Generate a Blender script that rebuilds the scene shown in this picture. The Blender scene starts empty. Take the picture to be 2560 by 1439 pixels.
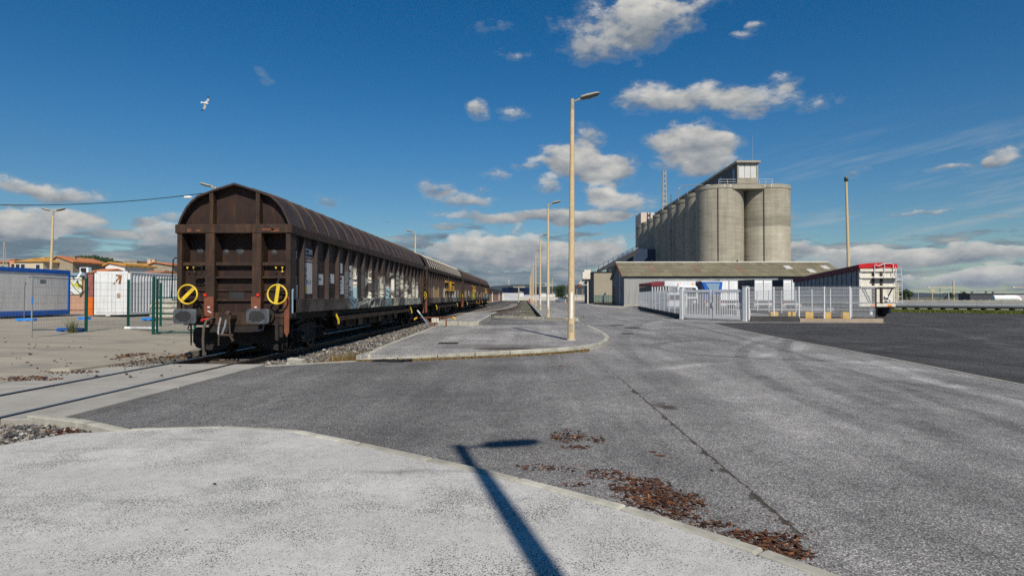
import bpy, bmesh, math, random
from mathutils import Vector, Matrix, Euler, noise as mnoise
R = math.radians
random.seed(7)
sc = bpy.context.scene

# ------------------------------------------------------------------ camera
FPX, IW, IH, CZ = 1530.0, 2560.0, 1439.0, 1.58
YAW, PITCH = math.atan(33 / FPX), math.atan((741 - 719.5) / FPX)
cam_d = bpy.data.cameras.new('camera')
cam_d.sensor_width = 36.0
cam_d.lens = 36.0 * FPX / IW
cam_d.clip_start, cam_d.clip_end = 0.1, 20000
cam = bpy.data.objects.new('camera', cam_d)
sc.collection.objects.link(cam)
cam.location = (0, 0, CZ)
cam.rotation_euler = (R(90) + PITCH, 0, YAW)
sc.camera = cam
_f = Vector((-math.sin(YAW) * math.cos(PITCH), math.cos(YAW) * math.cos(PITCH), math.sin(PITCH)))
_r = Vector((math.cos(YAW), math.sin(YAW), 0)); _u = _r.cross(_f)
def ray(px, py): return _f * FPX + _r * (px - IW / 2) + _u * (IH / 2 - py)
def G(px, py, z=0.0):                 # where the sight line meets the height z
    d = ray(px, py); return Vector((0, 0, CZ)) + d * ((z - CZ) / d.z)
def D(px, py, y):                     # the point of a sight line at the distance y
    d = ray(px, py); return Vector((0, 0, CZ)) + d * (y / d.y)

# ------------------------------------------------------------------ light
SUN_AZ, SUN_EL = R(14.5), R(42.5)       # behind the camera, a little to the right
sl = bpy.data.lights.new('sun', 'SUN'); sl.energy = 5.0; sl.angle = R(0.53); sl.color = (1.0, 0.94, 0.84)
so = bpy.data.objects.new('sun', sl); sc.collection.objects.link(so)
so.rotation_euler = Vector((-math.sin(SUN_AZ) * math.cos(SUN_EL), math.cos(SUN_AZ) * math.cos(SUN_EL), -math.sin(SUN_EL))).to_track_quat('-Z', 'Y').to_euler()
so.location = (20, -60, 60)
sc.view_settings.view_transform = 'Standard'; sc.view_settings.look = 'None'
sc.view_settings.exposure = 0.0; sc.view_settings.gamma = 1.0
sc.view_settings.use_curve_mapping = False

# ------------------------------------------------------------------ node helpers
def nd(nt, t, ins=None, **props):
    n = nt.nodes.new(t)
    for k, v in props.items(): setattr(n, k, v)
    for k, v in (ins or {}).items():
        s = n.inputs[k]
        if isinstance(v, bpy.types.NodeSocket): nt.links.new(v, s)
        elif hasattr(s, 'default_value'):
            if isinstance(v, (tuple, list)) and len(v) == 3 and s.type == 'RGBA': v = (*v, 1)
            s.default_value = v
    return n
def mth(nt, op, a, b=0.0, c=0.0, clamp=False):
    n = nt.nodes.new('ShaderNodeMath'); n.operation = op; n.use_clamp = clamp
    for i, v in enumerate((a, b, c)):
        if isinstance(v, bpy.types.NodeSocket): nt.links.new(v, n.inputs[i])
        else: n.inputs[i].default_value = v
    return n.outputs[0]
def vmth(nt, op, a, b=(0, 0, 0), c=(0, 0, 0)):
    n = nt.nodes.new('ShaderNodeVectorMath'); n.operation = op
    for i, v in enumerate((a, b, c)):
        if isinstance(v, bpy.types.NodeSocket): nt.links.new(v, n.inputs[i])
        else: n.inputs[i].default_value = v
    return n
def mixc(nt, f, a, b, blend='MIX'):
    n = nt.nodes.new('ShaderNodeMix'); n.data_type = 'RGBA'; n.blend_type = blend
    for k, v in ((0, f), (6, a), (7, b)):
        if isinstance(v, bpy.types.NodeSocket): nt.links.new(v, n.inputs[k])
        else: n.inputs[k].default_value = (*v, 1) if isinstance(v, (tuple, list)) and len(v) == 3 else v
    return n.outputs[2]
def sstep(nt, x, a, b, lo=0.0, hi=1.0):
    n = nd(nt, 'ShaderNodeMapRange', {0: x, 1: a, 2: b, 3: lo, 4: hi}, interpolation_type='SMOOTHSTEP')
    return n.outputs[0]
def noise(nt, vec, scale, detail=5.0, rough=0.55, dist=0.0):
    return nd(nt, 'ShaderNodeTexNoise', {'Vector': vec, 'Scale': scale, 'Detail': detail, 'Roughness': rough, 'Distortion': dist})

# ------------------------------------------------------------------ sky: clear air with cumulus
world = bpy.data.worlds.new('World'); sc.world = world; world.use_nodes = True
wt = world.node_tree; wt.nodes.clear()
sky = nd(wt, 'ShaderNodeTexSky', sky_type='NISHITA', sun_disc=False, sun_elevation=SUN_EL,
         sun_rotation=R(180) - SUN_AZ, air_density=1.0, dust_density=0.0, ozone_density=3.0)
hsv = nd(wt, 'ShaderNodeHueSaturation', {'Hue': 0.5, 'Saturation': 1.42, 'Value': 1.0, 'Color': sky.outputs[0]})
tc = nd(wt, 'ShaderNodeTexCoord')
dirv = tc.outputs['Generated']
sep = nd(wt, 'ShaderNodeSeparateXYZ', {0: dirv})
X_, Y_, Z_ = sep.outputs
az = mth(wt, 'ARCTAN2', X_, Y_); el = mth(wt, 'ARCSINE', Z_)
warp = noise(wt, vmth(wt, 'MULTIPLY', dirv, (1, 1, 1.6)).outputs[0], 14, 2, 0.5)
wv = vmth(wt, 'MULTIPLY', vmth(wt, 'SUBTRACT', warp.outputs['Color'], (0.5, 0.5, 0.5)).outputs[0], (0.055, 0.035, 0)).outputs[0]
pos0 = nd(wt, 'ShaderNodeCombineXYZ', {0: az, 1: el}).outputs[0]
pos = vmth(wt, 'ADD', pos0, wv).outputs[0]
# cumulus: centre px, centre py, half width, half height, opacity
CL = [(1560, 50, 200, 100, .62), (1640, 40, 150, 70, .6), (1490, 115, 110, 55, .5), (1230, 62, 60, 36, .42), (1300, 132, 75, 15, .4), (1880, 84, 50, 13, .5), (1905, 60, 40, 12, .4), (1800, 12, 80, 24, .35),
      (1625, 245, 115, 52, .85), (1760, 243, 110, 46, .95), (1885, 250, 115, 44, .8), (1955, 200, 50, 26, .6), (2050, 262, 90, 22, .35),
      (1198, 276, 44, 36, .75), (1288, 291, 52, 23, .55), (670, 192, 26, 24, .35),
      (1715, 352, 120, 54, 1.3), (1800, 362, 60, 34, 1.1), (1755, 408, 120, 36, 1.25), (1420, 396, 90, 40, 1.2), (1470, 418, 110, 40, 1.2), (1530, 438, 80, 26, .9), (1485, 340, 58, 42, .7), (1570, 410, 50, 34, .6),
      (1325, 413, 58, 22, .7), (1372, 461, 54, 24, .75), (1215, 436, 70, 17, .55), (1207, 466, 28, 13, .5),
      (1085, 468, 64, 28, .8), (1160, 498, 110, 26, .85), (1550, 505, 110, 44, .9), (1505, 475, 60, 30, .7), (1340, 542, 290, 24, 1.15), (1470, 545, 150, 20, 1.1), (1296, 574, 28, 17, .55),
      (55, 456, 75, 30, .9), (165, 478, 90, 34, 1.0), (22, 560, 48, 56, 1.1), (168, 550, 116, 40, 1.25), (80, 575, 90, 40, 1.1), (412, 541, 48, 18, .8), (342, 552, 46, 18, .8), (395, 590, 80, 40, 1.0), (805, 498, 48, 18, .65),
      (1180, 632, 150, 62, 1.2), (1290, 630, 130, 52, 1.2), (1480, 628, 95, 50, 1.3), (1400, 640, 120, 40, 1.0),
      (2512, 384, 52, 38, .9), (2372, 413, 58, 18, .6), (2460, 402, 50, 16, .6), (2285, 531, 80, 14, .7), (2130, 430, 60, 20, .3), (2000, 620, 60, 26, 1.1), (2120, 646, 150, 34, 1.2), (2280, 650, 170, 30, 1.15), (2450, 634, 190, 34, 1.2), (2350, 700, 160, 22, .8), (2505, 690, 140, 34, 1.0)]
acc = None
for i, (cx, cy, rx, ry, w) in enumerate(CL):
    d0 = ray(cx, cy).normalized(); a0, e0 = math.atan2(d0.x, d0.y), math.asin(d0.z)
    k = 1 / FPX * math.cos(a0)
    ax, ay = 1 / (rx * k), 1 / (ry * k)
    if i % 4 == 0: pi = pos if acc is None else vmth(wt, 'MULTIPLY_ADD', acc, (1e-9,) * 3, pos).outputs[0]
    q = vmth(wt, 'MULTIPLY_ADD', pi, (ax, ay, 1e-9), (-a0 * ax, -e0 * ay, w)).outputs[0]
    m = mth(wt, 'MAXIMUM', mth(wt, 'SUBTRACT', 1.0 + w * w, vmth(wt, 'DOT_PRODUCT', q, q).outputs['Value']), 0.0)
    acc = vmth(wt, 'MULTIPLY_ADD', q, m, acc if acc is not None else (0, 0, 0)).outputs[0]      # (-, height in the cloud, opacity)
asep = nd(wt, 'ShaderNodeSeparateXYZ', {0: acc})
Mmax = mth(wt, 'MINIMUM', asep.outputs[2], 1.35); Hsum = asep.outputs[1]; Msum = asep.outputs[2]
# scattered puffs all round the rest of the sky
nz_c = noise(wt, vmth(wt, 'MULTIPLY', dirv, (1, 1, 2.6)).outputs[0], 5.5, 3, 0.5).outputs[0]
side = sstep(wt, mth(wt, 'ABSOLUTE', az), 0.80, 1.0)
puff = mth(wt, 'MULTIPLY', sstep(wt, nz_c, 0.56, 0.74), side)
Mmax = mth(wt, 'MAXIMUM', Mmax, puff)
cv = vmth(wt, 'MULTIPLY', dirv, (1, 1, 1.9)).outputs[0]
n1 = noise(wt, cv, 27, 7, 0.64).outputs[0]
n1u = noise(wt, vmth(wt, 'ADD', cv, (0.006, -0.004, 0.022)).outputs[0], 26, 2, 0.5).outputs[0]
fld = mth(wt, 'ADD', Mmax, mth(wt, 'MULTIPLY', mth(wt, 'SUBTRACT', n1, 0.5), 2.3))
dens = mth(wt, 'MULTIPLY', sstep(wt, fld, 0.12, 0.98), sstep(wt, Mmax, 0.0, 0.14))
dens = mth(wt, 'MULTIPLY', dens, sstep(wt, Mmax, 0.15, 1.0, 0.62, 1.0))
# the cloud deck low over the horizon, all round
bv = vmth(wt, 'MULTIPLY', dirv, (1, 1, 5.5)).outputs[0]
n2 = noise(wt, bv, 10, 6, 0.60).outputs[0]
n2u = noise(wt, vmth(wt, 'ADD', bv, (0.01, -0.01, 0.09)).outputs[0], 10, 2, 0.5).outputs[0]
band = mth(wt, 'MULTIPLY', sstep(wt, el, R(8.5), R(3.0)), sstep(wt, az, R(36), R(16), 0.62, 1.0))
fld2 = mth(wt, 'ADD', band, mth(wt, 'MULTIPLY', mth(wt, 'SUBTRACT', n2, 0.5), 2.9))
dens2 = mth(wt, 'MULTIPLY', sstep(wt, fld2, 0.40, 0.86), sstep(wt, band, 0.0, 0.2))
dens2 = mth(wt, 'MULTIPLY', dens2, 0.92)
# thin streaks of high cloud on the right
sv = nd(wt, 'ShaderNodeCombineXYZ', {0: mth(wt, 'MULTIPLY', az, 1.6), 1: mth(wt, 'MULTIPLY_ADD', el, 14.0, mth(wt, 'MULTIPLY', az, -2.4)), 2: 0.0}).outputs[0]
n3 = noise(wt, sv, 3.2, 4, 0.6).outputs[0]
smask = mth(wt, 'MULTIPLY', sstep(wt, az, R(12), R(30)), mth(wt, 'MULTIPLY', sstep(wt, el, R(2), R(6)), sstep(wt, el, R(15), R(8))))
dens3 = mth(wt, 'MULTIPLY', sstep(wt, n3, 0.46, 0.78), mth(wt, 'MULTIPLY', smask, 0.6))
hgt = mth(wt, 'DIVIDE', Hsum, mth(wt, 'ADD', Msum, 0.05))
rel = mth(wt, 'MULTIPLY', mth(wt, 'SUBTRACT', n1, n1u), 1.1)
lit = mth(wt, 'ADD', mth(wt, 'MULTIPLY_ADD', hgt, 0.62, 0.46), rel, clamp=True)
ccol = nd(wt, 'ShaderNodeValToRGB', {0: lit})
cr = ccol.color_ramp
cr.elements[0].color = (.20, .235, .28, 1); cr.elements[1].color = (.70, .675, .62, 1)
e = cr.elements.new(0.45); e.color = (.40, .415, .42, 1)
lit2 = mth(wt, 'ADD', mth(wt, 'MULTIPLY', mth(wt, 'SUBTRACT', n2, n2u), 2.2), 0.28, clamp=True)
ccol2 = nd(wt, 'ShaderNodeValToRGB', {0: lit2})
cr = ccol2.color_ramp
cr.elements[0].color = (.125, .170, .215, 1); cr.elements[1].color = (.47, .46, .43, 1)
e = cr.elements.new(0.4); e.color = (.20, .245, .285, 1)
call = mixc(wt, sstep(wt, dens, 0.05, 0.5), ccol2.outputs[0], ccol.outputs[0])
dall = mth(wt, 'MAXIMUM', dens, dens2)
call = mixc(wt, sstep(wt, dall, 0.0, 0.3), (.42, .47, .5), call)
dall = mth(wt, 'MAXIMUM', dall, dens3)
low = sstep(wt, el, R(0), R(17))                       # denser, slightly green air towards the horizon, all round
skyc = mixc(wt, 1.0, hsv.outputs[0], mixc(wt, low, (.66, .78, .80), (1, 1, 1)), 'MULTIPLY')
bg1 = nd(wt, 'ShaderNodeBackground', {0: skyc, 1: 0.075})
bg2 = nd(wt, 'ShaderNodeBackground', {0: call, 1: 1.0})
mx = nd(wt, 'ShaderNodeMixShader', {0: dall, 1: bg1.outputs[0], 2: bg2.outputs[0]})
nd(wt, 'ShaderNodeOutputWorld', {0: mx.outputs[0]})
world.cycles.sampling_method = 'NONE'
sc.cycles.use_adaptive_sampling = True
sc.cycles.adaptive_threshold = 0.016
sc.cycles.adaptive_min_samples = 24
sc.cycles.max_bounces = 6
sc.cycles.diffuse_bounces = 3
sc.cycles.volume_bounces = 0
sc.cycles.use_denoising = False
COL = sc.collection
HAZE = 9e-5

# ------------------------------------------------------------------ geometry helpers
class B:
    """collects shapes for ONE mesh object"""
    def __init__(s): s.v, s.f = [], []
    def add(s, vs, fs):
        o = len(s.v); s.v += [tuple(v) for v in vs]; s.f += [tuple(i + o for i in f) for f in fs]; return s
    def box(s, x0, x1, y0, y1, z0, z1):
        return s.add([(x0, y0, z0), (x1, y0, z0), (x1, y1, z0), (x0, y1, z0), (x0, y0, z1), (x1, y0, z1), (x1, y1, z1), (x0, y1, z1)],
                     [(3, 2, 1, 0), (4, 5, 6, 7), (0, 1, 5, 4), (1, 2, 6, 5), (2, 3, 7, 6), (3, 0, 4, 7)])
    def obox(s, c, sx, sy, sz, rot=(0, 0, 0)):
        m = Euler(rot).to_matrix(); c = Vector(c)
        vs = [c + m @ Vector((a * sx / 2, b * sy / 2, d * sz / 2)) for a, b, d in
              ((-1, -1, -1), (1, -1, -1), (1, 1, -1), (-1, 1, -1), (-1, -1, 1), (1, -1, 1), (1, 1, 1), (-1, 1, 1))]
        return s.add(vs, [(3, 2, 1, 0), (4, 5, 6, 7), (0, 1, 5, 4), (1, 2, 6, 5), (2, 3, 7, 6), (3, 0, 4, 7)])
    def cyl(s, p0, p1, r0, r1=None, n=10, cap=True):
        p0, p1 = Vector(p0), Vector(p1); r1 = r0 if r1 is None else r1
        d = (p1 - p0).normalized(); a = d.orthogonal().normalized(); b = d.cross(a)
        vs = []
        for p, r in ((p0, r0), (p1, r1)):
            vs += [p + (a * math.cos(t) + b * math.sin(t)) * r for t in [2 * math.pi * i / n for i in range(n)]]
        fs = [(i, (i + 1) % n, n + (i + 1) % n, n + i) for i in range(n)]
        if cap: fs += [tuple(range(n - 1, -1, -1)), tuple(range(n, 2 * n))]
        return s.add(vs, fs)
    def tube(s, pts, r, n=6):
        pts = [Vector(p) for p in pts]; rings = []
        up = None
        for i, p in enumerate(pts):
            d = (pts[min(i + 1, len(pts) - 1)] - pts[max(i - 1, 0)]).normalized()
            a = d.orthogonal().normalized() if up is None else (up - d * up.dot(d)).normalized()
            up = a; b = d.cross(a)
            rr = r[i] if isinstance(r, (list, tuple)) else r
            rings.append([p + (a * math.cos(t) + b * math.sin(t)) * rr for t in [2 * math.pi * k / n for k in range(n)]])
        vs = [v for q in rings for v in q]; fs = []
        for i in range(len(pts) - 1):
            fs += [(i * n + k, i * n + (k + 1) % n, (i + 1) * n + (k + 1) % n, (i + 1) * n + k) for k in range(n)]
        fs += [tuple(range(n - 1, -1, -1)), tuple(range((len(pts) - 1) * n, len(pts) * n))]
        return s.add(vs, fs)
    def prism(s, poly, a0, a1, axis='y'):
        """2-D outline pushed along an axis; y: (x,z), x: (y,z), z: (x,y)"""
        n = len(poly)
        mk = {'y': lambda p, a: (p[0], a, p[1]), 'x': lambda p, a: (a, p[0], p[1]), 'z': lambda p, a: (p[0], p[1], a)}[axis]
        vs = [mk(p, a0) for p in poly] + [mk(p, a1) for p in poly]
        return s.add(vs, [tuple(range(n)), tuple(range(2 * n - 1, n - 1, -1))] + [(i, n + i, n + (i + 1) % n, (i + 1) % n) for i in range(n)])
    def ring(s, c, nrm, Rr, r, n=28, m=6):
        c, d = Vector(c), Vector(nrm).normalized(); a = d.orthogonal().normalized(); b = d.cross(a)
        vs, fs = [], []
        for i in range(n):
            t = 2 * math.pi * i / n; o = a * math.cos(t) + b * math.sin(t)
            for j in range(m):
                q = 2 * math.pi * j / m; vs.append(c + o * (Rr + r * math.cos(q)) + d * (r * math.sin(q)))
        for i in range(n):
            for j in range(m):
                fs.append((i * m + j, ((i + 1) % n) * m + j, ((i + 1) % n) * m + (j + 1) % m, i * m + (j + 1) % m))
        return s.add(vs, fs)
    def lathe(s, prof, c=(0, 0, 0), n=16, axis='z'):
        c = Vector(c); vs, fs = [], []
        for (r, h) in prof:
            for k in range(n):
                t = 2 * math.pi * k / n
                if axis == 'z': vs.append(c + Vector((r * math.cos(t), r * math.sin(t), h)))
                elif axis == 'x': vs.append(c + Vector((h, r * math.cos(t), r * math.sin(t))))
                else: vs.append(c + Vector((r * math.sin(t), h, r * math.cos(t))))
        for i in range(len(prof) - 1):
            fs += [(i * n + k, i * n + (k + 1) % n, (i + 1) * n + (k + 1) % n, (i + 1) * n + k) for k in range(n)]
        fs += [tuple(range(n - 1, -1, -1)), tuple(range((len(prof) - 1) * n, len(prof) * n))]
        return s.add(vs, fs)
    def mesh(s, name, m=None, smooth=False, fix=True):
        me = bpy.data.meshes.new(name); me.from_pydata(s.v, [], s.f); me.validate()
        if fix:
            bm = bmesh.new(); bm.from_mesh(me); bmesh.ops.recalc_face_normals(bm, faces=bm.faces); bm.to_mesh(me); bm.free()
        if m: me.materials.append(m)
        if smooth:
            for p in me.polygons: p.use_smooth = True
            me.set_sharp_from_angle(angle=R(38))
        me.update(); return me
    def build(s, name, m, parent=None, smooth=False, bevel=0.0, loc=None, kind=None, label=None, fix=True):
        o = bpy.data.objects.new(name, s.mesh(name, m, smooth, fix)); COL.objects.link(o)
        if parent: o.parent = parent
        if loc is not None: o.location = loc
        if bevel:
            md = o.modifiers.new('bevel', 'BEVEL'); md.width = bevel; md.segments = 2; md.limit_method = 'ANGLE'; md.angle_limit = R(40)
        if kind: o['kind'] = kind
        if label: o['label'] = label
        return o
def inst(me, name, parent=None, loc=(0, 0, 0), rot=(0, 0, 0), scale=None):
    o = bpy.data.objects.new(name, me); COL.objects.link(o); o.location = loc; o.rotation_euler = rot
    if scale: o.scale = scale
    if parent: o.parent = parent
    return o
def thing(name, label, cat, loc=(0, 0, 0), rz=0.0, group=None, rot=None):
    o = bpy.data.objects.new(name, None); COL.objects.link(o); o.location = loc
    o.rotation_euler = rot if rot else (0, 0, rz); o.empty_display_size = 0.3
    o['label'] = label; o['category'] = cat
    if group: o['group'] = group
    return o
def tag(o, label, cat, group=None):
    o['label'] = label; o['category'] = cat
    if group: o['group'] = group
    return o
def struct(o, kind='structure', label=None):
    o['kind'] = kind
    if label: o['label'] = label
    return o
def copy_tree(o, parent=None):
    c = o.copy(); COL.objects.link(c); c.parent = parent
    for ch in o.children: copy_tree(ch, c)
    return c
def text(s, size, m, parent, loc, rot, name='lettering', align='LEFT', ext=0.002, sx=1.0):
    cu = bpy.data.curves.new(name, 'FONT'); cu.body = s; cu.size = size; cu.align_x = align; cu.extrude = ext; cu.resolution_u = 2
    t = bpy.data.objects.new(name, cu); COL.objects.link(t)
    dg = bpy.context.evaluated_depsgraph_get(); me = bpy.data.meshes.new_from_object(t.evaluated_get(dg))
    bpy.data.objects.remove(t); me.materials.clear(); me.materials.append(m)
    return inst(me, name, parent, loc, rot, (sx, 1, 1))

# ------------------------------------------------------------------ materials
def newmat(name):
    m = bpy.data.materials.new(name); m.use_nodes = True; nt = m.node_tree; nt.nodes.clear()
    p = nd(nt, 'ShaderNodeBsdfPrincipled'); o = nd(nt, 'ShaderNodeOutputMaterial', {0: p.outputs[0]})
    return m, nt, p
def setp(nt, p, **kw):
    for k, v in kw.items():
        k = {'col': 'Base Color', 'rough': 'Roughness', 'metal': 'Metallic', 'spec': 'Specular IOR Level', 'norm': 'Normal', 'alpha': 'Alpha'}.get(k, k)
        if isinstance(v, bpy.types.NodeSocket): nt.links.new(v, p.inputs[k])
        else: p.inputs[k].default_value = (*v, 1) if isinstance(v, (tuple, list)) and len(v) == 3 else v
def bump(nt, h, strength=0.3, dist=0.01):
    return nd(nt, 'ShaderNodeBump', {'Height': h, 'Strength': strength, 'Distance': dist}).outputs[0]
def pmat(name, col, rough=0.7, var=0.18, scale=2.5, dirt=None, dirt_amt=0.3, streak=False, metal=0.0, spec=0.3, bmp=0.15, bscale=60, coords='Object', per=0.0):
    """painted or mineral surface: uneven tone, dirt patches, fine relief, an own tone for each object"""
    m, nt, p = newmat(name)
    t = nd(nt, 'ShaderNodeTexCoord').outputs[coords]
    n1 = noise(nt, t, scale, 6, 0.6).outputs[0]
    k = nd(nt, 'ShaderNodeMapRange', {0: n1, 1: 0.3, 2: 0.7, 3: 1 - var, 4: 1 + var}).outputs[0]
    c = mixc(nt, 1.0, col, nd(nt, 'ShaderNodeCombineColor', {0: k, 1: k, 2: k}).outputs[0], 'MULTIPLY')
    if per:
        ri = nd(nt, 'ShaderNodeObjectInfo').outputs['Random']
        kk = nd(nt, 'ShaderNodeMapRange', {0: ri, 3: 1 - per, 4: 1 + per}).outputs[0]
        c = mixc(nt, 1.0, c, nd(nt, 'ShaderNodeCombineColor', {0: kk, 1: kk, 2: kk}).outputs[0], 'MULTIPLY')
    if dirt:
        tv = vmth(nt, 'MULTIPLY', t, (1, 1, 0.12)).outputs[0] if streak else t
        n2 = noise(nt, tv, scale * (2.6 if streak else 0.9), 6, 0.65).outputs[0]
        c = mixc(nt, mth(nt, 'MULTIPLY', sstep(nt, n2, 0.48, 0.72), dirt_amt), c, dirt)
    setp(nt, p, col=c, rough=rough, metal=metal, spec=spec)
    if bmp:
        n3 = noise(nt, t, bscale, 3, 0.6).outputs[0]
        setp(nt, p, norm=bump(nt, n3, bmp, 0.01))
    return m

BROWN = (.029, .0158, .0122)
M = {}
M['brown'] = pmat('brown_paint', BROWN, .62, .38, 1.8, (.070, .031, .015), .75, True, spec=.25, bmp=.12, bscale=30)
M['brown_rib'] = pmat('brown_paint_weathered', (.037, .0225, .016), .65, .4, 2.6, (.095, .045, .019), .8, True, spec=.25, bmp=.15, bscale=30)
M['roofbrown'] = pmat('roof_paint', (.046, .032, .027), .6, .35, 1.6, (.075, .040, .024), .75, False, spec=.25)
M['roofrust'] = pmat('roof_rib_rust', (.060, .037, .025), .7, .3, 3)
M['roofpale'] = pmat('roof_rib_pale', (.42, .38, .30), .8, .45, 2.5, (.08, .055, .045), .8)
M['black'] = pmat('sooty_black', (.012, .011, .011), .6, .3, 4, (.035, .025, .018), .5, spec=.3)
M['under'] = pmat('brake_dust', (.020, .016, .014), .75, .35, 3, (.05, .032, .02), .5)
M['wheel'] = pmat('wheel_steel', (.028, .024, .022), .5, .3, 5, (.06, .035, .02), .5, metal=.4)
M['buffer'] = pmat('greased_buffer_plate', (.13, .14, .15), .45, .3, 4, (.035, .036, .04), .8, metal=.5)
M['yellow'] = pmat('yellow_paint', (.68, .47, .03), .42, .12, 5, (.30, .20, .03), .5, spec=.4)
M['orange'] = pmat('faded_red_paint', (.17, .058, .032), .6, .2, 5, (.13, .05, .03), .5)
M['redpaint'] = pmat('red_paint', (.62, .03, .02), .4, .1, 8)
M['white'] = pmat('white_paint', (.74, .75, .75), .5, .06, 3, (.42, .36, .28), .35, True)
M['offwhite'] = pmat('cream_paint', (.66, .62, .53), .5, .1, 3, (.30, .22, .14), .5, True)
M['label'] = pmat('label_white', (.48, .49, .49), .6, .1, 9, (.30, .18, .10), .5, True)
M['ink'] = pmat('black_print', (.025, .025, .03), .7, .1)
M['steel'] = pmat('galvanised_steel', (.36, .37, .38), .45, .15, 8, metal=.6)
M['rail'] = pmat('rail_steel', (.055, .042, .036), .45, .25, 6, metal=.5)
M['railtop'] = pmat('rail_head', (.30, .30, .31), .28, .15, 9, metal=.85)
M['sleeper'] = pmat('old_sleeper', (.09, .07, .055), .9, .35, 4, (.16, .12, .09), .5, per=.25)
M['pole'] = pmat('precast_concrete_pole', (.56, .425, .245), .85, .10, 8, (.36, .28, .18), .4, bmp=.35, bscale=160)
M['lampgrey'] = pmat('lamp_housing', (.33, .30, .23), .55, .15, 9)
M['lens'] = pmat('lamp_bowl', (.10, .10, .09), .25, .1, 6, spec=.6)
M['kerb'] = pmat('kerb_concrete', (.40, .38, .315), .9, .2, 5, (.20, .18, .145), .65, bmp=.3, bscale=90, per=.16)
M['concrete'] = pmat('poured_concrete', (.335, .315, .275), .9, .13, 1.1, (.18, .165, .145), .55, bmp=.25, bscale=70)
M['blue'] = pmat('blue_paint', (.012, .10, .42), .5, .15, 4, (.03, .08, .22), .4)
M['brightblue'] = pmat('bright_blue_plastic', (.03, .24, .72), .5, .15, 5)
M['green'] = pmat('green_powder_coat', (.004, .055, .040), .45, .1, 6)
M['glass'] = pmat('dark_glass', (.02, .024, .03), .08, .1, 2, spec=.8, bmp=0)
M['rubber'] = pmat('tyre_rubber', (.018, .018, .019), .8, .2, 8)
M['red_tarp'] = pmat('red_tarpaulin', (.52, .012, .016), .55, .18, 3, bmp=.3, bscale=14)
M['maroon'] = pmat('maroon_tarpaulin', (.17, .018, .024), .6, .2, 3, bmp=.3, bscale=14)
M['rust'] = pmat('rusty_steel', (.16, .055, .022), .85, .35, 12, (.06, .025, .015), .6)
M['oldrust'] = pmat('dull_rusty_iron', (.055, .035, .026), .8, .35, 10, (.10, .06, .04), .5)
M['worn'] = pmat('worn_metal', (.055, .058, .058), .6, .5, 18)
M['scuff'] = pmat('bare_rust_scuff', (.16, .060, .032), .85, .6, 22, (.04, .022, .016), .9)
M['amber'] = pmat('amber_lens', (.85, .25, .01), .3, .05)
M['darkgrey'] = pmat('dark_grey_sheet', (.055, .058, .064), .6, .15, 1.5)
M['navy'] = pmat('navy_sheet', (.02, .035, .075), .5, .2, 1.5)
M['wire'] = pmat('galvanised_wire', (.42, .43, .44), .5, .08, 4, metal=.3, bmp=0)
M['greywire'] = pmat('dull_wire', (.16, .17, .18), .5, .1, 4, metal=.4, bmp=0)
M['greenwire'] = pmat('green_wire', (.006, .05, .038), .5, .1, 4, bmp=0)
M['whitewire'] = pmat('white_wire', (.55, .56, .57), .5, .05, 4, bmp=0)
M['galv'] = pmat('white_gate_paint', (.60, .61, .62), .45, .08, 3, (.35, .33, .30), .3, True)
M['pink'] = pmat('pink_render', (.46, .27, .18), .9, .1, 1.5, (.34, .20, .14), .4)
M['chalk'] = pmat('chalk', (.7, .7, .7), .9, .2, 20)
M['patch'] = pmat('dark_patch', (.028, .027, .028), .6, .2, 5)
M['skyblue'] = pmat('pale_blue_paint', (.20, .30, .38), .5, .15, 6)
M['alum'] = pmat('ribbed_aluminium', (.24, .245, .26), .5, .12, 2, (.14, .14, .15), .4, True, metal=.35)
M['bark'] = pmat('pine_bark', (.105, .044, .022), .9, .5, 14, (.022, .012, .009), .85, bmp=.4, bscale=90, per=.45)
# ------------------------------------------------------------------ ground materials
def circ3(a, b, c):
    ax, ay, bx, by, cx, cy = a.x, a.y, b.x, b.y, c.x, c.y
    d = 2 * (ax * (by - cy) + bx * (cy - ay) + cx * (ay - by))
    ux = ((ax * ax + ay * ay) * (by - cy) + (bx * bx + by * by) * (cy - ay) + (cx * cx + cy * cy) * (ay - by)) / d
    uy = ((ax * ax + ay * ay) * (cx - bx) + (bx * bx + by * by) * (ax - cx) + (cx * cx + cy * cy) * (bx - ax)) / d
    return ux, uy, math.hypot(ax - ux, ay - uy)
ARCS = [(circ3(G(1868, 868), G(1905, 945), G(2110, 1040)), .26, .45), (circ3(G(2120, 925), G(2300, 985), G(2560, 1075)), .22, .5),
        (circ3(G(1650, 872), G(1900, 850), G(2130, 900)), .25, .45), (circ3(G(2150, 880), G(2260, 930), G(2560, 1010)), .25, -.5),
        (circ3(G(1560, 930), G(1800, 905), G(2000, 870)), .3, -.35)]
for (a_, b_, c_, w_, k_) in (((1880, 862), (1990, 900), (2560, 985), .5, -.45), ((2000, 870), (2150, 905), (2560, 955), .35, -.4), ((1700, 835), (1850, 862), (2400, 1100), .4, .35), ((1640, 850), (1780, 950), (2200, 1180), .6, -.3), ((1560, 860), (1650, 960), (2000, 1200), .35, .3), ((1960, 880), (2080, 965), (2560, 1160), .28, .45)):
    ARCS.append((circ3(G(*a_), G(*b_), G(*c_)), w_, k_))
ARCS_D = [(circ3(G(2180, 800), G(2380, 830), G(2560, 885)), .5, -.7), (circ3(G(1900, 822), G(2200, 842), G(2560, 862)), .35, -.6), (circ3(G(2100, 792), G(2300, 800), G(2560, 828)), .6, -.5), (circ3(G(2200, 870), G(2380, 850), G(2560, 800)), .4, -.6), (circ3(G(2000, 840), G(2300, 890), G(2560, 915)), .3, .5)]
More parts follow.
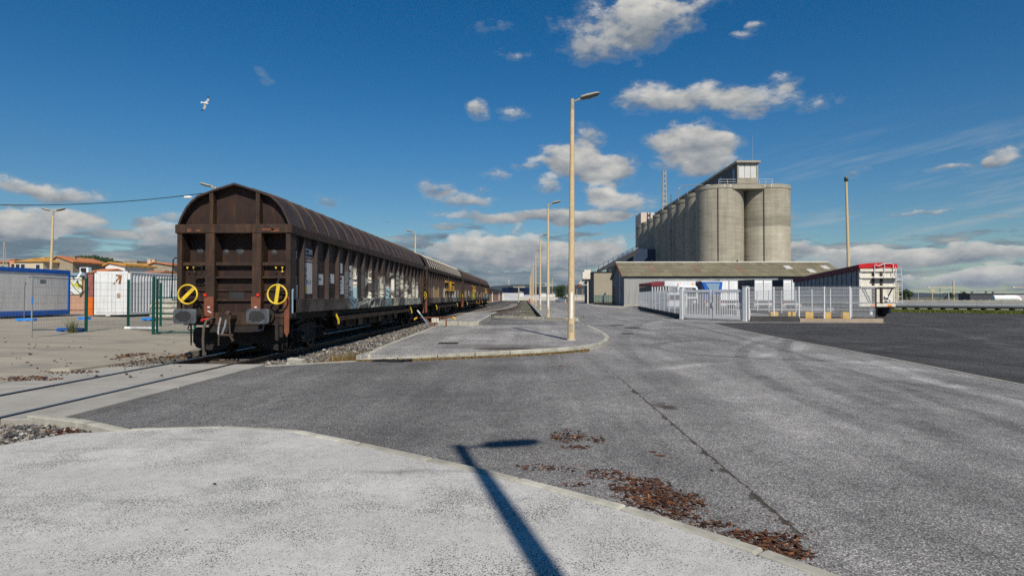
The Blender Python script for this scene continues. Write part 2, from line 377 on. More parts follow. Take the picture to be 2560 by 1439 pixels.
def asphalt(name, tone, warm=(1.02, .975, .93), marks=False, cell=112, arcs=None, stain=None):
    m, nt, p = newmat(name)
    t = nd(nt, 'ShaderNodeTexCoord').outputs['Object']
    vo = nd(nt, 'ShaderNodeTexVoronoi', {'Vector': t, 'Scale': cell})
    r = nd(nt, 'ShaderNodeSeparateColor', {0: vo.outputs['Color']}).outputs[0]
    ra = nd(nt, 'ShaderNodeValToRGB', {0: r}); cr = ra.color_ramp
    cr.elements[0].color = (.34, .34, .35, 1); cr.elements[1].color = (2.2, 2.17, 2.12, 1)
    e = cr.elements.new(.4); e.color = (.65, .65, .66, 1)
    e = cr.elements.new(.78); e.color = (1.2, 1.2, 1.2, 1)
    nf = noise(nt, t, 4.5, 6, .62).outputs[0]; nl = noise(nt, t, .32, 4, .6).outputs[0]
    st = noise(nt, vmth(nt, 'MULTIPLY', t, (1.1, .07, 1)).outputs[0], 1.5, 5, .6).outputs[0]
    k = mth(nt, 'MULTIPLY', nd(nt, 'ShaderNodeMapRange', {0: nf, 1: .3, 2: .7, 3: .84, 4: 1.16}).outputs[0],
            nd(nt, 'ShaderNodeMapRange', {0: nl, 1: .3, 2: .7, 3: .70, 4: 1.28}).outputs[0])
    k = mth(nt, 'MULTIPLY', k, nd(nt, 'ShaderNodeMapRange', {0: st, 1: .3, 2: .7, 3: .78, 4: 1.20}).outputs[0])
    k = mth(nt, 'MULTIPLY', k, tone)
    sx = nd(nt, 'ShaderNodeSeparateXYZ', {0: t}); x, y = sx.outputs[0], sx.outputs[1]
    if arcs:
        brk = noise(nt, t, .9, 4, .6).outputs[0]
        flat = vmth(nt, 'MULTIPLY', t, (1, 1, 0)).outputs[0]
        for (cx, cy, rr), w, amt in arcs:
            a = mth(nt, 'ABSOLUTE', mth(nt, 'SUBTRACT', vmth(nt, 'DISTANCE', flat, (cx, cy, 0)).outputs['Value'], rr))
            k = mth(nt, 'MULTIPLY', k, mth(nt, 'SUBTRACT', 1.0, mth(nt, 'MULTIPLY', mth(nt, 'MULTIPLY', sstep(nt, a, w, w * .3), sstep(nt, brk, .3, .65)), amt * .6)))
    if marks:
        # the older, darker strip by the crossing and along the foreground kerb; the worn, paler lane
        lane = mth(nt, 'ADD', x, mth(nt, 'MULTIPLY', mth(nt, 'SUBTRACT', nl, .5), 2.5))
        k = mth(nt, 'MULTIPLY', k, sstep(nt, lane, -1.5, 2.6, .66, 1.0))
        brk = noise(nt, t, 1.3, 4, .6).outputs[0]
        flat = vmth(nt, 'MULTIPLY', t, (1, 1, 0)).outputs[0]
        for (cx, cy, rr), w, amt in ARCS:
            dd = vmth(nt, 'DISTANCE', flat, (cx, cy, 0)).outputs['Value']
            a = mth(nt, 'ABSOLUTE', mth(nt, 'SUBTRACT', dd, rr))
            f = mth(nt, 'MULTIPLY', sstep(nt, a, w, w * .35), sstep(nt, brk, .30, .62))
            f = mth(nt, 'MULTIPLY', f, mth(nt, 'MULTIPLY', sstep(nt, x, 1.9, 3.0), sstep(nt, y, 5.5, 8.0)))
            k = mth(nt, 'MULTIPLY', k, mth(nt, 'SUBTRACT', 1.0, mth(nt, 'MULTIPLY', f, amt * .8)))
    c = mixc(nt, 1.0, ra.outputs[0], nd(nt, 'ShaderNodeCombineColor', {0: mth(nt, 'MULTIPLY', k, warm[0]), 1: mth(nt, 'MULTIPLY', k, warm[1]), 2: mth(nt, 'MULTIPLY', k, warm[2])}).outputs[0], 'MULTIPLY')
    if marks:
        wob = noise(nt, t, 2.2, 5, .7).outputs[0]
        dx = mth(nt, 'ABSOLUTE', mth(nt, 'SUBTRACT', mth(nt, 'MULTIPLY_ADD', mth(nt, 'SUBTRACT', wob, .5), .20, x), 1.83))
        wid = mth(nt, 'MULTIPLY_ADD', sstep(nt, wob, .47, .72), .10, .012)
        cr_ = mth(nt, 'MULTIPLY', sstep(nt, mth(nt, 'DIVIDE', dx, wid), 1.0, .55), mth(nt, 'MULTIPLY', sstep(nt, y, 3.9, 4.3), sstep(nt, y, 13.5, 10.0, .12, 1)))
        c = mixc(nt, mth(nt, 'MULTIPLY', cr_, .85), c, (.040, .029, .019))
        blo = mth(nt, 'ADD', vmth(nt, 'DISTANCE', vmth(nt, 'MULTIPLY', t, (1, .55, 0)).outputs[0], (2.0, 9.0 * .55, 0)).outputs['Value'], mth(nt, 'MULTIPLY', mth(nt, 'SUBTRACT', wob, .5), .9))
        c = mixc(nt, sstep(nt, blo, .22, .02, 0, .85), c, (.038, .027, .018))
        dsp = noise(nt, t, 1.9, 6, .7).outputs[0]
        c = mixc(nt, sstep(nt, dsp, .70, .80, 0, .6), c, (.045, .035, .026))
    if stain:
        wb = noise(nt, t, 1.4, 5, .65).outputs[0]
        for (cx, cy, sx_, sy_, a_) in stain:
            dd = vmth(nt, 'LENGTH', vmth(nt, 'MULTIPLY_ADD', t, (1 / sx_, 1 / sy_, 0), (-cx / sx_, -cy / sy_, 0)).outputs[0]).outputs['Value']
            dd = mth(nt, 'ADD', dd, mth(nt, 'MULTIPLY', mth(nt, 'SUBTRACT', wb, .5), 1.1))
            c = mixc(nt, sstep(nt, dd, 1.15, .55, 0, a_), c, (.060, .046, .034))
    setp(nt, p, col=c, rough=.88, spec=.25, norm=bump(nt, vo.outputs['Distance'], .5, .006))
    return m
M['asphalt'] = asphalt('worn_asphalt', .235, marks=True)
M['asphalt_dark'] = asphalt('dark_asphalt', .062, (1.02, .97, .93), arcs=ARCS_D)
M['asphalt_isl'] = asphalt('island_asphalt', .28, (1.02, .975, .92), cell=140, stain=[(G(1265, 871, .14).x, G(1265, 871, .14).y, .85, .55, .8), (G(1230, 866, .14).x, G(1230, 866, .14).y, 1.9, .9, .35)])

def sidewalk_mat():
    m, nt, p = newmat('washed_pavement')
    t = nd(nt, 'ShaderNodeTexCoord').outputs['Object']
    vo = nd(nt, 'ShaderNodeTexVoronoi', {'Vector': t, 'Scale': 95})
    r = nd(nt, 'ShaderNodeSeparateColor', {0: vo.outputs['Color']}).outputs[0]
    np_ = noise(nt, t, 1.5, 5, .62).outputs[0]; nf = noise(nt, t, 14, 5, .6).outputs[0]
    sw = noise(nt, vmth(nt, 'MULTIPLY', t, (.35, 1.3, 1)).outputs[0], 1.1, 4, .6).outputs[0]
    dn = mth(nt, 'MULTIPLY', sstep(nt, np_, .32, .66, .25, 1.0), sstep(nt, sw, .30, .62, .45, 1.0))
    nsp = noise(nt, t, 115, 3, .62).outputs[0]; nsp2 = noise(nt, vmth(nt, 'ADD', t, (7, 3, 0)).outputs[0], 70, 2, .6).outputs[0]
    thr = mth(nt, 'MULTIPLY_ADD', dn, -.135, .655)
    speck = mth(nt, 'MAXIMUM', sstep(nt, mth(nt, 'SUBTRACT', nsp, thr), 0.0, .035), sstep(nt, mth(nt, 'SUBTRACT', nsp2, mth(nt, 'ADD', thr, .035)), 0.0, .03))
    k = mth(nt, 'MULTIPLY', nd(nt, 'ShaderNodeMapRange', {0: nf, 1: .3, 2: .7, 3: .90, 4: 1.10}).outputs[0],
            nd(nt, 'ShaderNodeMapRange', {0: sw, 1: .3, 2: .7, 3: .86, 4: 1.10}).outputs[0])
    c = mixc(nt, 1.0, (.505, .488, .452), nd(nt, 'ShaderNodeCombineColor', {0: k, 1: k, 2: k}).outputs[0], 'MULTIPLY')
    c = mixc(nt, mth(nt, 'MULTIPLY', speck, .9), c, (.055, .055, .058))
    st = noise(nt, t, .55, 6, .68).outputs[0]
    c = mixc(nt, sstep(nt, st, .54, .72, 0, .55), c, (.27, .265, .25))
    sm = noise(nt, vmth(nt, 'MULTIPLY', vmth(nt, 'ADD', t, vmth(nt, 'MULTIPLY', noise(nt, t, .8, 2).outputs['Color'], (.5, .5, 0)).outputs[0]).outputs[0], (.45, 3.2, 1)).outputs[0], .9, 5, .65).outputs[0]
    c = mixc(nt, sstep(nt, sm, .60, .72, 0, .5), c, (.17, .17, .17))
    gum = nd(nt, 'ShaderNodeTexVoronoi', {'Vector': t, 'Scale': 1.4})
    c = mixc(nt, sstep(nt, gum.outputs['Distance'], .028, .016, 0, .8), c, (.10, .10, .10))
    setp(nt, p, col=c, rough=.9, spec=.2, norm=bump(nt, mth(nt, 'SUBTRACT', 1.0, speck), .35, .004))
    return m
M['pavement'] = sidewalk_mat()

def yard_mat():
    m, nt, p = newmat('yard_concrete')
    t = nd(nt, 'ShaderNodeTexCoord').outputs['Object']
    n1 = noise(nt, t, .5, 6, .65).outputs[0]; n2 = noise(nt, vmth(nt, 'MULTIPLY', t, (.25, 1.2, 1)).outputs[0], 1.2, 6, .65).outputs[0]; n3 = noise(nt, t, 22, 4, .6).outputs[0]
    k = mth(nt, 'MULTIPLY', nd(nt, 'ShaderNodeMapRange', {0: n2, 1: .3, 2: .7, 3: .80, 4: 1.15}).outputs[0], nd(nt, 'ShaderNodeMapRange', {0: n3, 1: .3, 2: .7, 3: .93, 4: 1.07}).outputs[0])
    c = mixc(nt, 1.0, (.325, .288, .228), nd(nt, 'ShaderNodeCombineColor', {0: k, 1: k, 2: k}).outputs[0], 'MULTIPLY')
    c = mixc(nt, sstep(nt, n1, .50, .70, 0, .65), c, (.18, .17, .155))
    setp(nt, p, col=c, rough=.9, spec=.2, norm=bump(nt, n3, .3, .005))
    return m
M['yard'] = yard_mat()
def ballast_mat(name, c0, c1, cell=26):
    m, nt, p = newmat(name)
    t = nd(nt, 'ShaderNodeTexCoord').outputs['Object']
    vo = nd(nt, 'ShaderNodeTexVoronoi', {'Vector': t, 'Scale': cell}); r = nd(nt, 'ShaderNodeSeparateColor', {0: vo.outputs['Color']}).outputs[0]
    n1 = noise(nt, t, .7, 5, .6).outputs[0]
    c = mixc(nt, r, c0, c1)
    c = mixc(nt, sstep(nt, n1, .45, .7, 0, .6), c, (.17, .12, .08))
    d = sstep(nt, vo.outputs['Distance'], .1, .55, 1.0, .35)
    c = mixc(nt, 1.0, c, nd(nt, 'ShaderNodeCombineColor', {0: d, 1: d, 2: d}).outputs[0], 'MULTIPLY')
    setp(nt, p, col=c, rough=.95, spec=.15, norm=bump(nt, vo.outputs['Distance'], -.9, .03))
    return m
M['ballast'] = ballast_mat('track_ballast', (.11, .10, .09), (.34, .31, .27))
def stone_mat():
    m, nt, p = newmat('stone_chips')
    a = nd(nt, 'ShaderNodeAttribute', attribute_name='tone').outputs['Fac']
    ra = nd(nt, 'ShaderNodeValToRGB', {0: a}); cr = ra.color_ramp
    cr.elements[0].color = (.045, .044, .045, 1); cr.elements[1].color = (.42, .40, .36, 1)
    e = cr.elements.new(.5); e.color = (.15, .145, .14, 1)
    e = cr.elements.new(.75); e.color = (.22, .175, .125, 1)
    setp(nt, p, col=ra.outputs[0], rough=.9, spec=.2); return m
M['stone'] = stone_mat()
def chipmat():
    m, nt, p = newmat('bark_fragments')
    a = nd(nt, 'ShaderNodeAttribute', attribute_name='tone').outputs['Fac']
    ra = nd(nt, 'ShaderNodeValToRGB', {0: a}); cr = ra.color_ramp
    cr.elements[0].color = (.012, .008, .007, 1); cr.elements[1].color = (.34, .145, .055, 1)
    e = cr.elements.new(.55); e.color = (.060, .024, .014, 1)
    e = cr.elements.new(.88); e.color = (.14, .058, .030, 1)
    setp(nt, p, col=ra.outputs[0], rough=.85, spec=.2); return m
M['chips'] = chipmat()
def grassmat(name, a, b):
    m, nt, p = newmat(name)
    at = nd(nt, 'ShaderNodeAttribute', attribute_name='tone').outputs['Fac']
    setp(nt, p, col=mixc(nt, at, a, b), rough=.7, spec=.2)
    return m
M['grass'] = grassmat('grass_blades', (.030, .060, .010), (.16, .17, .02))
M['drygrass'] = grassmat('dry_blades', (.09, .055, .02), (.26, .18, .07))
M['earth'] = pmat('dry_land', (.13, .12, .075), .95, .3, .06, (.06, .075, .03), .7, bmp=0)
M['turf'] = pmat('rough_turf', (.055, .075, .018), .95, .4, .8, (.10, .09, .035), .6, bmp=.5, bscale=8)

def sheet(name, pts, z, m, kind='structure'):
    b = B(); b.add([(p[0], p[1], p[2] if len(p) > 2 else z) for p in pts], [tuple(range(len(pts)))])
    me = b.mesh(name, m, fix=False)
    if me.polygons[0].normal.z < 0: me.flip_normals()
    o = inst(me, name); o['kind'] = kind; return o
def lump_tone(me, vals):                     # one tone for each piece of a heap
    at = me.attributes.new('tone', 'FLOAT', 'POINT'); at.data.foreach_set('value', vals)

# ------------------------------------------------------------------ the ground
b = B(); n = 64
b.add([(0, 0, -.30)] + [(4200 * math.cos(2 * math.pi * i / n), 4200 * math.sin(2 * math.pi * i / n), -.30) for i in range(n)], [(0, i + 1, (i + 1) % n + 1) for i in range(n)])
struct(b.build('ground', M['earth']))
XE, ZR = -9.35, 0.06                          # yard edge, rail head height
sheet('road', [(-5.9, 7.72), (-5.9, 13.76), (-4.15, 14.9), (-4.2, 31), (-2.3, 31), (-2.3, 45.1), (1.1, 42), (1.25, 50), (.65, 200), (.65, 330), (120, 330), (120, -25), (-5.25, -25), (-5.25, 7.32)], 0.0, M['asphalt'])
sheet('dark_asphalt', [(8.7, -25), (8.95, 11.2), (9.4, 16.5), (9.75, 23.5), (10.35, 31), (11.1, 36.6), (13.9, 37.2), (21.6, 36.8), (22.2, 61), (25.5, 75), (37.5, 62.8), (44.8, 55.95), (62, 39.6), (120, -16), (120, -25)], 0.004, M['asphalt_dark'])
sheet('dark_asphalt', [(12.2, 66), (19, 100), (30, 101), (22, 61.2), (11.6, 45)], 0.004, M['asphalt_dark'])
b = B(); pr = [(XE, .05), (-10.5, .09), (-13, .19), (-16, .25), (-22, .33), (-28, .38), (-60, .42), (-170, .42)]; ys = [-25, 0, 5, 8, 13.8, 20, 30, 40, 60, 100, 230]
def yz(x):
    for (xa, za), (xb, zb) in zip(pr, pr[1:]):
        if xb <= x <= xa: return za + (zb - za) * (x - xa) / (xb - xa)
    return .05
vs = [(x, y, z) for y in ys for (x, z) in pr]; k = len(pr)
b.add(vs, [(j * k + i, (j + 1) * k + i, (j + 1) * k + i + 1, j * k + i + 1) for j in range(len(ys) - 1) for i in range(k - 1)])
b.add([(XE, 13.8, .05), (XE, 230, .05), (XE, 230, -.3), (XE, 13.8, -.3)], [(0, 1, 2, 3)])
struct(b.build('concrete_yard', M['yard']))
# ballast bed, seen beyond the crossing and south of it
def grid(name, poly_x, y0, y1, step, m, zf):
    b = B(); rows = []; y = y0
    while y <= y1 + 1e-6:
        xa, xb = poly_x(y); cnt = 18
        rows.append([(xa + (xb - xa) * i / cnt, y, zf(xa + (xb - xa) * i / cnt, y)) for i in range(cnt + 1)]); y += step if y < 60 else step * 4
    k = len(rows[0])
    b.add([v for r_ in rows for v in r_], [(j * k + i, j * k + i + 1, (j + 1) * k + i + 1, (j + 1) * k + i) for j in range(len(rows) - 1) for i in range(k - 1)])
    return struct(b.build(name, m, smooth=True))
def bz(x, y):
    d = abs(x + 7.4)
    return -.10 + .05 * (mnoise.noise(Vector((x * 1.3, y * 1.3, 0)))) - .04 * max(0, d - 1.6)
def bx(y):
    if y < 16: return (XE - .05, -5.9 + (y - 13.7) * .75)
    if y < 31: return (XE - .05, -4.22)
    if y < 50: return (XE - .05, -4.4 + (0 if y < 45 else (y - 45) * .55))
    return (XE - .05, 1.2 - (y - 50) * .0037)
grid('ballast', bx, 13.7, 320, .8, M['ballast'], bz)
grid('ballast', lambda y: (XE - .05, -5.32), -20, 7.45, .8, M['ballast'], lambda x, y: -.05 + .03 * mnoise.noise(Vector((x * 2, y * 2, 0))))

# concrete slabs of the level crossing, with open grooves beside the rails
cr_root = bpy.data.objects.new('level_crossing', None); COL.objects.link(cr_root); cr_root['kind'] = 'structure'
RL, RR = -8.15, -6.65
ysl = [7.55, 10.3, 13.8]
for (xa, xb) in ((XE + .01, RL - .06), (RL + .09, RR - .09), (RR + .06, -5.9)):
    for ya, yb in zip(ysl, ysl[1:]):
        bb = B(); bb.box(xa, xb, ya + .008, yb - .008, -.3, .05); bb.build('slab', M['concrete'], cr_root, bevel=.015)
# ------------------------------------------------------------------ railway
RAILP = [(-.065, 0), (.065, 0), (.065, .015), (.012, .03), (.012, .10), (.036, .115), (.036, .145), (.03, .15), (-.03, .15), (-.036, .145), (-.036, .115), (-.012, .10), (-.012, .03), (-.065, .015)]
def rail(parent, pts):
    b = B(); n = len(RAILP); vs = []
    for i, p in enumerate(pts):
        d = (Vector(pts[min(i + 1, len(pts) - 1)]) - Vector(pts[max(i - 1, 0)])).normalized(); s = Vector((d.y, -d.x, 0))
        vs += [Vector(p) + s * q[0] + Vector((0, 0, q[1] - .15)) for q in RAILP]
    fs = [(i * n + k, i * n + (k + 1) % n, (i + 1) * n + (k + 1) % n, (i + 1) * n + k) for i in range(len(pts) - 1) for k in range(n)]
    b.add(vs, fs + [tuple(range(n))]); o = b.build('rail', M['rail'], parent)
    o.data.materials.append(M['railtop'])
    for f in o.data.polygons:
        if f.normal.z > .9 and f.center.z > pts[0][2] - .01: f.material_index = 1
    return o
trk = bpy.data.objects.new('railway_track', None); COL.objects.link(trk); trk['kind'] = 'structure'
for x in (RL, RR): rail(trk, [(x, y, ZR) for y in (-20, 7, 14, 40, 80, 120, 200, 320)])
bb = B(); bb.box(-1.3, 1.3, -.12, .12, -.16, 0); slm = bb.mesh('sleeper', M['sleeper'])
for i in range(72): inst(slm, 'sleeper', trk, (-7.4 + random.uniform(-.02, .02), 14.3 + i * .62, -.075), (0, 0, random.uniform(-.01, .01)))
for i in range(50): inst(slm, 'sleeper', trk, (-7.4, 98 + i * .62, -.075))
for i in range(11): inst(slm, 'sleeper', trk, (-7.4, .7 + i * .62, -.06))
sid = bpy.data.objects.new('siding_track', None); COL.objects.link(sid); sid['kind'] = 'structure'
def sx_(y):
    t = min(1, max(0, (y - 36) / 52)); return -7.4 + 5.15 * (t * t * (3 - 2 * t)) + .18 * math.sin(y * .13) * (1 if y > 60 else 0)
ctr = [Vector((sx_(y), y, ZR)) for y in [44 + 2.5 * i for i in range(34)] + [140, 180, 240, 320]]
for s in (-.75, .75):
    pts = []
    for i, p in enumerate(ctr):
        d = (ctr[min(i + 1, len(ctr) - 1)] - ctr[max(i - 1, 0)]).normalized(); pts.append(tuple(p + Vector((d.y, -d.x, 0)) * s + Vector((0, 0, -.015))))
    rail(sid, pts)
bb = B(); P_ = [v for p in ctr if 46 < p.y < 150 for v in ((p.x - .66, p.y, .035), (p.x + .66, p.y, .035))]; bb.add(P_, [(2 * i, 2 * i + 1, 2 * i + 3, 2 * i + 2) for i in range(len(P_) // 2 - 1)])
bb.build('track_infill', pmat('silted_infill', (.23, .195, .155), .95, .25, .8, (.13, .10, .075), .6), sid)
y = 52.0
while y < 125:
    inst(slm, 'sleeper', sid, (sx_(y), y, -.08), (0, 0, -math.atan((sx_(y + .5) - sx_(y - .5)))), (1, 1, 1)); y += .66

# ------------------------------------------------------------------ pavements with kerbs
def kerbs(parent, pts, z0, ztop, w=.16, piece=1.0, gap=.011):
    """kerb stones laid along a line; the stones lie to its left"""
    P = [Vector((p[0], p[1], 0)) for p in pts]
    L = [0]
    for a, c in zip(P, P[1:]): L.append(L[-1] + (c - a).length)
    def at(s):
        for i in range(len(P) - 1):
            if s <= L[i + 1] + 1e-9:
                return P[i].lerp(P[i + 1], (s - L[i]) / max(1e-9, L[i + 1] - L[i]))
        return P[-1]
    n = max(1, round(L[-1] / piece)); st = L[-1] / n
    for i in range(n):
        a, c = at(i * st + gap), at((i + 1) * st - gap); d = (c - a).normalized(); s = Vector((-d.y, d.x, 0)) * w
        za = ztop(i / n) if callable(ztop) else ztop; zb = ztop((i + 1) / n) if callable(ztop) else ztop
        b = B(); b.add([(a.x, a.y, z0), (c.x, c.y, z0), ((c + s).x, (c + s).y, z0), ((a + s).x, (a + s).y, z0), (a.x, a.y, za), (c.x, c.y, zb), ((c + s).x, (c + s).y, zb), ((a + s).x, (a + s).y, za)],
                       [(3, 2, 1, 0), (4, 5, 6, 7), (0, 1, 5, 4), (1, 2, 6, 5), (2, 3, 7, 6), (3, 0, 4, 7)])
        b.build('kerb_stone', M['kerb'], parent, bevel=.018)
def slabblock(name, pts, z0, z1, m):
    b = B(); b.prism(pts, z0, z1, 'z'); return struct(b.build(name, m))
# the pavement the photographer stands on
PV = [(-4.45, 6.83), (-3.9, 6.95), (-3.05, 7.02), (-2.62, 6.86), (-2.2, 6.6), (-1.4, 6.05), (-.62, 5.5), (0, 5.03), (.55, 4.57), (.95, 4.2), (1.22, 3.9), (1.68, 3.36), (2.3, 2.5), (2.9, 1.4), (3.3, 0), (3.5, -3), (3.5, -25)]
def inset(pts, w):
    out = []
    for i, p in enumerate(pts):
        a, c = Vector(pts[max(i - 1, 0)]), Vector(pts[min(i + 1, len(pts) - 1)]); d = (c - a).normalized()
        out.append((p[0] + d.y * w, p[1] - d.x * w))
    return out
pav = slabblock('pavement', inset(PV, .140) + [(-5.24, -25), (-5.24, 6.0), (-4.95, 6.55)], -.05, .098, M['pavement'])
kerbs(pav, [p for p in reversed(PV)], -.05, .10, .115, 1.0, .010)
kerbs(pav, [(-4.46, 6.86), (-5.3, 7.36), (-6.25, 7.72)], -.05, .085, .13, .9)
# the traffic island with the lamp post
IF = [(-4.15, 14.9), (-2.7, 15.2), (-1.2, 15.92), (.4, 16.75), (1.58, 17.72), (2.2, 18.6), (2.62, 19.9), (3.02, 22.0), (3.2, 24.5), (3.22, 28), (3.22, 31.2)]
def left_in(pts, w):
    out = []
    for i, p in enumerate(pts):
        a, c = Vector(pts[max(i - 1, 0)]), Vector(pts[min(i + 1, len(pts) - 1)]); d = (c - a).normalized()
        out.append((p[0] - d.y * w, p[1] + d.x * w))
    return out
isl = slabblock('traffic_island', left_in(IF, .165) + [(-2.2, 31.1), (-4.25, 30.6), (-4.1, 21), (-4.0, 17.6)], -.05, .138, M['asphalt_isl'])
kerbs(isl, IF, -.05, lambda t: .05 + .09 * min(1, t * 6), .16, 1.0)
kerbs(isl, [(-4.42, 30.6), (-4.27, 21.0), (-4.2, 17.6), (-4.0, 15.1)], -.05, .145, .17, 1.0)
# the higher loading platform behind it
plat = slabblock('loading_platform', [(-4.28, 30.9), (-2.5, 30.6), (-2.5, 50), (-4.1, 50)], -.05, .33, M['asphalt_isl'])
kerbs(plat, [(-4.42, 30.85), (-2.32, 30.45)], -.05, .335, .16, 1.05)
kerbs(plat, [(-2.32, 30.47), (-2.32, 50.2)], -.05, .335, .17, 1.0)
kerbs(plat, [(-4.25, 50.2), (-4.45, 31.0)], -.05, .335, .15, 1.0)
# the pavement of the lamp row
isl2 = slabblock('pavement', [(1.38, 45.0), (3.2, 39.6), (3.55, 47), (3.75, 57), (3.2, 138), (2.2, 330), (.8, 330), (.82, 200), (1.38, 50)], -.05, .138, M['asphalt_isl'])
kerbs(isl2, [(-2.3, 45.0), (1.2, 41.6), (3.3, 39.3)], -.05, .20, .17, 1.0)
kerbs(isl2, [(3.3, 39.3), (3.72, 47), (3.92, 57), (3.75, 80)], -.05, .142, .16, 1.0)
kerbs(isl2, [(1.0, 130), (1.2, 50), (1.2, 43)], -.05, .142, .16, 1.0)
# a pale flush edging between asphalt and ballast, beside the crossing
b = B(); b.prism([(-5.88, 13.72), (-4.1, 14.86), (-4.14, 14.99), (-5.9, 13.86)], -.05, .012, 'z'); struct(b.build('concrete_edging', M['kerb']))
# thin edging of the dark asphalt and the kerb stub at the yard edge
b = B()
pe = [(8.7, -25), (8.95, 11.2), (9.4, 16.5), (9.75, 23.5), (10.35, 31), (11.1, 36.6)]
for (xa, ya), (xb, yb) in zip(pe, pe[1:]):
    b.add([(xa - .09, ya, .008), (xa, ya, .008), (xb, yb, .008), (xb - .09, yb, .008)], [(0, 1, 2, 3)])
struct(b.build('concrete_edging', M['kerb']))
b = B(); b.prism([(XE - .28, 12.2), (XE + .1, 12.25), (-8.72, 15.9), (XE - .28, 16.3)], -.2, .12, 'z'); struct(b.build('concrete_edging', M['yard'], bevel=.03))
# painted marks
mk = pmat('road_paint', (.62, .62, .60), .7, .2, 6, (.25, .25, .25), .6)
for (px, py, w, l) in ((1441, 800, .12, .5), (1448, 805, .12, .5), (1457, 811, .12, .5), (1300, 797, 1.6, .09), (1285, 805, 1.5, .09), (1235, 801, .8, .08)):
    c = G(px, py); sheet('painted_marking', [(c.x - w / 2, c.y - l / 2), (c.x + w / 2, c.y - l / 2), (c.x + w / 2, c.y + l / 2), (c.x - w / 2, c.y + l / 2)], .006, mk)
# grass verge along the right edge of the lorry park
vd = Vector((7.22, -6.87, 0)).normalized(); vn = Vector((-vd.y, vd.x, 0)) * 1
v0 = Vector((33.0, 67.1, 0))
q = [v0, v0 + vd * 110, v0 + vd * 110 + vn * 60, v0 + vn * 60]
sheet('verge', [(p.x, p.y) for p in q], .012, M['turf'])
def blades(name, n, where, h0, h1, m, w=.02, kind='stuff'):
    vs, fs, tn = [], [], []
    for i in range(n):
        p = where(); h = random.uniform(h0, h1); a = random.uniform(0, 6.28); ww = w * random.uniform(.6, 1.4)
        le = Vector((math.cos(a), math.sin(a), 0)); lean = Vector((random.uniform(-.5, .5), random.uniform(-.5, .5), 1)) * h
        o = len(vs); vs += [p - le * ww, p + le * ww, p + lean * .6 + le * ww * .6, p + lean]; fs += [(o, o + 1, o + 2), (o, o + 2, o + 3)]
        t = random.random(); tn += [t] * 4
    b = B(); b.add(vs, fs); o = b.build(name, m, fix=False); lump_tone(o.data, tn); o['kind'] = kind; return o
def wverge():
    for _ in range(50):
        s, d = random.uniform(0, 38), random.uniform(.2, 9)
        p = v0 + vd * s + vn * d
        if mnoise.noise(Vector((p.x * .35, p.y * .35, 0))) > -.25: return Vector((p.x, p.y, .0))
    return p
struct(blades('verge_grass', 15000, wverge, .06, .26, M['grass'], .035), 'stuff', 'short green grass on the verge beside the pipeline')

# ------------------------------------------------------------------ loose stones and bark
def heap(name, n, where, s0, s1, m, flat=1.0, tone=lambda: random.random(), lift=.3, elong=1.0):
    vs, fs, tn = [], [], []
    F8 = [(0, 2, 4), (2, 1, 4), (1, 3, 4), (3, 0, 4), (2, 0, 5), (1, 2, 5), (3, 1, 5), (0, 3, 5)]
    for i in range(n):
        p = where(); s = random.uniform(s0, s1) * random.choice((.7, 1, 1, 1.3)); e = Euler((random.uniform(-.5, .5), random.uniform(-.5, .5), random.uniform(0, 6.28))).to_matrix()
        a, c, d = s * elong * random.uniform(.7, 1.3), s * random.uniform(.5, 1) / elong ** .4, s * flat * random.uniform(.5, 1)
        o = len(vs)
        for v in ((a, 0, 0), (-a, .2 * c, .1 * d), (.1 * a, c, 0), (0, -c, .1 * d), (.15 * a, .1 * c, d), (0, 0, -d)): vs.append(p + e @ Vector(v) + Vector((0, 0, d * lift)))
        fs += [tuple(k + o for k in f) for f in F8]; tn += [tone()] * 6
    b = B(); b.add(vs, fs); o = b.build(name, m, fix=False); lump_tone(o.data, tn); return struct(o, 'stuff')
def wball():
    y = 13.8 + 34 * random.random() ** 1.7; xa, xb = -6.4, bx(y)[1] - .12
    x = random.uniform(xa, xb); return Vector((x, y, bz(x, y)))
heap('ballast_stones', 9000, wball, .018, .05, M['stone'])['label'] = 'loose grey ballast stones beside the freight train'
def wball2():
    y = random.uniform(45, 110); x = random.uniform(-6, 1.0); return Vector((x, y, bz(x, y)))
heap('ballast_stones', 2500, wball2, .03, .07, M['stone'])['label'] = 'loose stones strewn over the bed of the siding'
def wpit():
    x = random.uniform(-7.3, -5.3); y = random.uniform(5.5, 7.5); return Vector((x, y, -.03 + .02 * random.random()))
heap('gravel', 2600, wpit, .012, .034, M['stone'])['label'] = 'grey gravel in the pit beside the pavement corner'
def cluster(spots, z=0.0):
    tot = sum(s[4] for s in spots)
    def f():
        r_ = random.uniform(0, tot)
        for (px, py, rx, ry, w) in spots:
            r_ -= w
            if r_ <= 0: break
        a = random.uniform(0, 6.28); q = random.random() ** .6
        p = G(px + rx * q * math.cos(a), py + ry * q * math.sin(a), z); return Vector((p.x, p.y, z))
    return f
BK = [(1420, 1090, 46, 18, 3), (1440, 1118, 40, 5, 1), (1490, 1100, 24, 10, .5), (1520, 1186, 60, 14, 2), (1600, 1215, 80, 22, 5), (1680, 1255, 85, 26, 6), (1340, 1168, 46, 8, .6), (1400, 1172, 50, 8, .5), (1640, 1240, 110, 20, 3),
      (1440, 1212, 34, 8, .4), (1780, 1310, 60, 10, 1.2), (1850, 1335, 60, 10, 1.2), (1930, 1355, 80, 24, 4), (1990, 1385, 50, 12, 2), (1620, 1265, 90, 12, 1.5), (1700, 1290, 60, 10, .8)]
heap('bark_litter', 3000, cluster(BK), .006, .020, M['chips'], .2, lambda: random.random() ** 1.3, elong=1.7)['label'] = 'fine brown bark crumbs swept along the foreground kerb'
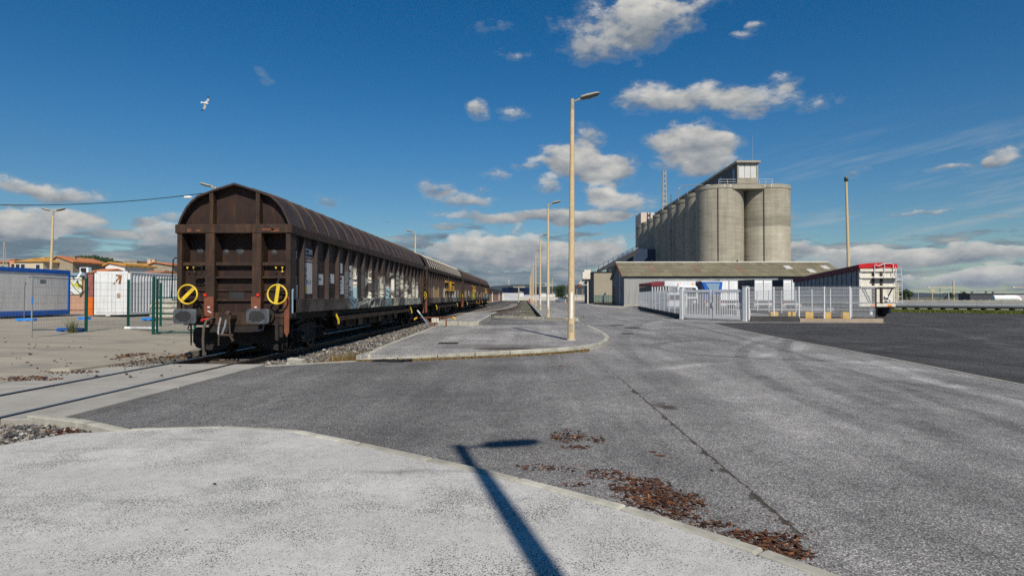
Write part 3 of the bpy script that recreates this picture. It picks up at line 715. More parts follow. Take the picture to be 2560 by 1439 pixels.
def wcrumb():
    px = random.uniform(1250, 2050); py = 1200 + (px - 1400) * .30 + random.uniform(-70, 10); p = G(px, py); return Vector((p.x, p.y, 0))
heap('bark_litter', 900, wcrumb, .003, .010, M['chips'], .3, elong=1.6)['label'] = 'scattered dark crumbs of bark on the asphalt'
def wgrit():
    i = random.uniform(2.0, 11.0); k_ = int(i); a_, c_ = Vector(PV[k_]), Vector(PV[k_ + 1]); p = a_.lerp(c_, i - k_); d_ = (c_ - a_).normalized(); o_ = random.random() ** 2 * .28 + .004
    return Vector((p.x - d_.y * o_, p.y + d_.x * o_, 0))
heap('gutter_grit', 4200, wgrit, .0025, .008, M['chips'], .5, lambda: random.random() * .6)['label'] = 'dark grit gathered in the gutter along the foreground kerb'
EDGEB = [(380, 889, 95, 7, 3), (330, 897, 60, 6, 1)]
heap('bark_litter', 700, cluster(EDGEB, .11), .015, .04, M['chips'], .4)['label'] = 'brown bark heaped on the yard edge left of the train'
EDGEC = [(60, 945, 100, 6, 2), (160, 928, 90, 5, 1), (300, 912, 90, 4, 1)]
heap('bark_litter', 600, cluster(EDGEC, .06), .012, .03, M['chips'], .4)['label'] = 'brown bark strip along the far edge of the crossing'
heap('bark_litter', 260, cluster([(175, 1078, 60, 10, 1)], 0), .01, .022, M['chips'], .4)['label'] = 'brown bark at the corner of the gravel pit'
CHIP = []
for v in range(5):
    bb = B(); n = 7; r_ = [random.uniform(.75, 1.2) for _ in range(n)]
    top = [(math.cos(2 * math.pi * i / n) * r_[i], .36 * math.sin(2 * math.pi * i / n) * r_[i], random.uniform(.04, .14)) for i in range(n)]
    bot = [(x * 1.05, y * 1.05, -.06) for x, y, z in top]
    bb.add(top + bot, [tuple(range(n)), tuple(range(2 * n - 1, n - 1, -1))] + [(i, n + i, n + (i + 1) % n, (i + 1) % n) for i in range(n)]); CHIP.append(bb.mesh('bark_chip', M['bark']))
wc = cluster(BK)
for i in range(190):
    p = wc(); s = random.uniform(.014, .042)
    o = inst(random.choice(CHIP), 'bark_chip', None, (p.x, p.y, .005 + random.uniform(0, .012)), (random.uniform(-.25, .25), random.uniform(-.25, .25), random.uniform(0, 6.28)), (s, s, s))
    tag(o, 'reddish brown bark chip in the litter along the foreground kerb', 'bark chip', 'bark chips littered along the foreground kerb')
for (px, py, s, z, lb) in ((1630, 1122, .05, .03, 'curled dark bark piece alone on the road above the litter'), (1648, 1134, .06, .02, 'pale long bark sliver touching the curled dark bark piece'), (1780, 1170, .035, .02, 'black bark flake beside the road crack'), (536, 1206, .028, .11, 'black flake of bark alone on the pale pavement'), (1405, 913, .07, .02, 'rusty brown wood scrap on the road below the island kerb')):
    p = G(px, py, z); o = inst(CHIP[0], 'bark_chip', None, (p.x, p.y, (.1 if py == 1206 else 0) + .004), (.1, .15, random.uniform(0, 3)), (s, s * .9, s * 1.2)); tag(o, lb, 'bark chip')
# specks on the yard
def wyard():
    px, py = random.uniform(0, 480), random.uniform(850, 935); p = G(px, py, .12); return Vector((p.x, p.y, yz(p.x) + .01))
heap('bark_litter', 80, wyard, .015, .045, M['chips'], .3, lambda: random.random() * .5)['label'] = 'dark specks of bark scattered over the concrete yard'
# dry moss along the island kerb
def wmoss():
    t = random.random() ** .9; i = t * 4.4; k = int(i); a, c = Vector(IF[k + 0]), Vector(IF[k + 1]); p = a.lerp(c, i - k); d = (c - a).normalized()
    o = random.random() ** 2 * .22 * (1 if .1 < t < .95 else .3); return Vector((p.x + d.y * o, p.y - d.x * o, .0))
struct(blades('dry_moss', 9000, wmoss, .015, .06, M['drygrass'], .012), 'stuff', 'dry brown moss at the foot of the island kerb')
# weeds
def wweed():
    p = G(870 + random.gauss(0, 18), 898, 0); return Vector((p.x + random.gauss(0, .25), p.y + random.gauss(0, .2), -.06))
struct(blades('dry_weeds', 500, wweed, .08, .32, M['drygrass'], .008), 'stuff', 'rust brown weeds on the ballast at the island corner')
for (px, py, s, lb) in ((1120, 857, (.62, .62), 'dark square manhole cover in the front of the traffic island'), (1240, 785.5, (.9, .8), 'dark manhole cover in the raised loading platform'), (1330, 819.5, (0, 0), '')):
    if s[0]:
        z = .345 if py < 800 else .146; p = G(px, py, z); bb = B(); bb.box(-s[0] / 2, s[0] / 2, -s[1] / 2, s[1] / 2, -.05, 0); tag(bb.build('manhole_cover', M['under'], None, bevel=.01, loc=(p.x, p.y, z)), lb, 'manhole cover')
for (px, py, r_, lb) in ((1542, 813, .42, 'leftmost round manhole cover on the road by the lamp row'), (1580, 819, .42, 'right round manhole cover on the road by the lamp row'), (1568, 834, .3, 'small round cover nearest the island on the road')):
    p = G(px, py); bb = B(); bb.lathe([(r_, -.05), (r_, .010), (r_ * .93, .013), (r_ * .9, .009), (r_ * .2, .012)], n=20); tag(bb.build('manhole_cover', M['under'], None, loc=(p.x, p.y, 0)), lb, 'manhole cover')
# ------------------------------------------------------------------ freight train
def graffiti(name, root, mode):
    """brown wagon side with rust, grime and, for each wagon, its own spray paint; laid out in the wagon's own coordinates"""
    m, nt, p = newmat(name)
    t = nd(nt, 'ShaderNodeTexCoord', object=root).outputs['Object']
    sp = nd(nt, 'ShaderNodeSeparateXYZ', {0: t}); y, z = sp.outputs[1], sp.outputs[2]
    n1 = noise(nt, t, 1.4, 6, .6).outputs[0]
    stv = vmth(nt, 'MULTIPLY', t, (1, 1, .10)).outputs[0]; n2 = noise(nt, stv, 5.5, 5, .65).outputs[0]
    k = nd(nt, 'ShaderNodeMapRange', {0: n1, 1: .3, 2: .7, 3: .7, 4: 1.35}).outputs[0]
    c = mixc(nt, 1.0, (.036, .023, .019), nd(nt, 'ShaderNodeCombineColor', {0: k, 1: k, 2: k}).outputs[0], 'MULTIPLY')
    c = mixc(nt, sstep(nt, n2, .50, .72, 0, .6), c, (.075, .040, .020))
    low = mth(nt, 'MULTIPLY', sstep(nt, z, 1.65, 1.2), sstep(nt, n1, .35, .6))
    c = mixc(nt, mth(nt, 'MULTIPLY', low, .6), c, (.13, .115, .095))
    sel = {0: (5.2, 19.4), 1: (1.0, 19.5), 2: (1.0, 19.5), 3: (1.0, 19.5)}[mode]
    # lettering shapes: cells drawn out upward, with pale and dark outlines
    w1 = noise(nt, t, 1.1, 3, .5).outputs['Color']
    tv = vmth(nt, 'ADD', t, vmth(nt, 'MULTIPLY', vmth(nt, 'SUBTRACT', w1, (.5, .5, .5)).outputs[0], (0, 1.3, .8)).outputs[0]).outputs[0]
    v2 = vmth(nt, 'MULTIPLY', tv, (0, .78 if mode == 0 else 1.2, .62 if mode == 0 else .30)).outputs[0]
    vo = nd(nt, 'ShaderNodeTexVoronoi', {'Vector': v2, 'Scale': 1.0}); vd = nd(nt, 'ShaderNodeTexVoronoi', {'Vector': v2, 'Scale': 1.0}, feature='DISTANCE_TO_EDGE')
    rr = nd(nt, 'ShaderNodeSeparateColor', {0: vo.outputs['Color']}).outputs[0]
    ra = nd(nt, 'ShaderNodeValToRGB', {0: rr}); cr = ra.color_ramp; cr.interpolation = 'CONSTANT'
    pal = {0: [(.16, .155, .14), (.36, .34, .29), (.05, .045, .04), (.58, .46, .20), (.48, .44, .34), (.10, .095, .085), (.22, .33, .36)],
           1: [(.055, .038, .03), (.20, .16, .11), (.055, .038, .03), (.26, .27, .28), (.055, .038, .03), (.22, .15, .07), (.10, .06, .035)],
           2: [(.055, .038, .03), (.24, .19, .12), (.055, .038, .03), (.055, .038, .03), (.30, .30, .29), (.05, .035, .028), (.2, .16, .1)],
           3: [(.055, .038, .03), (.22, .16, .10), (.055, .038, .03), (.12, .35, .33), (.35, .05, .07), (.055, .038, .03), (.2, .16, .1)]}[mode]
    cr.elements[0].color = (*pal[0], 1); cr.elements[1].position = .86; cr.elements[1].color = (*pal[6], 1)
    for i in range(1, 6): e = cr.elements.new(i / 7); e.color = (*pal[i], 1)
    g = ra.outputs[0]
    if mode == 0:
        wv = mth(nt, 'SINE', mth(nt, 'MULTIPLY', vd.outputs['Distance'], 62))
        g = mixc(nt, sstep(nt, wv, .25, .75, 0, .8), g, (.020, .020, .021))
        g = mixc(nt, sstep(nt, vd.outputs['Distance'], .055, .03), g, (.60, .57, .48))
        g = mixc(nt, sstep(nt, vd.outputs['Distance'], .018, .006), g, (.012, .012, .012))
    top = nd(nt, 'ShaderNodeMapRange', {0: noise(nt, vmth(nt, 'MULTIPLY', t, (0, 1, 0)).outputs[0], 1.3, 2, .5).outputs[0], 1: .3, 2: .7, 3: 1.95, 4: 2.95 if mode == 0 else 2.4}).outputs[0]
    f = mth(nt, 'MULTIPLY', sstep(nt, mth(nt, 'SUBTRACT', top, z), -.02, .25), mth(nt, 'MULTIPLY', sstep(nt, y, sel[0] - .4, sel[0] + .6), sstep(nt, y, sel[1] + .6, sel[1] - .9)))
    f = mth(nt, 'MULTIPLY', f, sstep(nt, n2, .72, .52, .6, 1.0))
    c = mixc(nt, mth(nt, 'MULTIPLY', f, .95 if mode == 0 else .8), c, g)
    setp(nt, p, col=c, rough=.62, spec=.28, norm=bump(nt, n1, .12, .01))
    return m

OUT = [(1.42, 3.33), (1.36, 3.50), (1.22, 3.78), (1.10, 3.93), (.93, 4.08), (.5, 4.24), (0, 4.40)]
OUTL = OUT + [(-x, z) for x, z in reversed(OUT[:-1])]
def scaled(d): return [(x * (1.42 - d) / 1.42, 3.33 + (z - 3.33) * (1.07 - d) / 1.07) for x, z in OUTL]
L = 20.5
def bogie(w, y, detail=True):
    bo = bpy.data.objects.new('bogie', None); COL.objects.link(bo); bo.parent = w; bo.location = (0, y, 0)
    for s in (-1, 1):
        b = B(); P = [(-1.35, .62), (-1.35, .50), (-1.05, .34), (-.62, .30), (-.38, .22), (.38, .22), (.62, .30), (1.05, .34), (1.35, .50), (1.35, .62), (.75, .66), (.4, .78), (-.4, .78), (-.75, .66)]
        b.prism(P, s * 1.02 - .05, s * 1.02 + .05, 'x'); b.build('side_frame', M['under'], bo, bevel=.015)
        for a in (-.9, .9):
            b = B(); b.box(s * 1.02 - .13, s * 1.02 + .13, a - .17, a + .17, .34, .60); b.lathe([(.12, 0), (.12, .06), (.09, .10), (.09, .02)], (s * 1.15 if s > 0 else s * 1.15 - .1, a, .46), 12, 'x')
            b.build('axle_box', M['under'], bo, smooth=True)
            if detail:
                for q in (-.27, .27):
                    b = B(); b.cyl((s * 1.02, a + q, .50), (s * 1.02, a + q, .82), .055, n=8); b.build('spring', M['under'], bo, smooth=True)
        if detail:
            b = B(); b.tube([(s * 1.16, -1.3, .80), (s * 1.18, -.7, .93), (s * 1.18, 0, .98), (s * 1.18, .7, .93), (s * 1.16, 1.3, .80)], .045, 6); b.build('leaf_spring', M['under'], bo, smooth=True)
    for a in (-.9, .9):
        for s in (-1, 1):
            b = B(); x0 = s * .69
            b.lathe([(.10, -.06), (.16, -.05), (.17, -.03), (.36, -.03), (.38, -.065), (.46, -.065), (.455, .055), (.49, .06), (.49, .085), (.40, .085), (.36, .03), (.17, .04), (.10, .06)][::-1] if False else
                    [(.02, -.07), (.16, -.06), (.18, -.02), (.36, -.02), (.38, -.065), (.455, -.065), (.46, .05), (.488, .06), (.488, .085), (.39, .085), (.36, .02), (.02, .04)], (0, 0, 0), 28, 'x')
            if s > 0: b.v = [(-x, y_, z) for x, y_, z in b.v]
            b.v = [(x + s * .75, y_ + a, z + .46) for x, y_, z in b.v]
            b.build('wheel', M['wheel'], bo, smooth=True)
        b = B(); b.cyl((-.95, a, .46), (.95, a, .46), .08, n=10); b.build('axle', M['under'], bo, smooth=True)
    b = B(); b.box(-.95, .95, -.25, .25, .45, .85); b.box(-.35, .35, -.6, .6, .3, .5); b.build('bolster', M['under'], bo)
    return bo

def wagon(idx, y0, label, detail):
    w = thing('freight_wagon', label, 'wagon', (-7.37, y0, ZR), 0, 'covered freight wagons coupled in one train'); w.scale = (1.02, 1, 1)
    side = graffiti('wagon_side_%d' % idx, w, idx)
    # body shell
    b = B(); b.prism([(-1.30, 1.10), (1.30, 1.10), (1.30, 3.30)] + [(x, z) for x, z in scaled(.06)] + [(-1.30, 3.30)], .40, L - .40, 'y')
    o = b.build('body', side, w); o.data.materials.append(M['brown'])
    for f in o.data.polygons:
        if abs(f.normal.y) > .9: f.material_index = 1
    # roof shell with open rims at both ends
    b = B(); oi, ii = OUTL, scaled(.05); n = len(oi)
    vs = [(x, 0, z) for x, z in oi] + [(x, L, z) for x, z in oi] + [(x, 0, z) for x, z in ii] + [(x, L, z) for x, z in ii]; fs = []
    for i in range(n - 1): fs += [(i, i + 1, n + i + 1, n + i), (2 * n + i, 3 * n + i, 3 * n + i + 1, 2 * n + i + 1), (i, 2 * n + i, 2 * n + i + 1, i + 1), (n + i, n + i + 1, 3 * n + i + 1, 3 * n + i)]
    fs += [(0, n, 3 * n, 2 * n), (n - 1, 3 * n - 1, 4 * n - 1, 2 * n - 1)]
    b.add(vs, fs); roof = b.build('roof', M['roofbrown'], w)
    b = B(); P = [(x * 1.012, 3.33 + (z - 3.33) * 1.02 + .004) for x, z in OUTL]; Q = OUTL; vs = []
    wv = .030
    vs = [(x, -wv, z) for x, z in Q] + [(x, -wv * .6, z + (.022 if abs(x) < 1.4 else 0)) for x, z in P] + [(x, wv * .6, z + (.022 if abs(x) < 1.4 else 0)) for x, z in P] + [(x, wv, z) for x, z in Q]
    b.add(vs, [(j * n + i, j * n + i + 1, (j + 1) * n + i + 1, (j + 1) * n + i) for j in range(3) for i in range(n - 1)])
    rm = b.mesh('rib', M['roofrust'] if idx != 1 else M['roofpale'])
    for k in range(1, 20): inst(rm, 'rib', roof, (0, k * L / 20, 0))
    for s in (-1, 1):
        b = B(); b.box(*sorted((s * 1.28, s * 1.45)), .02, L - .02, 3.10, 3.325); b.build('eave_beam', M['brown_rib'], w, bevel=.02)
        b = B(); b.box(*sorted((s * 1.24, s * 1.42)), .02, L - .02, 1.10, 1.46); b.build('sill_band', side, w, bevel=.012)
        b = B(); b.prism([(s * 1.29, -.075), (s * 1.29, .075), (s * 1.415, .045), (s * 1.415, -.045)], 1.46, 3.10, 'z'); rb = b.mesh('side_rib', side)
        for k in range(1, 20):
            if k != 10: inst(rb, 'side_rib', w, (0, k * L / 20, 0))
        b = B(); b.prism([(s * 1.29, L / 2 - .19), (s * 1.29, L / 2 + .19), (s * 1.43, L / 2 + .16), (s * 1.43, L / 2 - .16)], 1.46, 3.10, 'z'); b.build('door_post', side, w)
        b = B(); b.box(*sorted((s * 1.18, s * 1.36)), 4.2, L - 4.2, .74, .90); b.build('side_rail', M['brown_rib'], w, bevel=.01)
        for yy in (4.0, L - 4.0):
            b = B(); b.box(*sorted((s * 1.10, s * 1.34)), yy - .28, yy + .28, .90, 1.06); b.build('bracket', M['brown_rib'], w)
            b = B(); b.tube([(s * 1.36, yy - .1, .98), (s * 1.42, yy - .02, .80), (s * 1.42, yy + .03, .66)], .035, 6); b.build('lever', M['yellow'], w, smooth=True)
    b = B(); b.prism([(4.6, 1.08), (5.4, .42), (L - 5.4, .42), (L - 4.6, 1.08)], -.95, .95, 'x'); b.build('underframe', M['under'], w)
    b = B(); b.box(-1.2, 1.2, .15, L - .15, .92, 1.10); b.build('floor_frame', M['under'], w)
    for k in range(6):
        yy = 6.2 + k * 1.6; b = B(); b.box(.94, 1.02, yy, yy + .6, .45, .86); b.build('underframe_panel', M['wheel'] if k % 2 else M['under'], w)
    b = B(); b.lathe([(.05, -.7), (.2, -.66), (.22, -.6), (.22, .6), (.2, .66), (.05, .7)], (.75, L / 2 + 2, .42), 14, 'y'); b.build('air_tank', M['under'], w, smooth=True)
    for yy in (2.3, L - 2.3): bogie(w, yy, detail or yy > 10)
    # ends
    for e, flip in ((0, 1), (1, -1)):
        def Y(v): return v if flip > 0 else L - v
        def bxe(x0, x1, ya, yb, z0, z1):
            q = B(); y1, y2 = sorted((Y(ya), Y(yb))); q.box(x0, x1, y1, y2, z0, z1); return q
        bxe(-1.46, 1.46, -.03, .41, 3.12, 3.345).build('waist_beam', M['brown_rib'], w, bevel=.015)
        gp = B(); gp.prism([(-1.36, 3.30), (1.36, 3.30)] + scaled(.055), *sorted((Y(.22), Y(.40))), 'y'); gp.build('gable_panel', M['brown'], w)
        for s in (-1, 1):
            x = s * .585
            bxe(x - .115, x + .115, -.02, .41, .98, 3.12).build('end_post', M['brown_rib'], w, bevel=.012)
            bxe(x - .05, x + .05, .02, .24, 3.345, 4.19).build('gable_post', M['brown_rib'], w, bevel=.01)
            bxe(*sorted((s * 1.30, s * 1.42)), .0, .41, .98, 3.12).build('corner_post', M['brown_rib'], w, bevel=.012)
        bxe(-1.30, 1.30, .19, .41, 1.10, 2.30).build('lower_panel', M['brown'], w)
        for (z0, z1, yb) in ((2.30, 2.39, .06), (1.98, 2.02, .04), (1.66, 1.69, .15), (1.40, 1.46, .12)):
            for (xa, xb) in ((-1.30, -.70), (-.47, .47), (.70, 1.30)):
                if (z0, xa) == (1.98, -1.30): xa = -1.0
                bxe(xa, xb, yb, .41, z0, z1).build('end_rail', M['brown_rib'], w, bevel=.008)
        bxe(-1.25, 1.25, .0, .26, .80, 1.12).build('headstock', M['brown_rib'], w, bevel=.01)
        for s in (-1, 1):
            bf = B(); x = s * .875
            bf.cyl((x, Y(.0), 1.04), (x, Y(-.10), 1.04), .19, n=14); bf.cyl((x, Y(-.05), 1.04), (x, Y(-.36), 1.04), .135, n=14); bf.cyl((x, Y(-.3), 1.04), (x, Y(-.58), 1.04), .10, n=14)
            bu = bf.build('buffer', M['under'], w, smooth=True)
            q = []
            for cx, cz, a0 in ((.215, .125, 0), (-.215, .125, 90), (-.215, -.125, 180), (.215, -.125, 270)):
                for t_ in (0, 45, 90): q.append((x + cx + .06 * math.cos(R(a0 + t_)), 1.04 + cz + .055 * math.sin(R(a0 + t_))))
            gz = [(x - .03 + .19 * (1 + .10 * math.sin(5 * k_ + 2 * s)) * math.cos(k_ * math.pi / 8), 1.04 + .135 * (1 + .10 * math.sin(3 * k_)) * math.sin(k_ * math.pi / 8)) for k_ in range(16)]
            gg = B(); gg.prism(gz, *sorted((Y(-.621), Y(-.626))), 'y'); gg.build('grease_patch', M['patch'], bu)
            pl = B(); pl.prism(q, *sorted((Y(-.58), Y(-.62))), 'y'); pl.build('buffer_plate', M['buffer'], bu, bevel=.008)
        if not (detail and e == 0):
            if e == 1 or idx:
                rg = B(); rg.ring((1.15, Y(-.22), 1.6), (0, 1, 0), .24, .022, 24, 6); rg.obox((1.15, Y(-.22), 1.6), .10, .02, .46, (0, R(20), 0)); rg.cyl((1.15, Y(.05), 1.6), (1.15, Y(-.22), 1.6), .02)
                rg.build('handwheel', M['yellow'], w, smooth=True)
            bxe(1.30, 1.41, -.03, 0.0, .55, 1.5).build('step_plate', M['orange'], w)
    if not detail: return w, side
    # the near end, with all its fittings
    for x, ang in ((-1.0, 45), (1.20, 8)):
        rg = B(); rg.ring((x, -.26, 1.575), (0, 1, 0), .235, .021, 36, 8); hw = rg.build('handwheel', M['yellow'], w, smooth=True)
        q = B(); q.obox((x, -.26, 1.575), .085, .02, .45, (0, R(ang), 0)); q.build('spoke_plate', M['yellow'], hw)
        q = B(); q.cyl((x, .2, 1.575), (x, -.24, 1.575), .03, n=8); q.build('hub', M['under'], hw)
    for x in (-.585, .585):
        z1 = 1.52
        q = B(); q.box(x - .118, x + .118, -.055, -.022, 1.02 if x < 0 else 1.06, z1); op = q.build('red_plate', M['orange'], w, bevel=.004)
        q = B(); q.box(x - .03, x + .03, -.059, -.056, 1.24, 1.27); q.obox((x + .02, -.0575, 1.14), .10, .003, .022, (0, R(25), 0)); q.build('chalk_mark', M['chalk'], op)
        q = B(); q.box(x - .118 if x < 0 else x + .03, x - .05 if x < 0 else x + .10, -.09, -.022, z1 + .005, z1 + .075); q.build('lamp_bracket', M['redpaint'], w, bevel=.006)
    for x in (-1.17, -1.01, 1.05, 1.21):
        two = x in (-1.01, 1.21)
        q = B(); q.prism([(x - .03, 2.27), (x + .03, 2.27), (x, 2.21)], .055, .065, 'y')
        if two: q.prism([(x - .03, 2.14), (x + .03, 2.14), (x, 2.20)], .055, .065, 'y')
        q.v = [(a, yy - .03, zz) for a, yy, zz in q.v]
        q.build('yellow_marking', M['yellow'], w)
    q = B(); q.tube([(-.98, .05, 2.30), (-.98, -.10, 2.28), (-.74, -.10, 2.28), (-.74, .05, 2.30)], .016, 6); q.tube([(-.96, -.10, 2.24), (-.96, -.10, 2.10), (-.93, -.10, 2.07), (-.77, -.10, 2.07), (-.74, -.10, 2.10), (-.74, -.10, 2.26)], .016, 6); q.build('grab_handle', M['black'], w, smooth=True)
    q = B(); q.tube([(-1.40, .1, 2.50), (-1.50, .06, 2.50), (-1.54, .05, 2.46), (-1.58, .05, 1.5), (-1.55, .05, 1.44), (-1.40, .1, 1.44)], .017, 6); q.build('grab_rail', M['black'], w, smooth=True)
    q = B(); q.tube([(1.45, .10, 1.70), (1.455, .06, 1.66), (1.455, .06, 1.12), (1.47, .06, 1.10)], .022, 6); q.build('grab_rail', M['skyblue'], w, smooth=True)
    q = B(); q.box(-.18, .20, .17, .19, 1.46, 1.64); q.build('dark_plate', M['patch'], w)
    for (x, z, s) in ((-1.05, 2.72, .09), (-.38, 2.68, .07), (-.02, 2.70, .1), (.85, 2.66, .07), (1.22, 2.64, .09)):
        q = B(); q.lathe([(s, 0), (s * .8, .008), (s * .15, .014), (.01, .014)], (x, .396, z), 10, 'y'); q.v = [(a, .396 - (yy - .396), zz) for a, yy, zz in q.v]
        q.build('worn_spot', M['worn'], w, smooth=True)
    for (x, z, a) in ((-.80, 1.86, 40), (-.76, 1.82, 40), (-.72, 1.80, 0), (1.04, 1.86, 30)):
        q = B(); q.obox((x, .187, z), .07, .004, .018, (0, R(a), 0)); q.build('chalk_mark', M['chalk'], w)
    for (x, w_) in ((-.95, .12), (-1.15, .10), (.72, .30), (.95, .2)):
        q = B(); q.box(x, x + w_, -.034, -.031, 3.14 + random.uniform(0, .05), 3.20 + random.uniform(0, .05)); q.build('rust_scuff', M['scuff'], w)
    # orange corner step and brake rigging
    q = B(); q.prism([(1.29, 1.52), (1.41, 1.52), (1.41, .62), (1.36, .50), (1.29, .62)], -.05, -.01, 'y'); q.build('step_plate', M['orange'], w, bevel=.004)
    q = B(); q.box(1.06, 1.14, -.04, .02, .42, .98); q.box(1.17, 1.25, -.03, .02, .50, .78); q.build('step_hanger', M['under'], w)
    q = B(); q.box(.86, 1.30, -.02, .02, 1.00, 1.20); q.build('headstock_plate', M['brown_rib'], w)
    q = B(); q.tube([(1.06, .0, 2.0), (1.16, -.05, 1.96), (1.12, -.12, 1.80), (1.00, -.20, 1.76)], .02, 6); q.build('brake_pipe', M['black'], w, smooth=True)
    # coupling
    q = B(); q.prism([(-.06, .98), (.02, 1.08), (.10, 1.06), (.10, .96), (.02, .93)], -.34, -.02, 'y'); q.prism([(-.38, 1.10), (-.30, 1.17), (-.16, 1.06), (-.16, .99), (-.34, .98)], -.03, .07, 'x'); hk = q.build('draw_hook', M['oldrust'], w, bevel=.01)
    q = B(); q.tube([(-.16, -.30, 1.00), (-.19, -.33, .80), (-.21, -.33, .62), (-.17, -.33, .56), (-.11, -.33, .60), (-.05, -.31, .80), (-.02, -.30, 1.02)], .026, 8); q.build('coupling_link', M['steel'], hk, smooth=True)
    q = B(); q.tube([(.05, -.31, 1.04), (.07, -.33, .8), (.09, -.34, .55), (.14, -.34, .47), (.17, -.34, .42)], [.02, .022, .024, .035, .04], 8); q.cyl((-.18, -.33, .58), (.16, -.33, .56), .035, n=8); q.build('coupling_screw', M['oldrust'], hk, smooth=True)
    q = B(); q.tube([(-.46, .0, .98), (-.46, -.14, .99), (-.55, -.22, .93), (-.60, -.25, .75), (-.62, -.25, .45), (-.615, -.24, .20), (-.60, -.22, .10)], .032, 8); q.cyl((-.60, -.22, .14), (-.60, -.22, .06), .05, n=8); ho = q.build('brake_hose', pmat('old_hose', (.09, .075, .06), .8, .2), w, smooth=True)
    q = B(); q.obox((-.62, -.12, .965), .16, .03, .035, (0, R(-15), 0)); q.cyl((-.70, -.12, .93), (-.72, -.12, .91), .03); q.build('cock_handle', M['redpaint'], ho)
    q = B(); q.tube([(-.33, -.05, .74), (-.335, -.05, .30)], .022, 6); q.build('brake_rod', M['oldrust'], w)
    for s in (-1, 1):
        q = B(); q.tube([(s * .78, -.02, .86), (s * .80, -.12, .70), (s * .62, -.14, .66), (s * .56, -.12, .67)] if s > 0 else [(-1.05, -.02, .86), (-1.08, -.1, .72), (-1.04, -.12, .68), (-.7, -.12, .68)], .014, 6); q.build('shunter_handle', M['steel'] if s > 0 else M['greenwire'], w, smooth=True)
    q = B(); q.tube([(-1.0, -.1, .86), (-1.0, -.08, .30)], .02, 6); q.build('hanging_rod', M['oldrust'], w)
    # the wind shield across the bogie end
    P = [(-1.22, .72), (-1.30, .60), (-1.30, .34), (-1.22, .20), (-1.0, .12), (-.55, .13), (-.30, .30), (.40, .30), (.62, .14), (1.0, .10), (1.12, .20), (1.14, .74)]
    q = B(); q.prism(P, .55, .62, 'y'); q.build('bogie_shield', M['under'], w, bevel=.01)
    q = B(); q.box(-.62, .62, .02, .5, .62, .80); q.build('draw_gear_frame', M['under'], w)
    # stencils and plates on the right-hand side
    xs = 1.302
    def plate(y0_, y1_, z0, z1, m='label', nm='label_plate'):
        q = B(); q.box(xs, xs + .006, y0_, y1_, z0, z1); return q.build(nm, M[m], w)
    def side_text(s, size, y_, z, par, m='ink', sx=1.0): return text(s, size, M[m], par, (xs + .0075, y_, z), (R(90), 0, R(90)), sx=sx)
    # first bay: three small stencils and a tagged white patch
    for (ya, yb, z0, z1, s) in ((.50, .74, 2.52, 2.72, 'R'), (.50, .70, 2.17, 2.40, 'i'), (.48, .72, 1.87, 2.05, '90')):
        q = plate(ya, yb, z0, z1); side_text(s, .13, ya + .05, z0 + .05, q)
    q = plate(.36, .82, 1.30 + .17, 1.83); b_ = B(); b_.box(xs + .006, xs + .009, .50, .66, 1.66, 1.76); b_.build('stencil_block', M['ink'], q)
    for i, yy in enumerate((.40, .47, .55, .63)): b_ = B(); b_.box(xs + .006, xs + .009, yy, yy + .03, 1.47, 1.56 + .05 * (i % 2)); b_.build('spray_mark', M['ink'], q)
    # second bay: the wagon's number field
    q = plate(1.16, 1.92, 1.60, 2.46)
    side_text('RIV', .12, 1.26, 2.20, q); side_text('TW', .12, 1.26, 2.04, q); side_text('57 521-2', .145, 1.22, 1.88, q, sx=1.15)
    b_ = B(); b_.prism([(1.42, 1.66), (1.56, 1.78), (1.42, 1.90), (1.28, 1.78)], xs + .006, xs + .010, 'x'); b_.v = [(a, yy, zz - .06) for a, yy, zz in b_.v]; b_.build('yellow_diamond', M['yellow'], q)
    q = plate(1.16, 1.92, 2.50, 2.84)
    for r_ in range(3):
        for c_ in range(3 - (r_ == 2)): b_ = B(); b_.box(xs + .006, xs + .009, 1.20 + c_ * .24, 1.40 + c_ * .24, 2.53 + r_ * .10, 2.60 + r_ * .10); b_.build('stencil_block', M['orange'] if r_ == 0 else M['patch'], q)
    # further bays
    q = plate(2.40, 2.86, 1.86, 2.18); side_text('Hab', .12, 2.46, 2.0, q)
    q = plate(3.32, 3.92, 1.93, 2.22); [side_text(s, .07, 3.40, z, q) for s, z in (('ABC', 2.13), ('20.4 m', 2.04), ('60 m3', 1.95))]
    q = B(); q.box(xs, xs + .006, 3.35, 3.78, 1.52, 1.78); q.build('dark_panel', M['black'], w)
    q = plate(4.55, 4.78, 2.28, 2.62)
    q = plate(4.34, 4.96, 1.60, 2.20); [side_text(s, .085, 4.40, z, q) for s, z in (('RENTED', 1.94), ('57 521', 1.82), ('LIGNE', 1.70))]; b_ = B(); b_.box(xs + .006, xs + .009, 4.42, 4.72, 2.06, 2.16); b_.build('stencil_block', M['rust'], q)
    q = plate(5.40, 6.02, 1.72, 2.10); side_text('LAVAGE', .085, 5.46, 1.80, q)
    for (yy, zz, s) in ((5.42, 2.42, 'MPC'), (5.42, 2.18, 'SO')): text(s, .24, M['chalk'], w, (xs + .004, yy, zz), (R(90), 0, R(90)), sx=1.1)
    q = plate(16.0, 16.35, 1.92, 2.10); q = plate(16.0, 16.3, 1.52, 1.62); q = plate(18.8, 19.2, 1.62, 1.92)
    return w, side

PITCH_W = 21.65
wag = [None] * 4
WLAB = ['nearest brown covered freight wagon with yellow handwheels on its end', 'second covered wagon in the train, with pale streaked roof ribs', 'third wagon from the front, yellow green paint under its lettering', 'last and farthest brown covered wagon of the train']
for i in range(4): wag[i] = wagon(i, 15.3 + i * PITCH_W, WLAB[i], i == 0)[0]
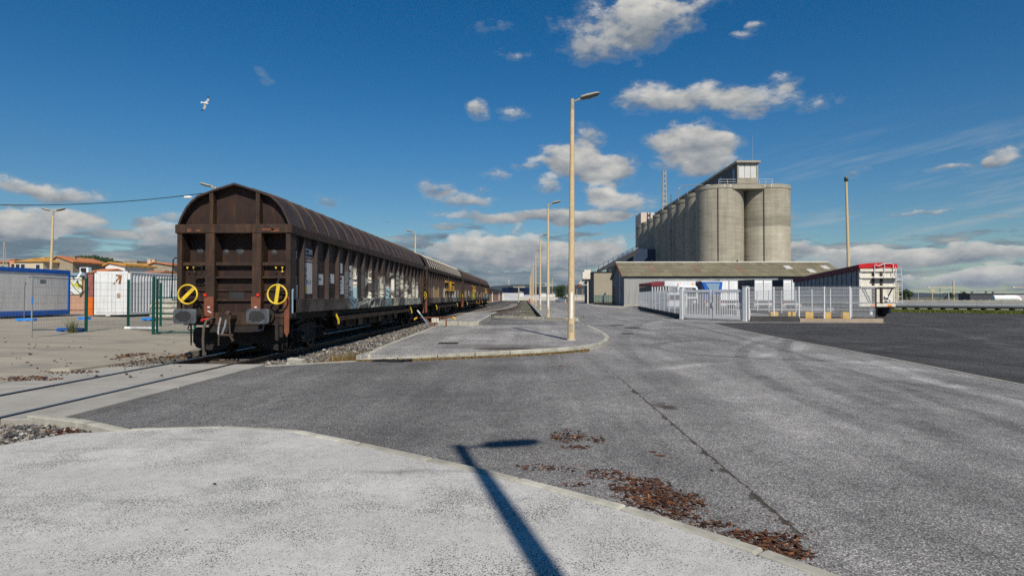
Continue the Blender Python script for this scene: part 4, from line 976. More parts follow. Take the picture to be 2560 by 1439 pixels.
# big yellow block lettering on the second to fourth wagons
def blocks(w, y0, s, col, m2=None):
    G_ = ['XXXX XXXX', '...X X  .', '...X XX X', '...X X  X', 'XXXX XXXX']
    for r_, row in enumerate(reversed(G_)):
        for c_, ch in enumerate(row):
            if ch == 'X':
                b = B(); b.box(1.302, 1.436, y0 + c_ * s, y0 + (c_ + 1) * s - .06, 1.95 + r_ * .155, 1.95 + (r_ + 1) * .155 - .012)
                b.build('painted_block', col, w)
M['sprayyel'] = pmat('spray_yellow', (.58, .30, .015), .6, .3, 3, (.10, .06, .02), .5, True)
M['spraylime'] = pmat('spray_lime', (.42, .42, .02), .6, .3, 3, (.10, .08, .02), .5, True)
blocks(wag[1], 8.6, .62, M['sprayyel'])
blocks(wag[2], 9.2, .62, M['sprayyel'])
blocks(wag[3], 9.2, .62, M['sprayyel'])
for (yy, c) in ((9.3, 'spraylime'), (11.9, 'spraylime')):
    b = B(); b.box(1.302, 1.432, yy, yy + 1.7, 1.25, 1.88); b.build('painted_block', M[c], wag[2])
b = B(); b.box(1.302, 1.432, 9.3, 11.6, 1.28, 1.88); b.build('painted_block', pmat('spray_pink', (.36, .07, .09), .6, .3, 3), wag[3])
b = B(); b.box(1.302, 1.432, 12.4, 13.6, 1.28, 1.88); b.build('painted_block', pmat('spray_teal', (.10, .34, .32), .6, .3, 3), wag[3])
# ------------------------------------------------------------------ lamp posts
def lamp_head(parent, top, ang, arm=.28, length=.66, up=R(14), m='lampgrey'):
    d = Vector((math.cos(ang), math.sin(ang), 0)); s = Vector((-d.y, d.x, 0)); u = Vector((0, 0, 1)); dd = (d * math.cos(up) + u * math.sin(up))
    b = B(); b.tube([top + u * -.10, top + dd * (arm * .6) + u * -.08, top + dd * (arm + .06) + u * -.05], [.028, .028, .045], 8); ar = b.build('arm', M[m], parent, smooth=True)
    o = top + dd * arm + u * -.04; nrm = s.cross(dd) * -1 if s.cross(dd).z < 0 else s.cross(dd)
    prof = [(0, .085, .05), (.06, .125, .075), (.35, .15, .085), (.8, .15, .075), (.95, .11, .05), (1.0, .04, .02)]
    vs, fs = [], []; K = 9
    for (t, hw, h) in prof:
        c = o + dd * (t * length)
        for k in range(K):
            a = math.pi * k / (K - 1); vs.append(c + s * hw * math.cos(a) + nrm * (h * math.sin(a)))
    for i in range(len(prof) - 1): fs += [(i * K + k, i * K + k + 1, (i + 1) * K + k + 1, (i + 1) * K + k) for k in range(K - 1)] + [(i * K, (i + 1) * K, (i + 1) * K + K - 1, i * K + K - 1)]
    fs += [tuple(range(K)), tuple(range(len(prof) * K - 1, (len(prof) - 1) * K - 1, -1))]
    b = B(); b.add(vs, fs); hd = b.build('lamp_head', M[m], parent, smooth=True)
    vs, fs = [], []
    for (t, hw, dp) in [(.04, .10, .03), (.10, .125, .075), (.5, .135, .085), (.85, .12, .07), (.97, .06, .02)]:
        c = o + dd * (t * length)
        for k in range(K):
            a = math.pi * k / (K - 1); vs.append(c + s * hw * math.cos(a) - nrm * (dp * math.sin(a)))
    for i in range(4): fs += [(i * K + k, i * K + k + 1, (i + 1) * K + k + 1, (i + 1) * K + k) for k in range(K - 1)]
    fs += [tuple(range(K)), tuple(range(5 * K - 1, 4 * K - 1, -1))]
    b = B(); b.add(vs, fs); b.build('lamp_bowl', M['lens'], hd, smooth=True)
    return hd
def lamp_post(loc, h, label, heads=(0.0,), group=None, plate=True, lean=(0, 0), r0=.118, r1=.062):
    t = thing('street_lamp', label, 'street lamp', loc, 0, group, (lean[0], lean[1], 0))
    b = B(); b.cyl((0, 0, -.1), (0, 0, h - .35), r0, r1 + .004, 20); b.build('pole', M['pole'], t, smooth=True)
    b = B(); b.cyl((0, 0, h - .36), (0, 0, h), r1 + .008, r1 + .004, 16); b.build('collar', M['lampgrey'], t, smooth=True)
    if plate:
        vs, fs = [], []; z0, z1 = .72, 1.58; rr = lambda z: r0 + (r1 + .004 - r0) * (z + .1) / (h - .25) + .004
        for z in (z0, z1):
            for k in range(7): a = R(-90) + (k - 3) * .105; vs.append((rr(z) * math.cos(a), rr(z) * math.sin(a), z))
        fs = [(k, k + 1, 8 + k, 7 + k) for k in range(6)]
        b = B(); b.add(vs, fs); b.build('white_band', M['white'], t)
    if plate:
        b = B(); b.obox((0, -r0 + .006, .42), .10, .03, .26); b.build('hatch', M['lampgrey'], t, bevel=.006)
        b = B(); b.lathe([(r0 + .05, -.02), (r0 + .05, .012), (r0 + .015, .035), (r0 - .01, .035)], n=18); b.build('base_collar', M['kerb'], t, smooth=True)
    for a in heads: lamp_head(t, Vector((0, 0, h)), a)
    return t
LR = 'concrete street lamps in a row along the pavement'
LY = [20.3, 43.2, 65.6, 88, 110.5, 133, 155.5, 178, 201]
names = ['nearest tall concrete street lamp, standing on the traffic island', 'second street lamp of the row, behind the one on the island', 'third street lamp counted from the island', 'fourth street lamp counted from the island', 'fifth street lamp counted from the island', 'sixth street lamp counted from the island', 'seventh street lamp counted from the island', 'eighth street lamp counted from the island', 'last and smallest street lamp at the far end of the row']
for i, y in enumerate(LY):
    lamp_post((1.52 + (.1 if 0 < i < 3 else 0), y, .14), 8.0, names[i], (0.0,), LR, True, (0, R(.35) if i == 0 else 0))
lamp_post((1.51, -2.06, .1), 8.0, 'street lamp behind the camera whose shadow falls on the pavement', (0.0,), LR)
# lamps of the yard
p = D(1038, 741, 61); lamp_post((p.x, 61, .05), 8.0, 'street lamp behind the train showing only head and shaft', (R(180),), 'lamps beyond the train', False)
p = D(124, 741, 45); lamp_post((p.x, 45, .4), 7.6, 'double armed concrete lamp behind the blue framed cabin', (0.0, R(180)), None, False, (0, R(1.6)))
p = D(545, 741, 37); lamp_post((p.x - .2, 37, .3), 8.0, 'lamp whose heads peek over the wagon roof', (R(150), R(190)), None, False)
t = thing('street_lamp', 'slim lamp arm with white head left of the wagon roof', 'street lamp', (D(505, 741, 34).x, 34, .3))
b = B(); b.cyl((0, 0, -.1), (0, 0, 6.6), .06, .04, 10); b.build('pole', M['steel'], t, smooth=True)
b = B(); b.tube([(0, 0, 6.5), (-.25, 0, 6.75), (-.6, 0, 6.85)], .025, 6); b.build('arm', M['steel'], t, smooth=True)
b = B(); b.lathe([(.01, -.36), (.06, -.32), (.085, -.1), (.06, .06), (.02, .1)], (-.72, 0, 6.87), 12, 'x'); b.build('lamp_head', M['white'], t, smooth=True)
# overhead cable
a, c = D(-700, 425, 37), D(545, 478, 37); pts = []
for i in range(40):
    s = i / 39; pts.append((a.x + (c.x - a.x) * s, 37, a.z + (c.z - a.z) * s - 4 * 1.45 * s * (1 - s)))
b = B(); b.tube(pts, .024, 5); tag(b.build('overhead_cable', M['black'], smooth=True), 'black sagging overhead cable left of the wagon roof', 'cable')

# ------------------------------------------------------------------ fences
def mesh_panel(parent, p0, p1, z0, h, m, dv=.055, rows=None, r=.003, name='wire_mesh'):
    p0, p1 = Vector((p0[0], p0[1], 0)), Vector((p1[0], p1[1], 0)); Ln = (p1 - p0).length; d = (p1 - p0) / Ln; s = Vector((-d.y, d.x, 0)) * r
    b = B(); n = max(2, int(Ln / dv))
    for i in range(n + 1):
        q = p0 + d * (Ln * i / n); a = [q - d * r, q + s, q + d * r]
        b.add([v + Vector((0, 0, z0)) for v in a] + [v + Vector((0, 0, z0 + h)) for v in a], [(0, 1, 4, 3), (1, 2, 5, 4), (2, 0, 3, 5)])
    for z in (rows or [z0 + .02 + (h - .04) * k / 9 for k in range(10)]):
        b.add([p0 + Vector((0, 0, z - r)), p0 + s * 1.5 + Vector((0, 0, z)), p0 + Vector((0, 0, z + r)), p1 + Vector((0, 0, z - r)), p1 + s * 1.5 + Vector((0, 0, z)), p1 + Vector((0, 0, z + r))], [(0, 1, 4, 3), (1, 2, 5, 4), (2, 0, 3, 5)])
    o = b.build(name, m, parent, fix=False); o['kind'] = 'stuff'; return o
# grey builder's fence standing open beside the cabin
z = yz(-15.7)
hp0, hp1 = Vector((D(80, 741, 19.4).x, 19.4)), Vector((D(214, 741, 22.7).x, 22.65))
t = thing('builders_fence', 'grey wire builders fence panel nearest the camera on the left', 'fence')
b = B(); b.cyl((hp0.x, hp0.y, z - .02), (hp0.x, hp0.y, z + 2.02), .024, n=10); b.build('post', M['steel'], t, smooth=True)
b = B(); b.cyl((hp0.x, hp0.y, z + 1.10), (hp0.x, hp0.y, z + 1.32), .027, n=10); b.build('blue_sleeve', M['brightblue'], t, smooth=True)
b = B(); b.tube([(hp0.x - .1, hp0.y, z + 1.97), (hp1.x, hp1.y, z + 1.97)], .016, 6); b.build('top_rail', M['greywire'], t)
b = B(); b.tube([(hp0.x, hp0.y, z + .26), (hp1.x, hp1.y, z + .12)], .014, 6); b.build('bottom_rail', M['greywire'], t)
mesh_panel(t, hp0, hp1, z + .2, 1.72, M['greywire'], .09, [z + .3 + k * .27 for k in range(7)], .0028)
b = B(); b.obox((hp0.x - .13, hp0.y + .6, z + 1.83), .02, .26, .14); b.build('plate', M['steel'], t)
t = thing('builders_fence', 'farther grey wire fence panel in front of the blue framed cabin', 'fence')
q0, q1 = G(60, 800, .33), G(-190, 812, .33); q0 = Vector((q0.x, q0.y)); q1 = Vector((q1.x, q1.y)); zz = .33
b = B(); b.tube([(q0.x, q0.y, zz), (q0.x + .02, q0.y, zz + 1.75), (q0.x + .06, q0.y, zz + 1.95), (q0.x + .25, q0.y - .3, zz + 2.02), (hp0.x - 2, hp0.y + 4, zz + 2.0)][:4], .022, 8); b.build('post', M['greywire'], t, smooth=True)
mesh_panel(t, q0, q1, zz + .1, 1.62, M['greywire'], .09, [zz + .15 + k * .26 for k in range(7)], .003)
def fence_foot(px, py, zf, w, lb):
    p = G(px, py, zf); b = B(); b.box(-w / 2, w / 2, -.12, .12, .05, .15); b.box(-w / 2, -w / 2 + .14, -.12, .12, 0, .05); b.box(-.08, .08, -.12, .12, 0, .05); b.box(w / 2 - .14, w / 2, -.12, .12, 0, .05); b.lathe([(.035, .0), (.035, .02)], (.2, 0, .15), 8)
    tag(b.build('barrier_foot', M['blue'] if py > 810 else M['brightblue'], None, bevel=.01, loc=(p.x, p.y, zf), ), lb, 'barrier foot')
fence_foot(65, 803, .33, .95, 'bright blue plastic fence foot in front of the cabin')
fence_foot(178, 829, .26, .95, 'dark blue fence foot with a weed growing beside it')
fence_foot(211, 799, .33, .55, 'small blue fence foot behind the first green post')
fence_foot(374, 801, .33, .7, 'small blue fence foot behind the green gate')
def wweed2():
    p = G(185 + random.gauss(0, 6), 830, .26); return Vector((p.x, p.y - .1, .25))
struct(blades('weed', 160, wweed2, .1, .62, M['grass'], .007), 'stuff', 'tall thin green weed beside the dark blue fence foot')
# green mesh fence and gate
GF = [(G(212, 832, .25), .25), (G(323, 820, .28), .28), (G(383, 835, .22), .22)]
t = thing('mesh_fence', 'dark green welded mesh fence between the cabin and the wagon', 'fence')
gp = [Vector((D(216, 741, 22.7).x, 22.7)), Vector((D(321, 741, 24.6).x, 24.6)), Vector((D(384, 741, 22.1).x, 22.1))]
for i, p in enumerate(gp):
    z = yz(p.x); b = B(); b.box(p.x - .045, p.x + .045, p.y - .03, p.y + .03, z - .1, z + (2.02 if i < 2 else 2.12)); b.build('post', M['green'], t, bevel=.006)
for a, c in zip(gp, gp[1:]):
    z = yz((a.x + c.x) / 2); mesh_panel(t, a, c, z + .06, 1.86, M['greenwire'], .055, [z + .08, z + .13, z + .35, z + .6, z + .85, z + 1.1, z + 1.35, z + 1.6, z + 1.86], .0027)
gt = thing('mesh_gate', 'dark green mesh gate standing beside the wagon corner', 'gate')
g0, g1 = Vector((D(393, 741, 22.25).x, 22.25)), Vector((D(488, 741, 22.2).x, 22.2)); z = yz(-12.3)
for p in (g0, g1):
    b = B(); b.box(p.x - .03, p.x + .03, p.y - .03, p.y + .03, z, z + 2.08); b.build('stile', M['green'], gt, bevel=.005)
for zz in (.10, .78, 1.38, 2.05):
    b = B(); b.box(g0.x + .031, g1.x - .031, 22.22, 22.28, z + zz - .025, z + zz + .025); b.build('cross_bar', M['green'], gt)
mesh_panel(gt, g0, g1, z + .12, 1.9, M['greenwire'], .055, [z + .2 + .2 * k for k in range(9)], .0027)
b = B(); p = D(402, 741, 27); b.box(p.x - .04, p.x + .04, 26.97, 27.03, .2, 2.2); tag(b.build('fence_post', M['green'], None, bevel=.005), 'lone dark green fence post behind the mesh gate', 'post')
# ------------------------------------------------------------------ site cabin
CX = -28.0
YEND = 36.0
while D(174, 741, YEND).x > CX: YEND += .05
t = thing('site_cabin', 'white site cabin with a bright blue frame', 'cabin', (CX, YEND - 14.0, .38))
H = 2.80; LN = 14.0
b = B(); b.box(-2.4, -.03, .06, LN - .06, .33, H - .1); b.build('wall', M['white'], t)
pm = pmat('cabin_sheet', (.62, .61, .58), .55, .06, 2, (.40, .36, .28), .35, True)
b = B()
for i in range(14): b.box(-.028, -.012, .16 + i * .98, .16 + i * .98 + .97, .42, H - .24) if False else None
sp = B(); sp.box(-.028, -.014, .006, .974, .42, H - .24); spm = sp.mesh('wall_panel', pm)
for i in range(14): inst(spm, 'wall_panel', t, (0, .14 + i * .98, 0))
for (ya, yb, z0, z1, nm) in ((0, LN, H - .24, H, 'roof_beam'), (0, LN, .12, .38, 'floor_beam')):
    b = B(); b.box(-2.45, .03, ya, yb, z0, z1); b.build(nm, M['blue'], t, bevel=.02)
for ya in (0, LN - .16):
    b = B(); b.box(-.16, .035, ya, ya + .16, .38, H - .24); b.build('corner_post', M['blue'], t, bevel=.01)
for ya in (1, 5, 9, 13): b = B(); b.box(-.5, -.1, ya - .2, ya + .2, 0, .12); b.build('support_block', M['concrete'], t)
# pinkish shed with a painted board behind, and the air unit on its roof
t = thing('pink_hut', 'low pinkish hut with a green and white sprayed board', 'hut')
a = D(166, 741, 44); c = D(236, 741, 44)
b = B(); b.box(a.x, c.x + .3, 44, 48, .3, 2.0); b.build('wall', M['pink'], t)
gm, nt, pp = newmat('sprayed_board'); tcx = nd(nt, 'ShaderNodeTexCoord').outputs['Object']
wv = nd(nt, 'ShaderNodeTexWave', {'Vector': tcx, 'Scale': 1.1, 'Distortion': 6.0, 'Detail': 2.0}, bands_direction='DIAGONAL').outputs[1]
nn = noise(nt, tcx, 2.4, 3).outputs[0]
cc = mixc(nt, sstep(nt, nn, .50, .56), (.66, .68, .66), (.52, .52, .04)); cc = mixc(nt, sstep(nt, wv, .86, .93), cc, (.10, .085, .03)); setp(nt, pp, col=cc, rough=.6)
b = B(); b.box(a.x + .05, D(206, 741, 44).x, 43.93, 43.99, 1.75, 3.05); b.build('painted_board', gm, t)
b = B(); b.box(a.x - .2, c.x + .4, 43.8, 48.2, 3.10, 3.30); b.build('roof', M['skyblue'], t)
b = B(); b.box(a.x, c.x + .3, 44.1, 48, 2.0, 3.1); b.build('upper_wall', M['pink'], t)
q = D(209, 741, 45); t = thing('air_conditioner', 'white boxed air conditioning unit on the hut roof', 'air conditioner', (q.x, 45, 3.30))
b = B(); b.box(-.33, .33, 0, .35, .03, .46); b.build('casing', M['white'], t, bevel=.02)
b = B(); b.box(-.24, .18, -.02, .0, .07, .42); b.build('grille', M['under'], t)
b = B(); p0 = D(194, 694, 43); b.obox((p0.x, 43, p0.z), .14, .03, 1.0, (0, R(32), 0)); tag(b.build('white_plank', M['white']), 'white plank leaning on the hut roof edge', 'plank')
# ------------------------------------------------------------------ white shipping container
yc = 36.2
xa, xb = D(236, 741, yc).x, D(325, 741, yc).x
zg = .48
t = thing('shipping_container', 'white corrugated shipping container with rust scabs by its door', 'container', (xa, yc, zg))
Wc = xb - xa; Hc = 2.62; Lc = 12.0
def corr(parent, x, y0, y1, z0, z1, m, pitch=.30, dep=.045, nm='corrugated_side'):
    b = B(); y = y0; prof = []
    while y < y1 - 1e-6:
        for dy, dx in ((0, 0), (.34, 0), (.5, -1), (.84, -1)): prof.append((y + dy * pitch, x + dx * dep))
        y += pitch
    prof = [(yy, xx) for yy, xx in prof if yy <= y1] + [(y1, x)]
    vs = [(xx, yy, z0) for yy, xx in prof] + [(xx, yy, z1) for yy, xx in prof]; n = len(prof)
    b.add(vs, [(i, i + 1, n + i + 1, n + i) for i in range(n - 1)]); return b.build(nm, m, parent, fix=False)
M['cwhite'] = pmat('container_white', (.68, .69, .69), .5, .06, 2, (.36, .30, .24), .3, True)
corr(t, Wc - .02, .12, Lc - .1, .16, Hc - .12, M['cwhite'])
b = B(); b.box(.04, Wc - .09, .1, Lc - .1, .10, Hc - .06); b.build('inner_wall', M['cwhite'], t)
for (x0, x1, y0, y1, z0, z1, nm) in ((Wc - .10, Wc, 0, Lc, Hc - .11, Hc, 'top_rail'), (Wc - .10, Wc, 0, Lc, .02, .15, 'bottom_rail'), (Wc - .13, Wc + .01, -.01, .14, .02, Hc, 'corner_post'), (0, .12, -.01, .14, .02, Hc, 'corner_post'), (.12, Wc - .13, -.005, .1, Hc - .14, Hc - .01, 'door_header'), (.12, Wc - .13, -.005, .1, .02, .14, 'door_sill')):
    b = B(); b.box(x0, x1, y0, y1, z0, z1); b.build(nm, M['cwhite'], t, bevel=.006)
for i in range(2):
    x0 = .13 + i * (Wc - .27) / 2; b = B(); b.box(x0 + .01, x0 + (Wc - .27) / 2 - .01, -.035, .09, .15, Hc - .15); dr = b.build('door', M['cwhite'], t, bevel=.01)
    for k in (.25, .75):
        xx = x0 + k * (Wc - .27) / 2; b = B(); b.cyl((xx, -.06, .12), (xx, -.06, Hc - .1), .018, n=8); b.build('lock_rod', M['cwhite'], dr, smooth=True)
b = B(); b.prism([(1.15, 1.85), (1.25, 1.83), (1.55, 2.2), (1.48, 1.86), (1.62, 1.84), (1.70, 2.38), (1.35, 2.42), (1.33, 2.33), (1.5, 2.3), (1.35, 2.08)], -.046, -.037, 'y'); b.build('rust_scab', pmat('orange_rust', (.24, .095, .028), .9, .3, 8), t)
b = B(); b.box(1.42, 1.60, -.08, -.036, 1.05, 1.30); b.build('lock_box', pmat('tan_box', (.40, .27, .15), .8, .15, 5), t)
for x in (.0, Wc - .13):
    for z0 in (.02, Hc - .10): b = B(); b.box(x + .005, x + .125, -.016, .10, z0, z0 + .10); b.build('corner_casting', M['rust'] if z0 > 1 else M['cwhite'], t)
# second container further along, behind the green gate
# orange and red steel frame left of the container
t = thing('steel_frame', 'narrow orange and red steel door frame left of the container', 'frame')
x0, x1 = D(222, 741, 36.5).x, D(235, 741, 36.5).x
b = B(); b.box(x0, x1, 36.4, 36.6, .45, 1.55); b.build('lower_panel', pmat('orange_paint', (.62, .14, .02), .6, .15, 4), t, bevel=.01)
b = B(); b.box(x0, x1, 36.4, 36.6, 1.552, 2.95); b.build('upper_panel', pmat('faded_red', (.28, .10, .09), .7, .4, 5), t, bevel=.01)
b = B(); b.box(x0 - .16, x0 - .03, 36.35, 36.5, .45, 3.0); b.build('jamb', M['greywire'], t)
b = B(); b.box(x0 - .16, x1, 36.38, 36.62, 2.952, 3.04); b.build('lintel', M['rust'], t)
# odds and ends on the yard
p = G(315, 784, .48); t = thing('covered_roll', 'grey tarpaulin wrapped roll lying before the container', 'roll', (p.x, p.y - .6, .45))
b = B(); b.prism([(-.9, .10), (-.88, .34), (-.2, .36), (.75, .30), (.75, .12), (.2, .02), (-.4, .06)], -.35, .25, 'y'); b.build('cover', pmat('grey_tarpaulin', (.30, .29, .28), .7, .15, 3), t, bevel=.04)
b = B(); b.cyl((.52, -.42, .19), (.52, .3, .19), .19, n=18); b.build('roll_end', pmat('paper_roll', (.42, .38, .33), .8, .15, 4), t, smooth=True)
p = G(355, 823, .26); b = B(); b.cyl((-.75, .1, .06), (.75, -.1, .06), .06, n=10); tag(b.build('white_pipe', M['white'], None, smooth=True, loc=(p.x, p.y, .25)), 'white plastic pipe lying inside the green fence', 'pipe')
p = G(270, 789, .45); b = B(); b.prism([(-.12, 0), (.12, 0), (.05, .14), (-.06, .10)], -.05, .05, 'y'); tag(b.build('paper_scrap', M['white'], None, loc=(p.x, p.y, .44)), 'white scrap of paper on the yard before the container', 'scrap')
p = D(418, 741, 33); t = thing('sand_bags', 'pale stack of sacks behind the green gate', 'sacks', (p.x, 33, .36))
for r_ in range(4):
    for c_ in range(3):
        b = B(); b.lathe([(.05, -.34), (.12, -.3), (.15, 0), (.12, .3), (.05, .34)], (c_ * .66 - .6 + .1 * (r_ % 2), 0, .14 + r_ * .27), 10, 'x'); b.build('sack', M['kerb'], t, smooth=True)
# ------------------------------------------------------------------ houses beyond the yard
M['tile'] = pmat('ochre_tiles', (.50, .25, .045), .85, .25, .8, (.22, .10, .03), .6, bmp=.5, bscale=6)
M['tile2'] = pmat('orange_tiles', (.50, .18, .065), .85, .25, .8, (.30, .10, .04), .5, bmp=.5, bscale=6)
M['render'] = pmat('cream_render', (.52, .44, .31), .9, .08, .5, (.40, .33, .22), .4)
M['stonew'] = pmat('stone_gable', (.30, .25, .18), .95, .3, 2.5, (.20, .16, .11), .5, bmp=.6, bscale=5)
M['beige'] = pmat('beige_render', (.36, .31, .22), .9, .1, .4, (.28, .23, .16), .4)
M['hwhite'] = pmat('white_render', (.66, .66, .64), .9, .06, .5, (.5, .46, .4), .3)
M['orender'] = pmat('orange_render', (.55, .24, .12), .9, .08, .5)
def house(px0, px1, pye, pyr, y, depth, wall, tile, label, kind='gable_x', win=(), chim=(), base=.2):
    """front wall between two sight lines; eave and ridge heights read at the front"""
    a, c = D(px0, pye, y), D(px1, pye, y); ze = a.z; zr = D(px0, pyr, y).z; W = c.x - a.x
    t = thing('house', label, 'house', (a.x, y, base)); ze -= base; zr -= base
    b = B(); b.box(0, W, 0, depth, 0, ze)
    ov = .35
    if kind == 'gable_y': b.prism([(0, ze), (W, ze), (W / 2, zr)], 0, depth, 'y')
    elif kind == 'shed_r': b.prism([(0, ze), (W, ze), (W * .25, zr)], 0, depth, 'y')
    b.build('wall', wall, t)
    r_ = B()
    if kind == 'hip':
        k = min(W, depth) * .42
        vs = [(-ov, -ov, ze), (W + ov, -ov, ze), (W + ov, depth + ov, ze), (-ov, depth + ov, ze), (k, depth / 2, zr), (W - k, depth / 2, zr)]
        r_.add(vs, [(0, 1, 5, 4), (1, 2, 5), (2, 3, 4, 5), (3, 0, 4), (3, 2, 1, 0)])
    elif kind == 'gable_x':
        r_.prism([(-ov, ze), (depth + ov, ze), (depth / 2, zr)], -ov, W + ov, 'x')
    elif kind == 'gable_y':
        th = .18
        r_.prism([(-ov, ze - .15), (W / 2, zr), (W + ov, ze - .15), (W + ov, ze - .15 + th), (W / 2, zr + th), (-ov, ze - .15 + th)], -ov, depth + ov, 'y')
    elif kind == 'shed_r':
        th = .18; r_.prism([(-ov, ze - .1), (W * .25, zr), (W + ov, ze - .1), (W + ov, ze + th), (W * .25, zr + th), (-ov, ze + th)], -ov, depth + ov, 'y')
    else: r_.box(-.1, W + .1, -.1, depth + .1, ze, ze + .2)
    ro = r_.build('roof', tile, t)
    for (fx, z0, w_, h_) in win:
        q = B(); x = fx * W; z0 = ze - z0
        q.box(x - w_ / 2, x + w_ / 2, -.02, .05, z0 - h_, z0); wi = q.build('window', M['glass'], t)
        q = B(); q.box(x - w_ / 2 - .08, x + w_ / 2 + .08, -.10, -.021, z0 - h_ - .10, z0 - h_); q.build('sill', M['hwhite'], wi)
        q = B(); q.box(x - w_ / 2 - .06, x - w_ / 2, -.05, -.021, z0 - h_, z0); q.box(x + w_ / 2, x + w_ / 2 + .06, -.05, -.021, z0 - h_, z0); q.box(x - w_ / 2 - .06, x + w_ / 2 + .06, -.05, -.021, z0, z0 + .06); q.build('frame', M['hwhite'], wi)
    for (fx, fy, h_) in chim:
        q = B(); q.box(fx * W - .35, fx * W + .35, fy * depth - .3, fy * depth + .3, ze, zr + h_); q.box(fx * W - .45, fx * W + .45, fy * depth - .4, fy * depth + .4, zr + h_, zr + h_ + .12); q.build('chimney', wall, ro)
    return t
house(36, 108, 654, 639, 120, 8.5, M['render'], M['tile'], 'cream house with an ochre hipped roof above the cabin', 'hip', ((.12, .5, .8, 1.6), (.30, .5, .8, 1.6), (.82, .6, .8, 1.6)), ((.62, .35, -.3),))
house(24, 37, 650, 648.5, 126, 8, M['orender'], M['tile2'], 'small orange rendered house left of the hipped roof', 'flat', ((.7, .8, .8, 1.2),))
house(-40, 20, 656, 649, 140, 9, M['beige'], M['tile2'], 'low house with dull roof at the far left edge', 'gable_x', ((.8, .7, .8, 1.2),))
house(130, 182, 655, 641, 124, 10, M['stonew'], M['tile2'], 'stone gabled house with orange roof behind the double lamp', 'shed_r', ((.2, .4, .7, 1.1),), ((.55, .3, .2),))
house(183, 206, 657, 652, 128, 9, M['darkgrey'], M['tile2'], 'side wall of the stone gabled house, painted dark for its shade', 'gable_x', ((.3, .6, .8, 1.2),))  # dark grey wall colour stands in for the shade on the side wall
house(222, 252, 681, 669, 95, 7, M['beige'], M['tile2'], 'low roof of red orange tiles beyond the air conditioner', 'gable_x')
house(264, 312, 664, 657, 100, 8, M['hwhite'], M['tile'], 'white sloped-top building behind the container', 'shed_r', ((.2, 1.0, .7, 1.0),))
house(310, 342, 654, 654, 135, 8, M['beige'], M['stonew'], 'plain beige block standing above the white container', 'flat')
house(345, 376, 660, 657, 130, 8, M['render'], M['tile'], 'yellowish low house between the beige block and the wagon', 'flat', (), ((.4, .3, .9), (.75, .3, .8)))
house(372, 432, 663, 656, 118, 9, M['stonew'], M['tile2'], 'stone house with a bright orange roof beside the wagon', 'shed_r', ((.75, .9, 1.0, 1.2),))
house(355, 395, 681, 675, 92, 6, M['beige'], M['tile2'], 'low red tiled roof just above the container', 'gable_x')
# antenna mast and stays at the far left
b = B(); q = D(8, 741, 75); b.cyl((q.x, 75, .3), (q.x, 75, D(8, 604, 75).z), .09, .05, 8); b.cyl((q.x + .1, 75, D(8, 606, 75).z), (q.x + .35, 75, D(8, 658, 75).z), .04, n=6); b.cyl((q.x, 75, D(8, 640, 75).z), (q.x + .28, 75, D(8, 640, 75).z), .03, n=6)
tag(b.build('boat_mast', M['lampgrey'], smooth=True), 'thin grey boat mast with stay at the left edge', 'mast')
# ------------------------------------------------------------------ grain silo
def silo_mat(name, pale):
    m, nt, p = newmat(name)
    t = nd(nt, 'ShaderNodeTexCoord').outputs['Object']; z = nd(nt, 'ShaderNodeSeparateXYZ', {0: t}).outputs[2]
    lay = noise(nt, vmth(nt, 'MULTIPLY', t, (.10, .10, 1.0)).outputs[0], 2.2, 5, .6).outputs[0]
    vst = noise(nt, vmth(nt, 'MULTIPLY', t, (1, 1, .05)).outputs[0], 1.3, 6, .62).outputs[0]
    pat = noise(nt, t, .30, 5, .6).outputs[0]
    k = mth(nt, 'MULTIPLY', nd(nt, 'ShaderNodeMapRange', {0: lay, 1: .3, 2: .7, 3: .86, 4: 1.14}).outputs[0], nd(nt, 'ShaderNodeMapRange', {0: vst, 1: .3, 2: .7, 3: .84, 4: 1.16}).outputs[0])
    k = mth(nt, 'MULTIPLY', k, nd(nt, 'ShaderNodeMapRange', {0: pat, 1: .3, 2: .7, 3: .85, 4: 1.12}).outputs[0])
    if pale:   # the lower drum was washed pale, the band above it stays dark
        zz = mth(nt, 'ADD', z, mth(nt, 'MULTIPLY', mth(nt, 'SUBTRACT', pat, .5), .8))
        k = mth(nt, 'MULTIPLY', k, mth(nt, 'ADD', 1.0, mth(nt, 'SUBTRACT', mth(nt, 'MULTIPLY', sstep(nt, zz, 16.2, 15.7), .22), mth(nt, 'MULTIPLY', mth(nt, 'MULTIPLY', sstep(nt, zz, 15.8, 16.2), sstep(nt, zz, 18.3, 17.6)), .20))))
    c = mixc(nt, 1.0, (.335, .303, .235), nd(nt, 'ShaderNodeCombineColor', {0: k, 1: k, 2: k}).outputs[0], 'MULTIPLY')
    setp(nt, p, col=c, rough=.92, spec=.15, norm=bump(nt, lay, .25, .05)); return m
M['silo'] = silo_mat('shuttered_concrete', False); M['silo_pale'] = silo_mat('washed_shuttered_concrete', True)
XC1, XC2, YC, SP, RS, HS = 41.05, 50.7, 130.0, 8.7, 4.83, 23.7
t = thing('grain_silo', 'tall grey concrete grain silo of clustered drums behind the shed', 'silo')
def drum(x, y, m, RS=4.83):
    b = B(); n = 56; P = [(x + RS * math.cos(2 * math.pi * i / n), y + RS * math.sin(2 * math.pi * i / n)) for i in range(n)]
    b.prism(P, 0, HS, 'z'); o = b.build('drum', m, t, smooth=True)
    b = B(); P2 = [(x + (RS + .10) * math.cos(2 * math.pi * i / n), y + (RS + .10) * math.sin(2 * math.pi * i / n)) for i in range(n)]
    b.prism(P2, HS + .004, HS + .78, 'z'); b.build('parapet', M['silo'], t, smooth=True)
